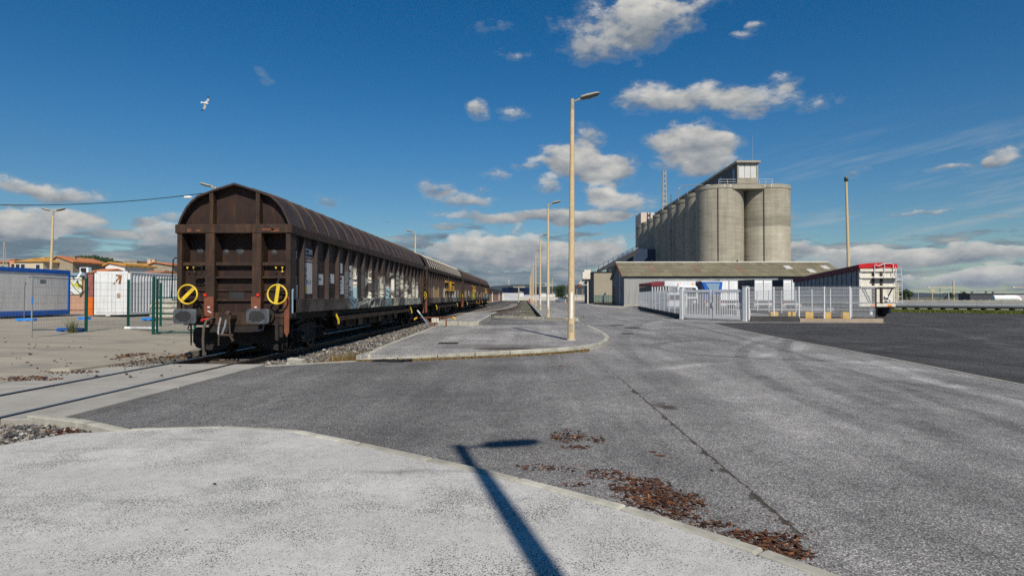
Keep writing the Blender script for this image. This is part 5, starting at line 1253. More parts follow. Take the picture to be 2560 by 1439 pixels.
for k in range(9):
    rk = RS if k == 0 else 4.38
    drum(XC1 - (RS - rk), YC + k * SP, M['silo'], rk); drum(XC2 + (RS - rk), YC + k * SP, M['silo_pale'] if k == 0 else M['silo'], rk)
yf = YC - RS
# infill walls and joints, the bridge slab over the cleft, the gallery
for xj in (D(1797, 741, yf).x, D(1913, 741, yf).x):
    b = B(); xc = XC1 if xj < 46 else XC2; yy = YC - math.sqrt(max(.01, RS ** 2 - (xj - xc) ** 2)); b.box(xj - .10, xj + .10, yy - .05, yy + .5, 0, HS + .8); b.build('joint', M['black'], t)
b = B(); b.box(D(1834, 741, yf).x, D(1912, 741, yf).x, yf - .02, yf + 8, HS - .2, HS + .79); b.build('bridge_slab', M['silo'], t, bevel=.03)
b = B(); b.box(XC1 + RS - .9, XC2 - RS + .9, YC + .8, YC + 8 * SP, 0, HS); b.build('core_wall', M['silo'], t)
gx0, gx1, ztop = D(1845, 741, yf).x, D(1897, 741, yf).x, D(1870, 404, yf).z
gal = B(); gal.box(gx0, gx1, yf + .25, YC + 8 * SP + 3, HS + .792, ztop - .3); gal.build('gallery', M['darkgrey'], t)
b = B(); b.box(gx0 - .35, gx1 + .35, yf - .55, YC + 8 * SP + 3.4, ztop - .298, ztop + .12); b.build('gallery_roof', M['silo'], t, bevel=.04)
b = B(); b.box(gx0 - .02, gx1 + .02, yf - .06, yf + .248, HS + .792, HS + 2.0); b.box(gx0 - .02, gx0 + .32, yf - .06, yf + .248, HS + 2.0, ztop - .3); b.box(gx1 - .32, gx1 + .02, yf - .06, yf + .248, HS + 2.0, ztop - .3); b.box(gx0 + .32, gx1 - .32, yf - .06, yf + .248, ztop - .55, ztop - .3); b.build('gallery_front', M['silo'], t)
wp = (gx1 - gx0 - .64 - .2) / 3
for i in range(3):
    x = gx0 + .36 + i * (wp + .08); b = B()
    nr = 7
    for j in range(nr): b.prism([(x + wp * j / nr, yf + .10), (x + wp * (j + .75) / nr, yf + .10), (x + wp * (j + .85) / nr, yf + .16), (x + wp * (j + 1) / nr, yf + .16), (x + wp * (j + 1) / nr, yf + .24), (x + wp * j / nr, yf + .24)], HS + 2.02, ztop - .57, 'z')
    b.build('window_panel', M['hwhite'], t)
for (px, w_) in ((1832, .5), (1800, .5)):
    y_ = gx0 / ((px - 1313) / FPX); b = B(); b.box(gx0 - .05, gx0, y_ - w_, y_ + w_, HS + 1.0, HS + 4.2); b.build('gallery_window', M['skyblue'], t)
def railing(x0, x1, y, z):
    for zz in (.5, 1.0):
        b = B(); b.cyl((x0, y, z + zz), (x1, y, z + zz), .035, n=6); b.build('hand_rail', M['galv'], t)
    n = max(2, int(abs(x1 - x0) / 1.3))
    for i in range(n + 1): b = B(); x = x0 + (x1 - x0) * i / n; b.cyl((x, y, z), (x, y, z + 1.0), .035, n=6); b.build('rail_post', M['galv'], t)
railing(D(1800, 741, yf).x, gx0 - .1, yf + .4, HS + .78); railing(gx1 + .4, D(1935, 741, yf).x, yf + .4, HS + .78)
for px in (1813, 1828, 1915, 1930):
    xj = D(px, 741, yf).x; xc = XC1 if xj < 46 else XC2; yy = YC - math.sqrt((RS + .1) ** 2 - (xj - xc) ** 2); b = B(); b.box(xj - .06, xj + .06, yy - .03, yy + .1, HS + .05, HS + .76); b.build('parapet_strip', M['hwhite'], t)
b = B(); b.lathe([(1.0, 0), (1.0, .35), (.7, .6), (.2, .7)], (D(1773, 741, YC).x, YC, HS + .78), 18); b.build('vent_cap', M['hwhite'], t, smooth=True)
b = B(); b.cyl((gx1 - 1.0, yf + .3, ztop - 3), (gx1 - 1.0, yf + .3, D(1877, 338, yf).z), .055, .02, 6); b.build('antenna', M['steel'], t)
# caged ladder on the flank
k = 3; lx, ly = XC1 - RS - .35, YC + k * SP - SP / 2 - .6
for s in (-.35, .35):
    b = B(); b.cyl((lx, ly + s, 1), (lx, ly + s, HS + 3), .05, n=6); b.build('ladder_rail', M['greywire'], t)
for i in range(30): b = B(); b.cyl((lx, ly - .35, 1.5 + i * .82), (lx, ly + .35, 1.5 + i * .82), .03, n=5); b.build('rung', M['greywire'], t)
for i in range(5): b = B(); b.ring((lx - .3, ly, 5 + i * 4.2), (0, 0, 1), .42, .04, 12, 4); b.build('cage_hoop', M['greywire'], t)
# hoist frame on the third drum
hx, hy = XC1 - RS + .6, YC + 2 * SP
b = B(); b.tube([(hx, hy, HS + .8), (hx, hy, HS + 3.6), (hx + .8, hy, HS + 4.6), (hx + 6, hy, HS + 4.6)], .10, 6); b.tube([(hx + 2.2, hy, HS + .8), (hx + 2.0, hy, HS + 4.2)], .09, 6); b.build('hoist_frame', M['steel'], t)
# machine house at the far end
ym = YC + 8 * SP + 5; xa = D(1603, 741, ym - 4).x; b = B(); b.box(xa, D(1636, 741, ym - 4).x, ym - 4, ym + 6, 0, D(1600, 531, ym - 4).z); b.build('machine_house', pmat('pinkish_cladding', (.58, .47, .40), .7, .06, .4), t)
# lattice mast behind
yb = 190; mx_ = D(1662, 741, yb).x
t = thing('lattice_mast', 'slender tapering concrete lattice mast behind the silo', 'mast', (mx_, yb, 0))
zt = D(1662, 425, yb).z
for s in (-1, 1):
    b = B(); b.tube([(s * 1.0, 0, 0), (s * .38, 0, zt)], .22, 6); b.build('leg', M['silo'], t)
for i in range(26):
    f = i / 26; b = B(); b.box(-(1.0 - .62 * f), 1.0 - .62 * f, -.12, .12, zt * f + .2, zt * f + .7); b.build('rung', M['silo'], t)
b = B(); b.cyl((0, 0, zt), (0, 0, D(1662, 398, yb).z), .07, .03, 6); b.build('spike', M['steel'], t)

# ------------------------------------------------------------------ long shed
sy0 = 102.0; ang = 0.0
t = thing('long_shed', 'long grey corrugated shed with a mossy sheet roof', 'shed', (16.4, sy0, 0), ang)
LS, DS, HE, HR = 36.4, 13.5, 5.0, 7.55
M['wallsheet'] = pmat('galvanised_cladding', (.33, .33, .315), .6, .1, .8, (.17, .16, .15), .4, True, metal=.2, per=.12)
M['roofsheet'] = pmat('mossy_fibre_cement', (.205, .180, .115), .95, .2, .6, (.12, .105, .06), .6, bmp=.4, bscale=20, per=.16)
M['roofrusty'] = pmat('rusted_roof_sheet', (.22, .15, .10), .9, .3, 2, (.19, .165, .11), .8, per=.2)
M['roofwhite'] = pmat('pale_roof_sheet', (.55, .54, .50), .8, .15, 2)
b = B(); b.box(.05, LS - .05, .12, DS, 0, HE - .1); b.prism([(.12, HE - .1), (DS, HE - .1), (DS / 2, HR - .12)], .05, LS - .05, 'x'); b.build('frame_wall', M['darkgrey'], t)
pw = .94; b = B(); n = 4
for j in range(n):
    w_ = pw / n; b.add([(j * w_, 0, .35), (j * w_ + w_ * .45, 0, .35), (j * w_ + w_ * .55, .045, .35), (j * w_ + w_, .045, .35), (j * w_, 0, HE - .25), (j * w_ + w_ * .45, 0, HE - .25), (j * w_ + w_ * .55, .045, HE - .25), (j * w_ + w_, .045, HE - .25)], [(0, 1, 5, 4), (1, 2, 6, 5), (2, 3, 7, 6)])
wm = b.mesh('wall_sheet', M['wallsheet'], fix=False)
for i in range(int(25.5 / pw)): inst(wm, 'wall_sheet', t, (.02 + i * pw, .03 + random.uniform(-.008, .008), random.uniform(-.03, .03)))
b = B(); b.box(0, LS, -.02, .3, 0, .36); b.build('plinth', M['concrete'], t)
slope = math.atan2(HR - HE, DS / 2); SL = (DS / 2 + .35) / math.cos(slope)
rows, cw = 4, 1.06; b = B(); rh = SL / rows; nn = 8; vs, fs = [], []
for e in (0, 1):
    for j in range(nn * 2 + 1): vs.append((cw * j / (nn * 2), e * (rh + .12), .035 * (j % 2)))
K = nn * 2 + 1; fs = [(j, j + 1, K + j + 1, K + j) for j in range(K - 1)]; b.add(vs, fs)
rms = [b.mesh('roof_sheet', mm, fix=False) for mm in (M['roofsheet'], M['roofrusty'], M['roofwhite'])]
rroot = bpy.data.objects.new('roof', None); COL.objects.link(rroot); rroot.parent = t
nc = int((LS + .8) / cw)
for i in range(nc):
    for r_ in range(rows):
        mi = 0
        if r_ in (1, 2) and i % 7 in (5,) and i < 26: mi = 1
        if (i, r_) in ((27, 2), (30, 1), (33, 2)): mi = 2
        o = inst(rms[mi], 'roof_sheet', rroot, (-.4 + i * cw, -.35 + r_ * rh * math.cos(slope), HE - .35 * math.tan(slope) + r_ * rh * math.sin(slope) + .03 + .012 * r_ + random.uniform(-.008, .008)), (slope, 0, 0))
b = B(); b.add([(-.4, DS / 2, HR + .02), (LS + .4, DS / 2, HR + .02), (LS + .4, DS + .9, HE - .3), (-.4, DS + .9, HE - .3)], [(0, 1, 2, 3)]); b.build('rear_slope', M['roofsheet'], rroot)
b = B(); b.tube([(-.4, DS / 2, HR + .07), (LS + .4, DS / 2, HR + .07)], .13, 8); b.build('ridge_cap', M['roofwhite'], rroot)
b = B(); b.add([(-.5, -.40, HE - .17), (-.5, DS / 2, HR + .02), (-.5, DS / 2, HR + .18), (-.5, -.40, HE + .01), (-.36, -.40, HE - .17), (-.36, DS / 2, HR + .02), (-.36, DS / 2, HR + .18), (-.36, -.40, HE + .01)], [(0, 1, 2, 3), (7, 6, 5, 4), (0, 3, 7, 4), (1, 0, 4, 5), (2, 1, 5, 6), (3, 2, 6, 7)]); b.build('barge_board', M['rust'], rroot)
b = B(); b.prism([(0, 0), (DS, 0), (DS, HE - .15), (DS / 2, HR - .15), (0, HE - .15)], -.06, .04, 'x'); b.build('gable_wall', M['navy'], t)
b = B(); b.box(-.09, -.061, DS - 3.0, DS - .6, 0, 3.6); b.build('gable_door', M['black'], t)
b = B(); b.cyl((-.12, 3.4, 0), (-.12, 3.4, HE + 1.0), .07, n=8); b.build('downpipe', M['galv'], t)
for i in (6, 14, 21): b = B(); b.lathe([(.12, 0), (.12, .2), (.2, .25), (.05, .4)], (i, DS / 2, HR + .1), 8); b.build('vent', M['under'], rroot)
for x in (8.5, 23.0):
    b = B(); b.box(x, x + 1.8, -.03, .03, 2.4, 4.1); b.build('translucent_panel', M['skyblue'], t)

# block building and fence beside it
yb = 138.0; x0, x1 = D(1485, 741, yb).x, D(1560, 741, yb).x
zb = D(1485, 679, yb).z
t = thing('block_building', 'plain tan block building left of the long shed', 'building', (x0, yb, 0))
b = B(); b.box(0, x1 - x0, 0, 22, 0, zb - .25); b.build('wall', pmat('tan_render', (.30, .265, .195), .9, .08, .3, (.24, .21, .15), .3), t)
b = B(); b.box(-.08, x1 - x0 + .08, -.08, 22.1, zb - .25, zb); b.build('roof_edge', M['under'], t)
b = B(); b.box(-.06, -.01, .5, 21, .1, zb - .3); b.build('dark_side_sheet', M['darkgrey'], t)  # dark grey sheet covering the left wall
y2 = 122.0; t = thing('green_fence', 'green slatted fence at the foot of the tan building', 'fence', (D(1485, 741, y2).x, y2, 0))
wg = D(1532, 741, y2).x - D(1485, 741, y2).x; b = B(); b.box(0, .16, -.03, .03, .45, 1.9); gm_ = b.mesh('slat', pmat('weathered_green', (.10, .155, .12), .7, .3, 3, (.26, .30, .26), .5, per=.35))
for i in range(int(wg / .2)): inst(gm_, 'slat', t, (i * .2, 0, 0))
for z_ in (.7, 1.6): b = B(); b.box(0, wg, .031, .08, z_ - .05, z_ + .05); b.build('rail', M['under'], t)
b = B(); b.box(-.05, wg + .05, -.05, .1, 0, .44); b.build('base_wall', M['under'], t)
y2 = 118.0; p = D(1508, 741, y2); t = thing('card_terminal', 'white pedestal box before the green fence', 'terminal', (p.x, y2, 0))
b = B(); b.box(-.16, .16, -.12, .12, 0, 1.9); b.build('pedestal', M['steel'], t, bevel=.02)
b = B(); b.box(-.15, .15, -.15, -.121, .9, 1.6); b.build('panel', M['white'], t)
b = B(); b.box(.05, .5, -.14, .12, 1.902, 2.35); b.lathe([(.12, -.15), (.11, -.17), (.01, -.17)], (.28, 0, 2.12), 10, 'y'); b.build('reader_head', M['white'], t, bevel=.03)
# pale pavement in front of it and white line
sheet('forecourt', [(D(1466, 757, 120).x, 124), (D(1545, 760, 108).x, 104), (16.5, 98), (12.6, 78), (10.6, 92)], .02, M['concrete'])
# conveyor and blue warehouse behind the shed
t = thing('conveyor_gallery', 'long dark inclined conveyor gallery rising behind the shed', 'conveyor')
a, c = D(1496, 678, 160), D(1592, 628, 168)
d = (c - a); b = B(); b.add([a + Vector(q) for q in ((0, 0, -.4), (0, 0, .5), (0, 3, .5), (0, 3, -.4))] + [c + Vector(q) for q in ((0, 0, -.9), (0, 0, .5), (0, 3, .5), (0, 3, -.9))], [(0, 1, 5, 4), (1, 2, 6, 5), (2, 3, 7, 6), (3, 0, 4, 7), (0, 3, 2, 1), (4, 5, 6, 7)]); b.build('casing', M['darkgrey'], t)
for i in range(9):
    q = a + d * (i / 8); b = B(); b.cyl(q + Vector((0, -.1, .5)), q + Vector((0, -.1, 1.5)), .06, n=6); b.build('post', M['under'], t)
b = B(); b.tube([a + Vector((0, -.1, 1.5)), c + Vector((0, -.1, 1.5))], .05, 5); b.build('hand_rail', M['under'], t)
for f in (.3, .65): q = a + d * f; b = B(); b.box(q.x - .25, q.x + .25, q.y + .5, q.y + 1, 0, q.z - .3); b.build('trestle', M['darkgrey'], t)
t = thing('blue_warehouse', 'blue gabled warehouse showing between shed roof and silo', 'building')
q0, q1, q2 = D(1545, 741, 175), D(1575, 634, 175), D(1640, 741, 175)
b = B(); b.prism([(q0.x, 0), (q2.x, 0), (q2.x, q1.z + 1), (D(1590, 741, 175).x, q1.z + 1.2), (q0.x, D(1545, 657, 175).z)], 172, 200, 'y'); b.build('wall', M['navy'], t)
b = B(); b.add([(q0.x - .4, 171.6, D(1545, 657, 175).z + .1), (D(1590, 741, 175).x, 171.6, q1.z + 1.3), (D(1590, 741, 175).x, 200, q1.z + 1.3), (q0.x - .4, 200, D(1545, 657, 175).z + .1), (q0.x - .4, 171.6, D(1545, 657, 175).z + .4), (D(1590, 741, 175).x, 171.6, q1.z + 1.6), (D(1590, 741, 175).x, 200, q1.z + 1.6), (q0.x - .4, 200, D(1545, 657, 175).z + .4)], [(3, 2, 1, 0), (4, 5, 6, 7), (0, 1, 5, 4), (1, 2, 6, 5), (2, 3, 7, 6), (3, 0, 4, 7)]); b.build('roof', M['steel'], t)
# loading spout
t = thing('loading_spout', 'cream loading spout hanging beside the tan building', 'spout', (0, 0, 0))
q = D(1466, 688, 141); b = B(); b.box(q.x - 1.0, q.x + .8, 140, 141.6, q.z - .9, q.z + .7); b.box(q.x - .6, q.x + 1.0, 140.2, 141.4, q.z + .7, q.z + 1.2); b.build('housing', M['offwhite'], t, bevel=.08)
q2 = D(1449, 713, 141)
for o_ in (-.28, .28): b = B(); b.tube([(q.x - .3 + o_, 140.8, q.z - .6), (q2.x + o_, 140.8, q2.z)], .22, 8); b.build('tube', M['offwhite'], t, smooth=True)
b = B(); b.lathe([(.3, -.5), (.55, -.3), (.5, .3), (.3, .4)], (q2.x, 140.8, q2.z - .1), 12); b.build('spout_tip', M['orange'], t, smooth=True)
b = B(); b.cyl((q2.x + .3, 140.8, q2.z + .1), (D(1470, 741, 141).x, 140.8, q2.z + .1), .07, n=6); b.build('stay', M['offwhite'], t)
b = B(); b.cyl((q.x, 141, q.z + 1.2), (q.x, 141, q.z + 5), .05, .03, 6); b.build('aerial', M['steel'], t)
b = B(); b.cyl((q.x + .3, 140.8, 0), (q.x + .3, 140.8, q.z - .9), .16, n=8); b.build('leg', M['offwhite'], t)

# ------------------------------------------------------------------ white gate and lorry-yard fence
FC = (Vector((10.95, 43.2)), Vector((14.6, 79.0)))
FA = (Vector((14.1, 38.9)), Vector((17.0, 38.4)), Vector((21.35, 37.75)))
FB = (Vector((21.35, 37.75)), Vector((22.3, 62.0)))
def welded_fence(name, pts_list, label, npan, z0, h, m, post='galv', lbl=None):
    t = thing(name, label, 'fence')
    for (a, c), n in zip(pts_list, npan):
        for i in range(n + 1):
            q = a.lerp(c, i / n)
            if i == 0 and (a, c) != pts_list[0]: continue
            b = B(); b.box(q.x - .035, q.x + .035, q.y - .035, q.y + .035, z0 - .2, z0 + h + .05); b.build('post', M[post], t, bevel=.006)
        for i in range(n):
            p0, p1 = a.lerp(c, i / n), a.lerp(c, (i + 1) / n)
            rw = []
            for k in range(5): rw += [z0 + .06 + k * (h - .1) / 4, z0 + .14 + k * (h - .1) / 4 if k in (0, 2, 4) else z0 + .06 + k * (h - .1) / 4]
            rw = sorted(set(rw + [z0 + .25 + k * .22 for k in range(9) if .25 + k * .22 < h]))
            mesh_panel(t, p0, p1, z0 + .03, h, m, .055, rw, .0039)
    return t
welded_fence('mesh_fence', [FC], 'white mesh fence running back left of the sliding gate', [11], .34, 1.75, M['whitewire'])
welded_fence('mesh_fence', [(FA[0], FA[1]), (FA[1], FA[2])], 'white mesh fence on the low wall right of the gate', [2, 3], .30, 1.85, M['whitewire'])
welded_fence('mesh_fence', [FB], 'white mesh fence running back from the corner of the low wall', [8], .28, 1.80, M['whitewire'])
def wallrun(name, a, c, w, h, m, label, z0=0.0):
    d = (c - a).normalized(); s = Vector((-d.y, d.x)) * w / 2; b = B(); b.prism([tuple(a - s), tuple(c - s), tuple(c + s), tuple(a + s)], z0, h, 'z'); tag(b.build(name, m, None, bevel=.015), label, 'wall')
wallrun('low_wall', FC[0] + Vector((0, .05)), FC[1], .22, .34, M['under'] if False else pmat('dark_plinth', (.075, .07, .062), .95, .25, 1.2), 'low dark plinth under the fence left of the gate')
wallrun('low_wall', FA[0] + Vector((.1, 0)), FA[1], .24, .36, pmat('dark_plinth_b', (.06, .058, .055), .95, .25, 1.2), 'low black plinth just right of the gate post')
wallrun('low_wall', FA[1], FA[2] + Vector((.35, -.05)), .34, .24, pmat('tan_kerb_wall', (.34, .27, .20), .95, .15, 1.2, (.22, .17, .12), .5), 'low tan concrete wall under the corner fence')
wallrun('low_wall', FB[0], FB[1], .22, .22, pmat('tan_plinth', (.26, .22, .16), .95, .2, 1.2), 'low plinth under the fence running back from the corner')
# yellow and black kerb blocks behind the fence
kb = thing('wheel_stop', 'yellow and dark banded kerb behind the corner fence', 'wheel stop', (0, 0, 0))
ya = M['yellow']
for i in range(9):
    q = FA[1] + (FA[2] - FA[1]).normalized() * (-1.3 + i * .52) + Vector((.1, .75)); b = B(); b.box(q.x - .255, q.x + .255, q.y - .15, q.y + .15, 0, .62 if i % 2 == 0 else .55); b.build('yellow_block' if i % 2 == 0 else 'dark_block', pmat('kerb_yellow', (.62, .36, .04), .8, .15, 4, (.4, .26, .08), .4) if i == 0 else (M.get('ky') if i % 2 == 0 else M['under']), kb, bevel=.02)
    if i == 0: M['ky'] = kb.children[0].data.materials[0]
# gate
ga, gb = Vector((10.95, 43.0)), Vector((13.95, 39.1)); d = (gb - ga); Ln = d.length; rz = math.atan2(d.y, d.x)
t = thing('sliding_gate', 'white barred metal gate between two box posts', 'gate', (ga.x, ga.y, 0), rz)
for x in (0, Ln):
    b = B(); b.box(x - .13, x + .13, -.13, .13, 0, 2.2); b.build('gate_post', M['galv'], t, bevel=.015)
    b = B(); b.box(x - .15, x + .15, -.15, .15, 2.202, 2.24); b.build('post_cap', M['galv'], t)
for (x0, x1) in ((.16, Ln / 2 - .06), (Ln / 2 + .06, Ln - .16)):
    b = B(); b.box(x0, x1, -.04, .04, 1.86, 2.04); b.build('top_rail', M['galv'], t, bevel=.008)
    b = B(); b.box(x0, x1, -.04, .04, .12, .34); b.build('bottom_rail', M['galv'], t, bevel=.008)
    for x in (x0 + .06, x1 - .06): b = B(); b.box(x - .06, x + .06, -.038, .038, .342, 1.858); b.build('stile', M['galv'], t)
    n = 15; b = B(); b.box(-.022, .022, -.018, .018, .34, 1.86); bm_ = b.mesh('bar', M['galv'])
    for i in range(n): inst(bm_, 'bar', t, (x0 + .2 + (x1 - x0 - .4) * i / (n - 1), 0, 0))
b = B(); b.box(Ln / 2 - .05, Ln / 2 + .05, -.08, .08, .9, 1.2); b.build('lock', M['steel'], t)
# ------------------------------------------------------------------ lorries and trailers
def wheel(parent, x, y, r=.5, w=.32, nm='wheel'):
    b = B(); b.lathe([(r * .55, -w / 2), (r * .9, -w / 2), (r, -w * .38), (r, w * .38), (r * .9, w / 2), (r * .55, w / 2)], (x, y, r), 22, 'x'); o = b.build(nm, M['rubber'], parent, smooth=True)
    b = B(); b.lathe([(.05, -w * .3), (r * .3, -w * .3), (r * .56, -w * .45), (r * .56, w * .45), (r * .3, w * .3), (.05, w * .3)], (x, y, r), 16, 'x'); b.build('rim', M['steel'], o, smooth=True)
def box_trailer(px0, px1, pyt, y, length, label, sidem, tilt=0.0, ribs=8):
    a, c = D(px0, 741, y), D(px1, 741, y); W = c.x - a.x; H = D(px0, pyt, y).z; t = thing('box_trailer', label, 'trailer', (a.x + W / 2, y, 0), tilt, 'box trailers parked behind the gate')
    W = min(W, 2.55)
    b = B(); b.box(-W / 2, W / 2, .06, length, 1.05, H); b.build('box_body', sidem, t, bevel=.03)
    for s in (-1, 1):
        b = B(); b.box(s * W / 4 - W / 4 + .05, s * W / 4 + W / 4 - .05, 0.0, .055, 1.15, H - .12); dr = b.build('rear_door', M['white'], t, bevel=.01)
        if ribs:
            for k in range(ribs): b = B(); z0 = 1.35 + k * (H - 1.7) / ribs; b.box(s * W / 4 - W / 4 + .12, s * W / 4 + W / 4 - .12, -.02, 0, z0, z0 + .05); b.build('door_rib', M['steel'], dr)
    for (x0, x1, z0, z1) in ((-W / 2, -W / 2 + .05, 1.05, H), (W / 2 - .05, W / 2, 1.05, H), (-W / 2 + .05, W / 2 - .05, H - .12, H), (-W / 2 + .05, W / 2 - .05, 1.05, 1.15)):
        b = B(); b.box(x0, x1, -.02, .058, z0, z1); b.build('rear_frame', M['steel'], t)
    b = B(); b.box(-W / 2 + .1, W / 2 - .1, 0, .12, .55, .68); b.build('bumper', M['white'], t)
    b = B(); b.box(-.5, .5, .15, length - .3, .75, 1.04); b.build('chassis', M['under'], t)
    for yy in (1.6, 2.9):
        for s in (-1, 1): wheel(t, s * (W / 2 - .2), yy)
    for s in (-1, 1): b = B(); b.box(s * (W / 2 - .35) - .12, s * (W / 2 - .35) + .12, -.025, 0, .72, .84); b.build('tail_light', M['redpaint'], t)
    b = B(); b.cyl((.6, length - 1.6, 0), (.6, length - 1.6, .8), .06, n=8); b.build('landing_leg', M['under'], t)
    return t
dk = pmat('shaded_trailer_side', (.07, .072, .078), .5, .12, .6)  # shade on the white trailers' left sides, put into a dark body colour
box_trailer(1800, 1845, 699, 79, 11, 'plain white backed box trailer behind the middle of the gate', dk, 0, 0)
box_trailer(1886, 1931, 698, 80, 11, 'white slatted rear trailer with shade painted on its side, right of the gate', dk, R(2))
box_trailer(1958, 2001, 698, 80, 11, 'white slatted rear trailer half hidden by the red topped tipper', M['navy'], R(2))  # navy body colour carries the shade of its left side
# red topped tipping trailer
t = thing('tipper_trailer', 'cream ribbed tipping trailer under a red tarpaulin', 'trailer', (0, 0, 0))
ra_, rb_ = D(2147, 741, 48.0), D(2240, 741, 47.6); fa = D(1986, 741, 61.0)
dy = Vector((fa.x - ra_.x, fa.y - ra_.y, 0)).normalized(); dx = Vector((dy.y, -dy.x, 0)); Lt = 13.2
t.location = (ra_.x, ra_.y, 0); t.rotation_euler = (0, 0, math.atan2(-dy.x, dy.y))
Wt = 2.75; zr0, zr1, zf0, zf1 = 1.12, 3.62, .95, 2.98
# body sides slope down to the front
def slab4(x0, x1, y0, y1, za0, za1, zb0, zb1):
    return [(x0, y0, za0), (x1, y0, za0), (x1, y1, zb0), (x0, y1, zb0), (x0, y0, za1), (x1, y0, za1), (x1, y1, zb1), (x0, y1, zb1)]
F6 = [(3, 2, 1, 0), (4, 5, 6, 7), (0, 1, 5, 4), (1, 2, 6, 5), (2, 3, 7, 6), (3, 0, 4, 7)]
b = B(); b.add(slab4(.06, Wt - .06, .05, Lt, zr0, zr1, zf0, zf1), F6); b.build('body', M['alum'], t)
for i in range(15):
    f = (i + .5) / 15; y = .1 + f * (Lt - .3)
    for x in (0, Wt - .07):
        b = B(); b.add(slab4(x, x + .07, y - .10, y + .10, zr0 + (zf0 - zr0) * f, zr1 + (zf1 - zr1) * f, zr0 + (zf0 - zr0) * f, zr1 + (zf1 - zr1) * f), F6); b.build('side_rib', M['alum'], t, bevel=.01)
b = B(); b.add(slab4(-.06, .0, -.02, Lt + .05, zr1 - .02, zr1 + .42, zf1 - .02, zf1 + .36), F6); b.build('tarpaulin_side', M['maroon'], t)
b = B(); P = []; n = 10
for i in range(n + 1):
    y = -.15 + (Lt + .2) * i / n; f = i / n
    for j in range(7): x = -.06 + (Wt + .12) * j / 6; P.append((x, y, zr1 + .43 + (zf1 + .37 - zr1 - .43) * f + .12 * math.sin(math.pi * j / 6) - (.05 if i % 2 else 0) + random.uniform(-.02, .02)))
b.add(P, [(i * 7 + j, i * 7 + j + 1, (i + 1) * 7 + j + 1, (i + 1) * 7 + j) for i in range(n) for j in range(6)]); b.build('tarpaulin_top', M['red_tarp'], t, smooth=True)
b = B(); vs = []
for j in range(9): x = -.06 + (Wt + .12) * j / 8; vs += [(x, -.16, zr1 + .16 + random.uniform(-.03, .03)), (x, -.17, zr1 + .45 + .1 * math.sin(math.pi * j / 8)), (x, -.04, zr1 + .16), (x, -.04, zr1 + .44)]
b.add(vs, [(j * 4, (j + 1) * 4, (j + 1) * 4 + 1, j * 4 + 1) for j in range(8)] + [(j * 4 + 2, j * 4 + 3, (j + 1) * 4 + 3, (j + 1) * 4 + 2) for j in range(8)]); b.build('tarpaulin_flap', M['red_tarp'], t, smooth=True)
b = B(); b.box(0.02, Wt - .02, -.06, .045, zr0, zr1 + .06); b.build('tail_door', M['offwhite'], t, bevel=.02)
for (z0, z1, pr_) in ((zr1 - .12, zr1 + .1, .14), (2.98, 3.12, .12), (2.30, 2.42, .16)):
    b = B(); b.box(.03, Wt - .03, -.06 - pr_, -.061, z0, z1); b.build('door_beam', M['offwhite'], t, bevel=.01)
for x in (.95, 1.55): b = B(); b.box(x, x + .16, -.16, -.062, zr0 - .1, 3.55); b.build('door_post', M['oldrust'], t, bevel=.01)
for x, w_ in ((0, .2), (Wt - .22, .2)): b = B(); b.box(x, x + w_, -.10, -.062, zr0, zr1); b.build('corner_stile', M['offwhite'], t)
for s, x in ((1, .25), (-1, Wt - .3)): b = B(); b.tube([(x, -.2, 2.3), (x + s * .45, -.2, 1.4), (x + s * .5, -.2, zr0)], .035, 6); b.build('hinge_arm', M['under'], t)
for (x, z) in ((1.85, 1.5), (2.1, 1.32), (1.9, 1.2)): b = B(); b.box(x, x + .22, -.22, -.1, z, z + .14); b.build('valve_block', M['white'], t)
# ladder
for x in (Wt - .05, Wt + .33): b = B(); b.tube([(x, -.24, zr0 - .1), (x, -.24, 3.1), (x - .1, -.22, 3.9)], .025, 6); b.build('ladder_rail', M['galv'], t, smooth=True)
for k in range(6): b = B(); b.cyl((Wt - .05, -.24, zr0 + .05 + k * .42), (Wt + .33, -.24, zr0 + .05 + k * .42), .02, n=6); b.build('rung', M['galv'], t)
b = B(); b.tube([(1.05, -.26, 3.05), (1.05, -.3, 3.98), (1.1, -.3, 4.05), (1.35, -.3, 3.92), (1.75, -.3, 4.12), (2.35, -.3, 4.12), (2.42, -.3, 4.05), (2.42, -.26, 3.05)], .03, 6); b.tube([(1.78, -.3, 4.1), (1.78, -.24, 3.0)], .025, 6); b.build('platform_rail', M['galv'], t, smooth=True)
b = B(); b.box(.9, Wt - .05, -.5, -.08, 3.0, 3.04); b.build('platform', M['galv'], t)
b = B(); b.box(-.05, Wt - .1, -.18, .12, .78, 1.02); bp = b.build('bumper', M['offwhite'], t, bevel=.05)
for x in (.8, 2.05): b = B(); b.box(x, x + .3, -.205, -.181, .83, .98); b.build('tail_light', M['amber'], bp)
b = B(); b.box(.6, Wt - .7, .3, Lt - .5, .62, .94); b.build('chassis', M['under'], t)
for yy in (1.4, 2.75, 4.1):
    for x in (.35, Wt - .35): wheel(t, x, yy, .5, .45)
for x in (.35, Wt - .35):
    b = B(); b.box(x - .28, x + .28, .55, .6, .25, .9); b.build('mud_flap', M['rubber'], t)
b = B(); b.lathe([(.06, -.3), (.12, -.26), (.12, .26), (.06, .3)], (1.05, .35, .42), 12, 'z'); b.build('fluid_can', M['white'], t, smooth=True)
b = B(); b.box(.95, 1.16, .26, .44, .73, .86); b.build('can_cap', M['brightblue'], t)
for x in (.7, Wt - .8): b = B(); b.box(x, x + .12, Lt - 2.6, Lt - 2.45, 0, .75); b.build('landing_leg', M['under'], t)
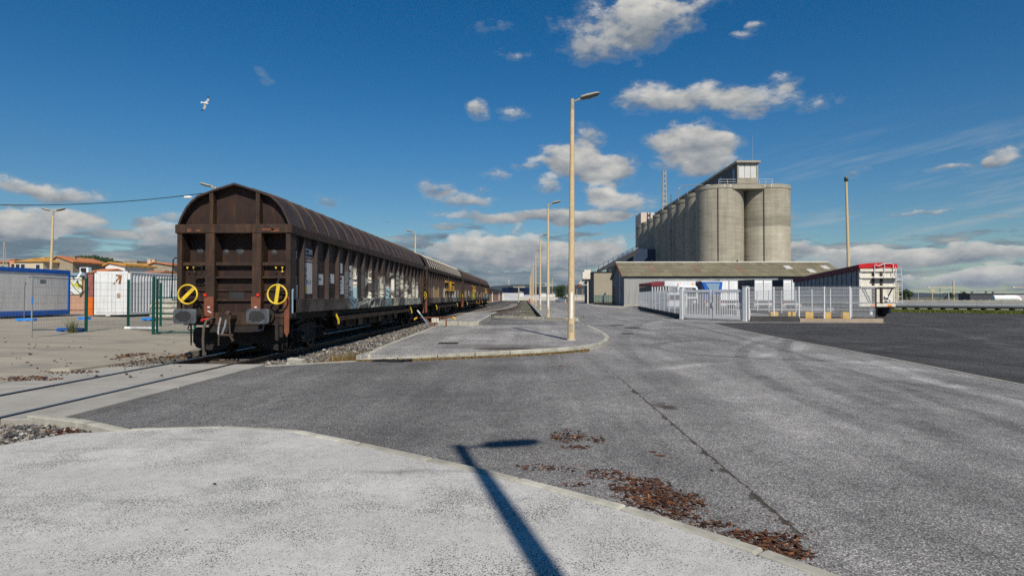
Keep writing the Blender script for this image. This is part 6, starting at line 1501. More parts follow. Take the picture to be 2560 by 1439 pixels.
# blue tipper lorry
y = 72; a = D(1754, 741, y); t = thing('tipper_lorry', 'blue tipping lorry body showing over the gate', 'lorry', (a.x, y, 0))
b = B(); P = [(0, 3.30), (2.45, 3.30), (2.30, 2.0), (.55, 2.0)]; b.prism(P, 0, .12, 'y'); b.build('tailgate', M['blue'], t, bevel=.02)
b = B(); b.prism([(.45, 3.12), (2.1, 3.12), (1.95, 2.35), (.95, 2.35)], -.03, -.001, 'y'); b.build('tailgate_panel', M['skyblue'], t)
b = B(); b.prism([(0, 3.30), (2.45, 3.30), (2.3, 1.75), (.15, 1.75)], .125, 5.6, 'y'); b.build('skip_body', pmat('dark_blue', (.015, .045, .14), .5, .15, 1), t, bevel=.02)
b = B(); b.box(0, 2.45, -.01, .13, 3.302, 3.40); b.build('rim', M['white'], t)
b = B(); b.box(.3, 2.2, -.1, 8.0, .85, 1.1); b.build('chassis', M['under'], t)
b = B(); b.prism([(5.9, .8), (5.9, 2.95), (6.4, 3.1), (7.7, 2.9), (8.0, 1.9), (8.0, .8)], .1, 2.35, 'x'); b.build('cab', M['blue'], t, bevel=.05)
for yy in (1.2, 2.5, 6.9):
    for x in (.3, 2.15): wheel(t, x, yy)
for x in (.35, 2.15): b = B(); b.box(x - .13, x + .13, -.12, -.1, .95, 1.08); b.build('tail_light', M['redpaint'], t)
# white recovery lorry with beacons
y = 68; a = D(1693, 741, y); t = thing('beacon_lorry', 'white cabbed lorry with two orange beacons behind the gate', 'lorry', (a.x, y, 0))
b = B(); P = [(0.02, .75), (2.3, .75), (2.3, 2.45), (2.15, 2.72), (1.9, 2.80), (.4, 2.80), (.15, 2.72), (.02, 2.45)]; b.prism(P, 0, 2.0, 'y'); cab = b.build('cab', M['white'], t, bevel=.06)
b = B(); b.prism([(.2, 1.55), (2.12, 1.55), (2.08, 2.42), (1.95, 2.55), (.35, 2.55), (.22, 2.42)], -.02, -.001, 'y'); ws = b.build('windscreen', M['glass'], cab)
text('NTROTTE', .26, M['white'], ws, (.5, -.025, 2.28), (R(90), 0, 0), sx=1.0)
b = B(); b.box(.15, 2.17, -.05, 0, .80, 1.4); b.build('grille', M['under'], cab)
b = B(); b.box(-.9, 2.6, 2.1, 2.3, 2.75, 3.35); b.build('headboard', M['galv'], t, bevel=.03)
for x in (.3, 1.95):
    b = B(); b.lathe([(.09, 0), (.09, .10), (.06, .22), (.02, .25)], (x, .9, 2.83), 10); b.build('beacon', M['amber'], t, smooth=True)
b = B(); b.box(.2, 2.1, 2.3, 8, .85, 1.2); b.build('flatbed', M['under'], t)
for yy in (.9, 6.0):
    for x in (.25, 2.1): wheel(t, x, yy)
for x in (.35, 1.75): b = B(); b.box(x, x + .25, -.06, -.051, .9, 1.1); b.build('headlight', M['galv'], cab)
# dark car roofs beside it
def car(loc, rz, label, paint, L_=4.2, W_=1.75):
    t = thing('parked_car', label, 'car', loc, rz)
    b = B(); S = [(0, .25), (0, .62), (.15, .78), (.95, .90), (1.5, 1.38), (2.0, 1.46), (2.9, 1.44), (3.55, 1.02), (4.05, .95), (4.2, .75), (4.2, .28), (3.8, .2), (.4, .2)]
    n = len(S); vs = []
    for x, k in ((-.5, .0), (-.47, 1.0), (.47, 1.0), (.5, .0)):
        for (yy, zz) in S: vs.append(((x if zz < .95 or k else x * .84) * W_ * (1 if zz < 1.0 else .84), yy * L_ / 4.2, zz))
    fs = [(j * n + i, j * n + (i + 1) % n, (j + 1) * n + (i + 1) % n, (j + 1) * n + i) for j in range(3) for i in range(n)] + [tuple(range(n - 1, -1, -1)), tuple(range(3 * n, 4 * n))]
    b.add(vs, fs); bo = b.build('body', paint, t, smooth=True, bevel=.03)
    for s in (-1, 1):
        b = B(); x = s * W_ * .445; b.prism([(1.15, .95), (1.55, 1.32), (2.2, 1.36), (2.2, .97)], x - .012, x + .012, 'x'); b.prism([(2.3, .97), (2.3, 1.36), (2.85, 1.34), (3.3, 1.05)], x - .012, x + .012, 'x'); b.v = [(vx, vy * L_ / 4.2, vz) for vx, vy, vz in b.v]; b.build('side_window', M['glass'], bo)
    for (ya_, za_, yb_, zb_, nm) in ((.98, .93, 1.48, 1.36, 'windscreen'), (2.95, 1.40, 3.5, 1.05, 'rear_window')):
        b = B(); sg = -.02; w_ = W_ * .38; b.add([(-w_, ya_, za_ + .02), (w_, ya_, za_ + .02), (w_, yb_, zb_ + .02), (-w_, yb_, zb_ + .02), (-w_, ya_, za_ - .02), (w_, ya_, za_ - .02), (w_, yb_, zb_ - .02), (-w_, yb_, zb_ - .02)], F6); b.v = [(vx, vy * L_ / 4.2, vz) for vx, vy, vz in b.v]; b.build(nm, M['glass'], bo)
    for yy in (.78, 3.35):
        for s in (-1, 1): wheel(t, s * W_ * .44, yy * L_ / 4.2, .31, .2)
    for s in (-1, 1):
        b = B(); b.box(s * .6 - .15, s * .6 + .15, -.02, .05, .58, .72); b.build('headlight', M['galv'], bo)
        b = B(); b.box(s * .65 - .12, s * .65 + .12, L_ - .05, L_ + .02, .7, .85); b.build('tail_light', M['redpaint'], bo)
    return t
# van, maroon sheeted trailer
y = 62; a = D(1668, 741, y); t = thing('white_van', 'white van behind the fence left of the gate', 'van', (a.x, y, 0))
b = B(); b.box(0, 2.0, 0, 4.6, .45, 1.95); b.prism([(4.6, .45), (4.6, 1.95), (5.0, 1.85), (5.6, 1.15), (6.1, 1.0), (6.1, .45)], 0, 2.0, 'x'); vb = b.build('body', M['white'], t, bevel=.06)
b = B(); b.box(.2, 1.8, -.02, .0, 1.25, 1.75); b.build('rear_window', M['glass'], vb)
for x in (.06, 1.8): b = B(); b.box(x, x + .14, -.03, -.001, 1.1, 1.6); b.build('tail_light', M['redpaint'], vb)
b = B(); b.box(.05, 1.95, -.08, .0, .4, .62); b.build('bumper', M['steel'], vb)
for yy in (.9, 4.9):
    for x in (.15, 1.85): wheel(t, x, yy, .34, .22)
y = 84; a = D(1628, 741, y); t = thing('sheeted_trailer', 'low trailer under a dark maroon sheet behind the fence', 'trailer', (a.x, y, 0))
b = B(); b.add(slab4(0, 2.5, 0, 9, 2.95, 3.35, 3.0, 3.5), F6); b.v = [(x, yy, z + (.35 * x / 2.5 if z > 3.2 else .1 * x / 2.5)) for x, yy, z in b.v]; b.build('sheet', M['maroon'], t, bevel=.06)
b = B(); b.box(.04, 2.46, .05, 9, 1.0, 2.95); b.build('body', M['darkgrey'], t)
for i in range(7): b = B(); b.box(.1 + i * .37, .22 + i * .37, -.02, .05, 1.05, 2.9); b.build('rib', M['galv'], t)
for yy in (1.4, 2.7):
    for x in (.35, 2.15): wheel(t, x, yy)
b = B(); b.box(.6, 1.9, .2, 8.8, .7, .99); b.build('chassis', M['under'], t)
for (px, py, w_, h_, lb) in ((1855, 787, 1.0, .55, 'cream block behind the right end of the gate'),):
    p = D(px, 741, 44); b = B(); b.box(p.x - w_ / 2, p.x + w_ / 2, 43.7, 44.3, 0, .62); tag(b.build('concrete_block', M['kerb'], None, bevel=.03), lb, 'block')
# floodlight mast
y = 72; a = D(2124, 741, y); t = thing('floodlight_mast', 'tall tan floodlight mast behind the red topped trailer', 'mast', (a.x, y, 0), 0, None, (0, R(-1.1), 0))
zt = D(2121, 452, y).z; b = B(); b.cyl((0, 0, -.1), (0, 0, zt), .20, .12, 18); b.build('pole', M['pole'], t, smooth=True)
b = B(); b.cyl((0, 0, zt), (0, 0, zt + .06), .26, n=14); b.build('plate', M['under'], t)
b = B(); b.lathe([(.02, -.18), (.14, -.15), (.22, -.03), (.22, .08), (.17, .12), (.02, .11)], (0, 0, zt + .29), 18, 'y'); fl = b.build('floodlight', M['darkgrey'], t, smooth=True)
b = B(); b.lathe([(.15, -.185), (.13, -.20), (.02, -.20)], (0, 0, zt + .29), 16, 'y'); b.build('lens', M['lens'], fl, smooth=True)
# ------------------------------------------------------------------ beyond the tracks
t = thing('long_low_building', 'pink walled low building with grey roof left of the far track', 'building', (-10.0, 140, 0))
b = B(); b.box(-9, 0, 0, 200, -.2, 3.7); b.build('wall', M['pink'], t)
b = B(); b.prism([(-9.4, 3.7), (.4, 3.7), (.4, 3.95), (-4.5, 5.2), (-9.4, 3.95)], -.4, 200.4, 'y'); b.build('roof', M['darkgrey'], t)
for k in range(4): b = B(); b.box(.001, .2, 44 + k * 48, 44.5 + k * 48, -.2, 3.7); b.build('pilaster', M['hwhite'], t)
# pale palisade fence across the end of the line
yb = 235.0; x0, x1 = D(1256, 741, yb).x, D(1300, 741, yb).x
t = thing('palisade_fence', 'white palisade fence across the end of the tracks', 'fence', (x0, yb, 0))
b = B(); b.prism([(-.11, 0), (.11, 0), (.11, 2.9), (0, 3.05), (-.11, 2.9)], -.03, .03, 'y'); pm_ = b.mesh('pale', M['hwhite'])
n = int((x1 - x0) / .34)
for i in range(n): inst(pm_, 'pale', t, (i * .34, 0, 0))
for z_ in (.5, 2.4): b = B(); b.box(0, x1 - x0, .031, .1, z_, z_ + .12); b.build('rail', M['hwhite'], t)
yb = 250.0; x0, x1 = D(1300, 741, yb).x, D(1480, 741, yb).x
t = thing('palisade_fence', 'long pale fence behind the tree and the parked car', 'fence', (x0, yb, 0))
for i in range(int((x1 - x0) / .42)): inst(pm_, 'pale', t, (i * .42, 0, 0), (0, 0, 0), (.8, 1, .8))
b = B(); b.box(0, x1 - x0, .031, .1, 1.9, 2.02); b.build('rail', M['hwhite'], t)
b = B(); b.box(0, x1 - x0, 4, 5, 0, 1.5); b.build('base_wall', M['beige'], t)
# blue building with an oversailing roof
yb = 290.0
t = thing('blue_building', 'blue modern building with an oversailing dark roof', 'building', (0, 0, 0))
x0, xm, xn, x1 = D(1255, 741, yb).x, D(1277, 741, yb).x, D(1306, 741, yb).x, D(1346, 741, yb).x
zb = D(1280, 719, yb).z; bl = pmat('blue_cladding', (.10, .17, .46), .6, .1, .2); bd = pmat('deep_blue_cladding', (.045, .07, .20), .5, .1, .2)
b = B(); b.box(x0, xm, yb, yb + 20, 0, zb); b.build('wing', bl, t)
b = B(); b.prism([(xm, 0), (xn, 0), (xn + 1.0, zb + .3), (xm - 1.0, zb + .3)], yb - 1.5, yb + 18, 'y'); b.build('centre_block', bd, t)
b = B(); b.box(xn, x1, yb, yb + 20, 0, zb); b.build('wing', bl, t)
b = B(); b.add([(x0 - 2, yb - 5, zb + .4), (x1 + 3, yb - 5, zb + 1.2), (x1 + 3, yb + 22, zb + 1.6), (x0 - 2, yb + 22, zb + .8), (x0 - 2, yb - 5, zb + .9), (x1 + 3, yb - 5, zb + 1.8), (x1 + 3, yb + 22, zb + 2.2), (x0 - 2, yb + 22, zb + 1.4)], F6); b.build('roof', M['darkgrey'], t)
for i in range(6): b = B(); xx = xm + .6 + i * .8; b.box(xx, xx + .5, yb - 1.56, yb - 1.49, zb - 2.2, zb - .9); b.build('window', M['glass'], t)
b = B(); b.box(xn, x1, yb - .06, yb - .001, 3.0, 4.0); b.build('window', M['glass'], t)
b = B(); b.cyl((xm - 1, yb + 2, zb), (xm - 1, yb + 2, zb + 4), .12, n=6); b.build('flue', M['hwhite'], t)
# loading gauge gantry over the track
yb = 170.0; x0 = D(1297, 741, yb).x; t = thing('track_gantry', 'T shaped concrete gantry over the far tracks', 'gantry', (x0, yb, 0))
zt = D(1297, 716, yb).z; b = B(); b.box(-.17, .17, -.15, .15, 0, zt - .3); b.build('column', M['silo'], t)
b = B(); b.box(D(1283, 741, yb).x - x0, D(1313, 741, yb).x - x0, -.25, .25, zt - .3, zt + .05); b.build('beam', M['silo'], t)
# white lorries or sheds far off
yb = 262.0
for (pa, pb_, pt, lb) in ((1296, 1309, 731, 'small white far shed beside the gantry'), (1350, 1366, 733, 'small far white shed left of the tree'), (1375, 1388, 734, 'small far white box just left of the tree')):
    xa, xb = D(pa, 741, yb).x, D(pb_, 741, yb).x; zt = D(pa, pt, yb).z; t = thing('far_shed', lb, 'shed', (xa, yb, 0))
    b = B(); b.box(0, xb - xa, 0, 3, 0, zt); b.build('wall', M['hwhite'], t)
    b = B(); b.prism([(-.2, zt), (xb - xa + .2, zt), ((xb - xa) / 2, zt + .5)], -.2, 3.2, 'y'); b.build('roof', M['steel'], t)
# thin far masts
for i, (px, pt, yb, r_) in enumerate(((1381, 693, 260, .12), (1415, 708, 260, .08), (1442, 722, 230, .1), (1457, 720, 240, .1), (2350, 722, 230, .10), (2296, 722, 230, .06), (2245, 704, 95, .16), (2372, 724, 200, .12))):
    a = D(px, 741, yb); zt = D(px, pt, yb).z; t = thing('thin_mast', ['tall thin mast left of the tree', 'thin mast just right of the tree top', 'thin pale mast left of the tan building', 'second thin pale mast beside the tan building', 'dark thin mast on the right horizon', 'thin far pole on the right horizon', 'brown post just behind the red topped trailer', 'white thin post on the right horizon'][i], 'mast', (a.x, yb, 0))
    b = B(); b.cyl((0, 0, 0), (0, 0, zt), r_, r_ * .6, 8); b.build('shaft', M['pole'] if i < 4 or i == 6 else (M['under'] if i == 4 else M['hwhite']), t)
    b = B(); b.box(-r_ * 2.5, r_ * 2.5, -r_, r_, zt, zt + .12); b.build('cap', M['under'], t)
# parked car, cone, bollard
p = G(1391, 753, 0); sc_y = 176
a = D(1390, 741, sc_y); car((a.x, sc_y, 0), R(-80), 'dark parked car under the small tree', pmat('dark_car_paint', (.09, .12, .15), .25, .1, 1, spec=.6))
def cone(px, y, lb, h=.75):
    a = D(px, 741, y); t = thing('traffic_cone', lb, 'cone', (a.x, y, 0)); b = B(); b.lathe([(.2, .03), (.12, .3), (.04, h), (.01, h)], n=14); b.build('cone_body', M['amber'], t, smooth=True)
    b = B(); b.box(-.24, .24, -.24, .24, 0, .035); b.build('foot', M['rubber'], t)
    b = B(); b.lathe([(.128, .30), (.095, .45)], n=14); b.build('white_band', M['white'], t)
cone(1414, 150, 'red traffic cone near the parked car', 1.1)
a = D(1324, 741, 128); b = B(); b.lathe([(.14, 0), (.14, .9), (.10, 1.05), (.02, 1.1)], n=12); tag(b.build('red_bollard', M['redpaint'], None, smooth=True, loc=(a.x, 128, .1)), 'small red bollard beside the lamp row', 'bollard')
# trees
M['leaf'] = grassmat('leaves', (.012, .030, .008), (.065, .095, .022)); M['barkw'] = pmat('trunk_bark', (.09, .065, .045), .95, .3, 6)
def tree(loc, h, r_, label, n=1600, leaf=.16, trunk=.12, shape=1.0):
    t = thing('small_tree', label, 'tree', loc)
    b = B(); b.tube([(0, 0, -.1), (.04, .02, h * .25), (-.02, .05, h * .5), (.05, 0, h * .85)], [trunk, trunk * .8, trunk * .55, trunk * .15], 8)
    for k in range(7):
        a = k * .9; z0 = h * (.28 + .07 * k); b.tube([(0, 0, z0), (math.cos(a) * r_ * .4, math.sin(a) * r_ * .4, z0 + h * .1), (math.cos(a) * r_ * .75, math.sin(a) * r_ * .75, z0 + h * .14)], [trunk * .4, trunk * .25, trunk * .08], 5)
    b.build('trunk', M['barkw'], t, smooth=True)
    cl = [(random.gauss(0, .45), random.gauss(0, .45), random.uniform(-.75, .8)) for _ in range(26)]
    vs, fs, tn = [], [], []
    for i in range(n):
        c = random.choice(cl); p = Vector(c) + Vector((random.gauss(0, .22), random.gauss(0, .22), random.gauss(0, .18)))
        k = 1 - .45 * max(0, p.z) ** 1.5; p = Vector((p.x * r_ * k, p.y * r_ * k, h * .62 + p.z * h * .40 * shape))
        e = Euler((random.uniform(0, 6), random.uniform(0, 6), random.uniform(0, 6))).to_matrix(); s = leaf * random.uniform(.6, 1.3); o = len(vs)
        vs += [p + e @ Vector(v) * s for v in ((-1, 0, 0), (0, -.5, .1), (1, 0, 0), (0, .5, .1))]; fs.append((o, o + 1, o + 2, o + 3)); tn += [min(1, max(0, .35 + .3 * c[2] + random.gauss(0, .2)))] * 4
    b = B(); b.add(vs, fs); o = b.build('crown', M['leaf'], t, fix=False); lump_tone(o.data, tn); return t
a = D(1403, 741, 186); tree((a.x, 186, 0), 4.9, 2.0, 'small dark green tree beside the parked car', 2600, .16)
for (px, y_, h, lb) in ((2375, 210, 3.0, 'small dark bush on the right horizon'), (2412, 215, 3.2, 'second small dark bush beside the dark flat building'), (2262, 100, 2.6, 'dark scrub behind the ladder of the red topped trailer')):
    a = D(px, 741, y_); tree((a.x, y_, 0), h, 1.4, lb, 700, .16, .06)
# lever of the points with its number plate
yl = 29.2
t = thing('points_lever', 'rusty points lever frame with a white numbered plate', 'lever', (0, 0, 0))
P = lambda px, py: D(px, py, yl)
b = B(); b.tube([P(1036, 799), P(1038, 796), P(1043, 794), P(1060, 793.6), P(1110, 793), P(1132, 792.5), P(1137, 795), P(1137.5, 799)], .03, 8); b.build('cross_bar', M['rust'], t, smooth=True)
for e_ in (((1036, 799), (1038, 796), (1043, 794)), ((1131, 792.6), (1137, 795), (1137.5, 799))): b = B(); b.tube([P(*q) for q in e_], .042, 8); b.build('yellow_end', M['ky'], t, smooth=True)
b = B(); b.box(P(1115, 0).x, P(1118, 0).x, yl - .03, yl + .03, .14, P(1116, 794).z); b.build('post', M['rust'], t)
b = B(); b.tube([P(1063, 796), P(1070, 804), P(1078, 814)], .05, 8); b.build('counterweight_rod', M['orange'], t, smooth=True)
b = B(); b.tube([P(1046, 775) + Vector((0, -.3, 0)), P(1052, 783) + Vector((0, -.25, 0))], .035, 8); lv = b.build('lever_grip', M['white'], t, smooth=True)
b = B(); b.tube([P(1052, 783) + Vector((0, -.25, 0)), P(1063, 799) + Vector((0, -.18, 0)), P(1074, 815) + Vector((0, -.12, 0))], .033, 8); b.build('lever_rod', M['skyblue'], t, smooth=True)
q0, q1 = P(1079.5, 794.5), P(1097, 805); b = B(); b.box(q0.x, q1.x, yl - .07, yl - .045, q1.z, q0.z); pl = b.build('number_plate', M['offwhite'], t, bevel=.01)
text('010', .15, M['ink'], pl, (q0.x + .045, yl - .073, q1.z + .065), (R(90), 0, 0))
b = B(); b.box(P(1086, 0).x, P(1089, 0).x, yl - .03, yl + .03, 0, q1.z); b.build('plate_post', M['rust'], t)
# black rubber scraps by the island corner
for (px, py, w_, rz, lb) in ((958, 904, .55, .1, 'long black rubber scrap at the island corner'), (990, 905, .4, -.2, 'second black rubber scrap, right of the long one'), (1018, 904, .24, .6, 'round black rubber scrap right of the other two')):
    p = G(px, py); b = B(); b.tube([(-w_ / 2, 0, .05), (-w_ / 4, .03, .06), (0, .05, .07), (w_ / 4, .04, .06), (w_ / 2, -.02, .12)], [.03, .05, .055, .05, .02], 7); b.v = [(vx, vy * 1.5, max(0, vz) * .55 + .002) for vx, vy, vz in b.v]; tag(b.build('rubber_scrap', M['rubber'], None, smooth=True, loc=(p.x, p.y, 0)), lb, 'scrap')
for (px, py, sx_s, lb) in ((850 - 110, 903, .5, 'broken concrete block lying beside the right rail'),):
    p = G(px, py, 0); b = B(); b.obox((0, 0, .06), .42, .16, .13, (.1, .05, -.3)); tag(b.build('concrete_fragment', M['kerb'], None, bevel=.02, loc=(p.x, p.y, -.05)), lb, 'rubble')

# ------------------------------------------------------------------ pipeline on the right
pa, pb_ = D(2215, 763, 77), D(2700, 766, 68)
dirp = (pb_ - pa).normalized()
t = thing('pipeline', 'long grey pipeline lying beyond the grass verge', 'pipeline')
Lp = (pb_ - pa).length
M['pipe'] = pmat('pipe_sheath', (.22, .23, .24), .6, .1, 1, (.2, .2, .2), .3, metal=.3)
for i in range(8):
    s0, s1 = pa + dirp * (Lp * i / 8 + .01), pa + dirp * (Lp * (i + 1) / 8 - .01); b = B(); b.cyl((s0.x, s0.y, .50), (s1.x, s1.y, .50), .33, n=20); b.build('pipe_length', M['pipe'], t, smooth=True)
for i in range(14):
    s0 = pa + dirp * (Lp * (i + .5) / 14); b = B(); b.box(s0.x - .12, s0.x + .12, s0.y - .3, s0.y + .3, 0, .2); b.build('saddle', M['under'], t)
t = thing('pipe_rack', 'low grey rack with white slanted brackets behind the pipeline', 'rack')
b = B(); a, c = pa + Vector((-1, 4, 0)), pb_ + Vector((1, 4, 0)); b.prism([(a.x, a.y), (c.x, c.y), (c.x, c.y + .3), (a.x, a.y + .3)], .0, 1.15, 'z'); b.build('wall', M['concrete'], t)
for i, px in enumerate((2268, 2299, 2303, 2316, 2334, 2352, 2371, 2390, 2410, 2429, 2450, 2472, 2494, 2517, 2541, 2563)):
    y_ = a.y + (px - 2215) / 485 * (c.y - a.y) - .15; q = D(px, 754, y_); b = B(); b.tube([(q.x - .12, y_, q.z - .22), (q.x + .12, y_, q.z + .24)], .06, 6); b.build('bracket', M['hwhite'], t)
# white duct with an elbow
yd = 92.0; t = thing('white_duct', 'fat white duct with a slanting end behind the pipeline', 'duct')
a, c = D(2482, 745, yd), D(2540, 744, yd); b = B(); b.lathe([(.05, -.05), (.42, 0), (.46, .3), (.46, c.x - a.x - .2), (.44, c.x - a.x)], (a.x, yd, a.z), 18, 'x'); b.build('barrel', M['white'], t, smooth=True)
e_ = D(2556, 757, yd); b = B(); b.tube([(c.x - .2, yd, c.z), (c.x + .2, yd, c.z - .1), (e_.x, yd, .4), (e_.x + .3, yd, .0)], [.44, .40, .28, .28], 14); b.build('elbow', M['white'], t, smooth=True)
for f in (.15, .8): x = a.x + (c.x - a.x) * f; b = B(); b.box(x - .15, x + .15, yd - .3, yd + .3, 0, a.z - .3); b.build('cradle', M['hwhite'], t)
# flat dark building far right, catenary mast
yb = 190.0; xa, xm, xb = D(2425, 741, yb).x, D(2513, 741, yb).x, D(2720, 741, yb).x; zt = D(2425, 735, yb).z
t = thing('flat_building', 'long flat roofed dark building on the right horizon', 'building', (xa, yb, 0))
b = B(); b.box(0, xm - xa, 0, 5, 0, zt); b.build('dark_wall', M['darkgrey'], t)
b = B(); b.box(xm - xa + .01, xb - xa, 0, 5, 0, zt - .1); b.build('pale_wall', pmat('pinkish_grey_wall', (.36, .32, .32), .8, .08, .3), t)
b = B(); b.box(-.2, xb - xa, -.2, 5.2, zt + .002, zt + .2); b.build('roof_edge', M['under'], t)
for f in (.08, .2, .26): b = B(); b.lathe([(.3, 0), (.3, .4), (.5, .5), (.05, .8)], (f * (xb - xa), 3, zt + .2), 10); b.build('roof_vent', M['steel'], t)
for (px, y_, pt, pal, lb) in ((2384, 250, 702, 2322, 'catenary mast with a long arm on the right horizon'), (2640, 250, 702, 2534, 'catenary mast whose arm enters from the right edge')):
    a = D(px, 741, y_); zt = D(px, pt, y_).z; t = thing('catenary_mast', lb, 'mast', (a.x, y_, 0))
    b = B(); b.box(-.22, .22, -.2, .2, 0, zt); b.build('column', M['pole'], t)
    za = D(px, 718, y_).z; xl = D(pal, 741, y_).x - a.x; b = B(); b.box(xl, 0, -.1, .1, za - .1, za + .12); b.build('arm', M['pole'], t)
    b = B(); b.lathe([(.05, -.4), (.28, -.3), (.28, .3), (.05, .4)], (xl, 0, za), 10); b.build('insulator', M['hwhite'], t, smooth=True)
b = B(); q = D(2331, 741, 180); b.cyl((0, 0, 0), (0, 0, D(2331, 728, 180).z), .12, n=6); b.box(-.7, .5, -.2, .2, D(2331, 727, 180).z, D(2331, 724, 180).z); tag(b.build('short_lamp', M['pole'], None, loc=(q.x, 180, 0)), 'short lamp with a wide flat head under the catenary arm', 'lamp')
a, c = D(2240, 722, 240), D(2700, 724, 240); b = B(); b.tube([a, (a + c) / 2 + Vector((0, 0, -.6)), c], .05, 4); tag(b.build('catenary_wire', M['black']), 'thin wire strung along the right horizon', 'wire')

# ------------------------------------------------------------------ hills and woods
def hill(name, prof, y, depth, m, base=-.3):
    """a ridge read as (px, py) at the distance y, falling away towards the viewer and behind"""
    b = B(); rows = []
    for f, k in ((-1.0, 0), (-.7, .28), (-.4, .62), (-.15, .92), (0, 1.0), (.4, .6), (1.0, 0)):
        row = []
        for (px, py) in prof:
            q = D(px, py, y); yy = y + f * depth; x = q.x * (1 + f * depth / y * .5); z = base + (q.z - base) * k * (1 + (.06 * mnoise.noise(Vector((x * .006, yy * .006, 3))) if k not in (0, 1) else 0)); row.append((x, yy, z))
        rows.append(row)
    n = len(prof); b.add([v for r_ in rows for v in r_], [(j * n + i, j * n + i + 1, (j + 1) * n + i + 1, (j + 1) * n + i) for j in range(len(rows) - 1) for i in range(n - 1)])
    return struct(b.build(name, m, smooth=True))
def dense(prof, n=60):
    xs = [prof[0][0] + (prof[-1][0] - prof[0][0]) * i / n for i in range(n + 1)]; out = []
    for x in xs:
        for (xa, ya), (xb, yb_) in zip(prof, prof[1:]):
            if xa <= x <= xb + 1e-6:
                f = (x - xa) / (xb - xa); f = f * f * (3 - 2 * f); out.append((x, ya + (yb_ - ya) * f + .5 * mnoise.noise(Vector((x * .08, 0, 1)))))
                break
    return out
M['hillfar'] = pmat('wooded_hills', (.016, .024, .020), .95, .3, .004, (.05, .045, .035), .4, bmp=0)
hill('hills', dense([(1080, 738), (1180, 723), (1240, 714), (1290, 711), (1360, 716), (1440, 712), (1500, 719), (1580, 728), (1700, 738)]), 3000, 900, M['hillfar'])
hill('hills', dense([(2200, 738), (2265, 735), (2300, 731), (2340, 735), (2375, 732), (2430, 737), (2500, 735), (2600, 732), (2760, 738)]), 2800, 700, M['hillfar'])
hill('hills', dense([(-500, 700), (-200, 690), (0, 705), (150, 725), (400, 738)]), 2600, 600, M['hillfar'])
wood_g = pmat('wooded_slope', (.03, .045, .02), .95, .3, .03, bmp=0)
hill('hill', dense([(120, 720), (170, 668), (205, 650), (240, 648), (275, 655), (320, 672), (400, 715)], 40), 420, 120, wood_g)
# its wood, one mass of crowns
vs, fs, tn = [], [], []
for i in range(300):
    px = random.uniform(150, 350); base_y = [p for p in dense([(120, 720), (170, 668), (205, 650), (240, 648), (275, 655), (320, 672), (400, 715)], 40) if p[0] >= px][0][1]
    d_ = random.uniform(-60, 6); y = 420 + d_; q = D(px, base_y, 420); c = Vector((q.x * y / 420, y, q.z * (1 + d_ / 160))); r_ = random.uniform(2.0, 3.6)
    tt = random.random()
    for j in range(90):
        dd = Vector((random.gauss(0, 1), random.gauss(0, 1), abs(random.gauss(0, 1)) * .8)).normalized() * r_ * random.uniform(.7, 1.05); p = c + dd
        e = Euler((random.uniform(0, 6), random.uniform(0, 6), random.uniform(0, 6))).to_matrix(); s = random.uniform(.35, .7); o = len(vs)
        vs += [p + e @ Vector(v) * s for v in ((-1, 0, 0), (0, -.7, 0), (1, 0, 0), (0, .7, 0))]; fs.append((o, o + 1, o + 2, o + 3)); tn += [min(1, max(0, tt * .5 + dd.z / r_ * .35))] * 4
b = B(); b.add(vs, fs); o = b.build('far_wood', M['leaf'], None, fix=False); lump_tone(o.data, tn); struct(o, 'stuff', 'dark pine wood on the hill behind the houses')

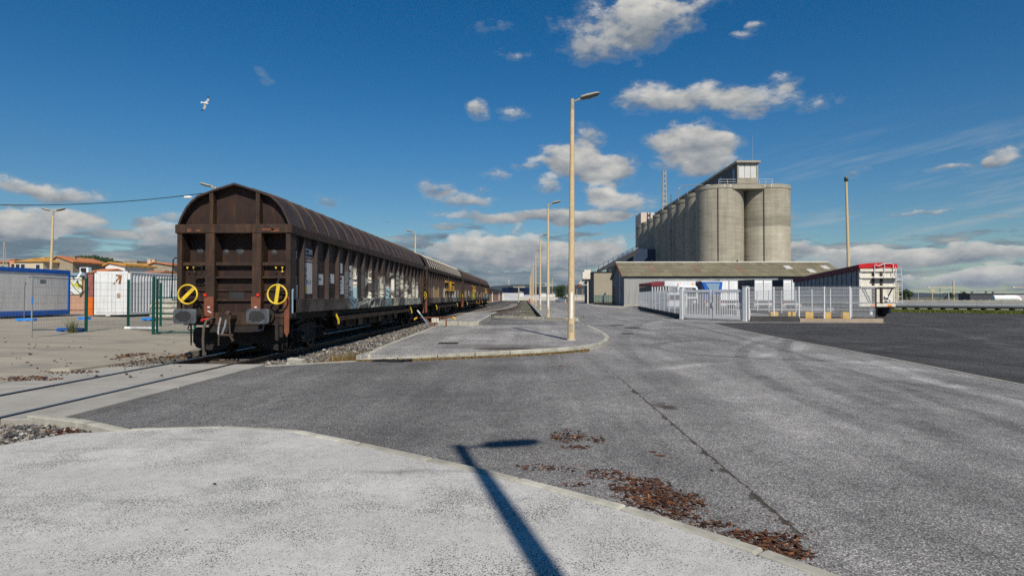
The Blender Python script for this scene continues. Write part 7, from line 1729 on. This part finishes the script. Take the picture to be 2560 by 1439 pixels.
# ------------------------------------------------------------------ gulls
M['gullw'] = pmat('gull_white', (.72, .70, .66), .7, .08, 6, bmp=0); M['gullg'] = pmat('gull_under_wing', (.36, .33, .29), .7, .15, 8, bmp=0); M['gullb'] = pmat('wing_tip_black', (.015, .015, .015), .6, .1, bmp=0); M['bill'] = pmat('gull_bill', (.55, .30, .05), .5, .1, bmp=0)
def gull(loc, fwd, up, label, span=1.35, dark=False):
    fwd = Vector(fwd).normalized(); up = Vector(up).normalized(); rt = fwd.cross(up).normalized(); up = rt.cross(fwd)
    t = thing('gull', label, 'gull', loc)
    t.rotation_euler = Matrix((rt, fwd, up)).transposed().to_euler()
    b = B(); b.lathe([(.004, -.34), (.03, -.33), (.035, -.26), (.07, -.12), (.085, .02), (.075, .12), (.05, .19), (.045, .235), (.045, .27), (.03, .30), (.006, .315)], (0, 0, 0), 14, 'y'); b.v = [(x, y, z * .9) for x, y, z in b.v]
    b.add([(-.03, -.22, .0), (.03, -.22, .0), (.085, -.42, .0), (-.085, -.42, .0), (-.03, -.22, .012), (.03, -.22, .012), (.085, -.42, .006), (-.085, -.42, .006)], F6)
    b.build('body', M['gullw'] if not dark else M['gullg'], t, smooth=True)
    b = B(); b.lathe([(.014, .30), (.012, .34), (.002, .36)], (0, 0, -.006), 8, 'y'); b.build('bill', M['bill'], t)
    for s in (-1, 1):
        h = span / 2; st = [(0, .10, -.12, .02), (.22, .13, -.11, .07), (.42, .16, -.07, .10), (.66, .10, -.08, .09)]
        for seg, m_ in ((st[:4], M['gullg']), ([(.66, .10, -.08, .09), (.85, .0, -.11, .07), (1.0, -.12, -.14, .05)], M['gullb'])):
            vs, fs = [], []
            for (f, le, te, zz) in seg:
                x = s * (.04 + f * h)
                vs += [(x, le, zz), (x, (le + te) / 2, zz + .022), (x, te, zz - .004), (x, (le + te) / 2, zz - .012)]
            n = len(seg)
            for i in range(n - 1): fs += [(i * 4 + k, i * 4 + (k + 1) % 4, (i + 1) * 4 + (k + 1) % 4, (i + 1) * 4 + k) for k in range(4)]
            fs += [(0, 1, 2, 3), tuple(range(4 * n - 1, 4 * n - 5, -1))]
            b = B(); b.add(vs, fs); b.build('wing' if m_ is M['gullg'] else 'wing_tip', m_, t, smooth=True)
    return t
gull(D(513, 258, 52), (.93, -.15, -.22), (.088, .897, -.24), 'gull gliding high above the freight wagon', 1.5)
gull(D(966, 555, 130), (.25, 1, 0), (.1, 0, 1), 'tiny distant gull above the train roof', 1.5, True)

# ------------------------------------------------------------------ the air between here and the hills
hz, nt, pp = newmat('haze_air'); nt.nodes.clear()
vol = nd(nt, 'ShaderNodeVolumePrincipled', {'Color': (.72, .84, 1.0), 'Density': HAZE, 'Anisotropy': .2}); nd(nt, 'ShaderNodeOutputMaterial', {1: vol.outputs[0]})
b = B(); b.box(-4500, 4500, -4500, 4500, -1.3, 110); struct(b.build('haze', hz), 'stuff', 'pale haze in the air')
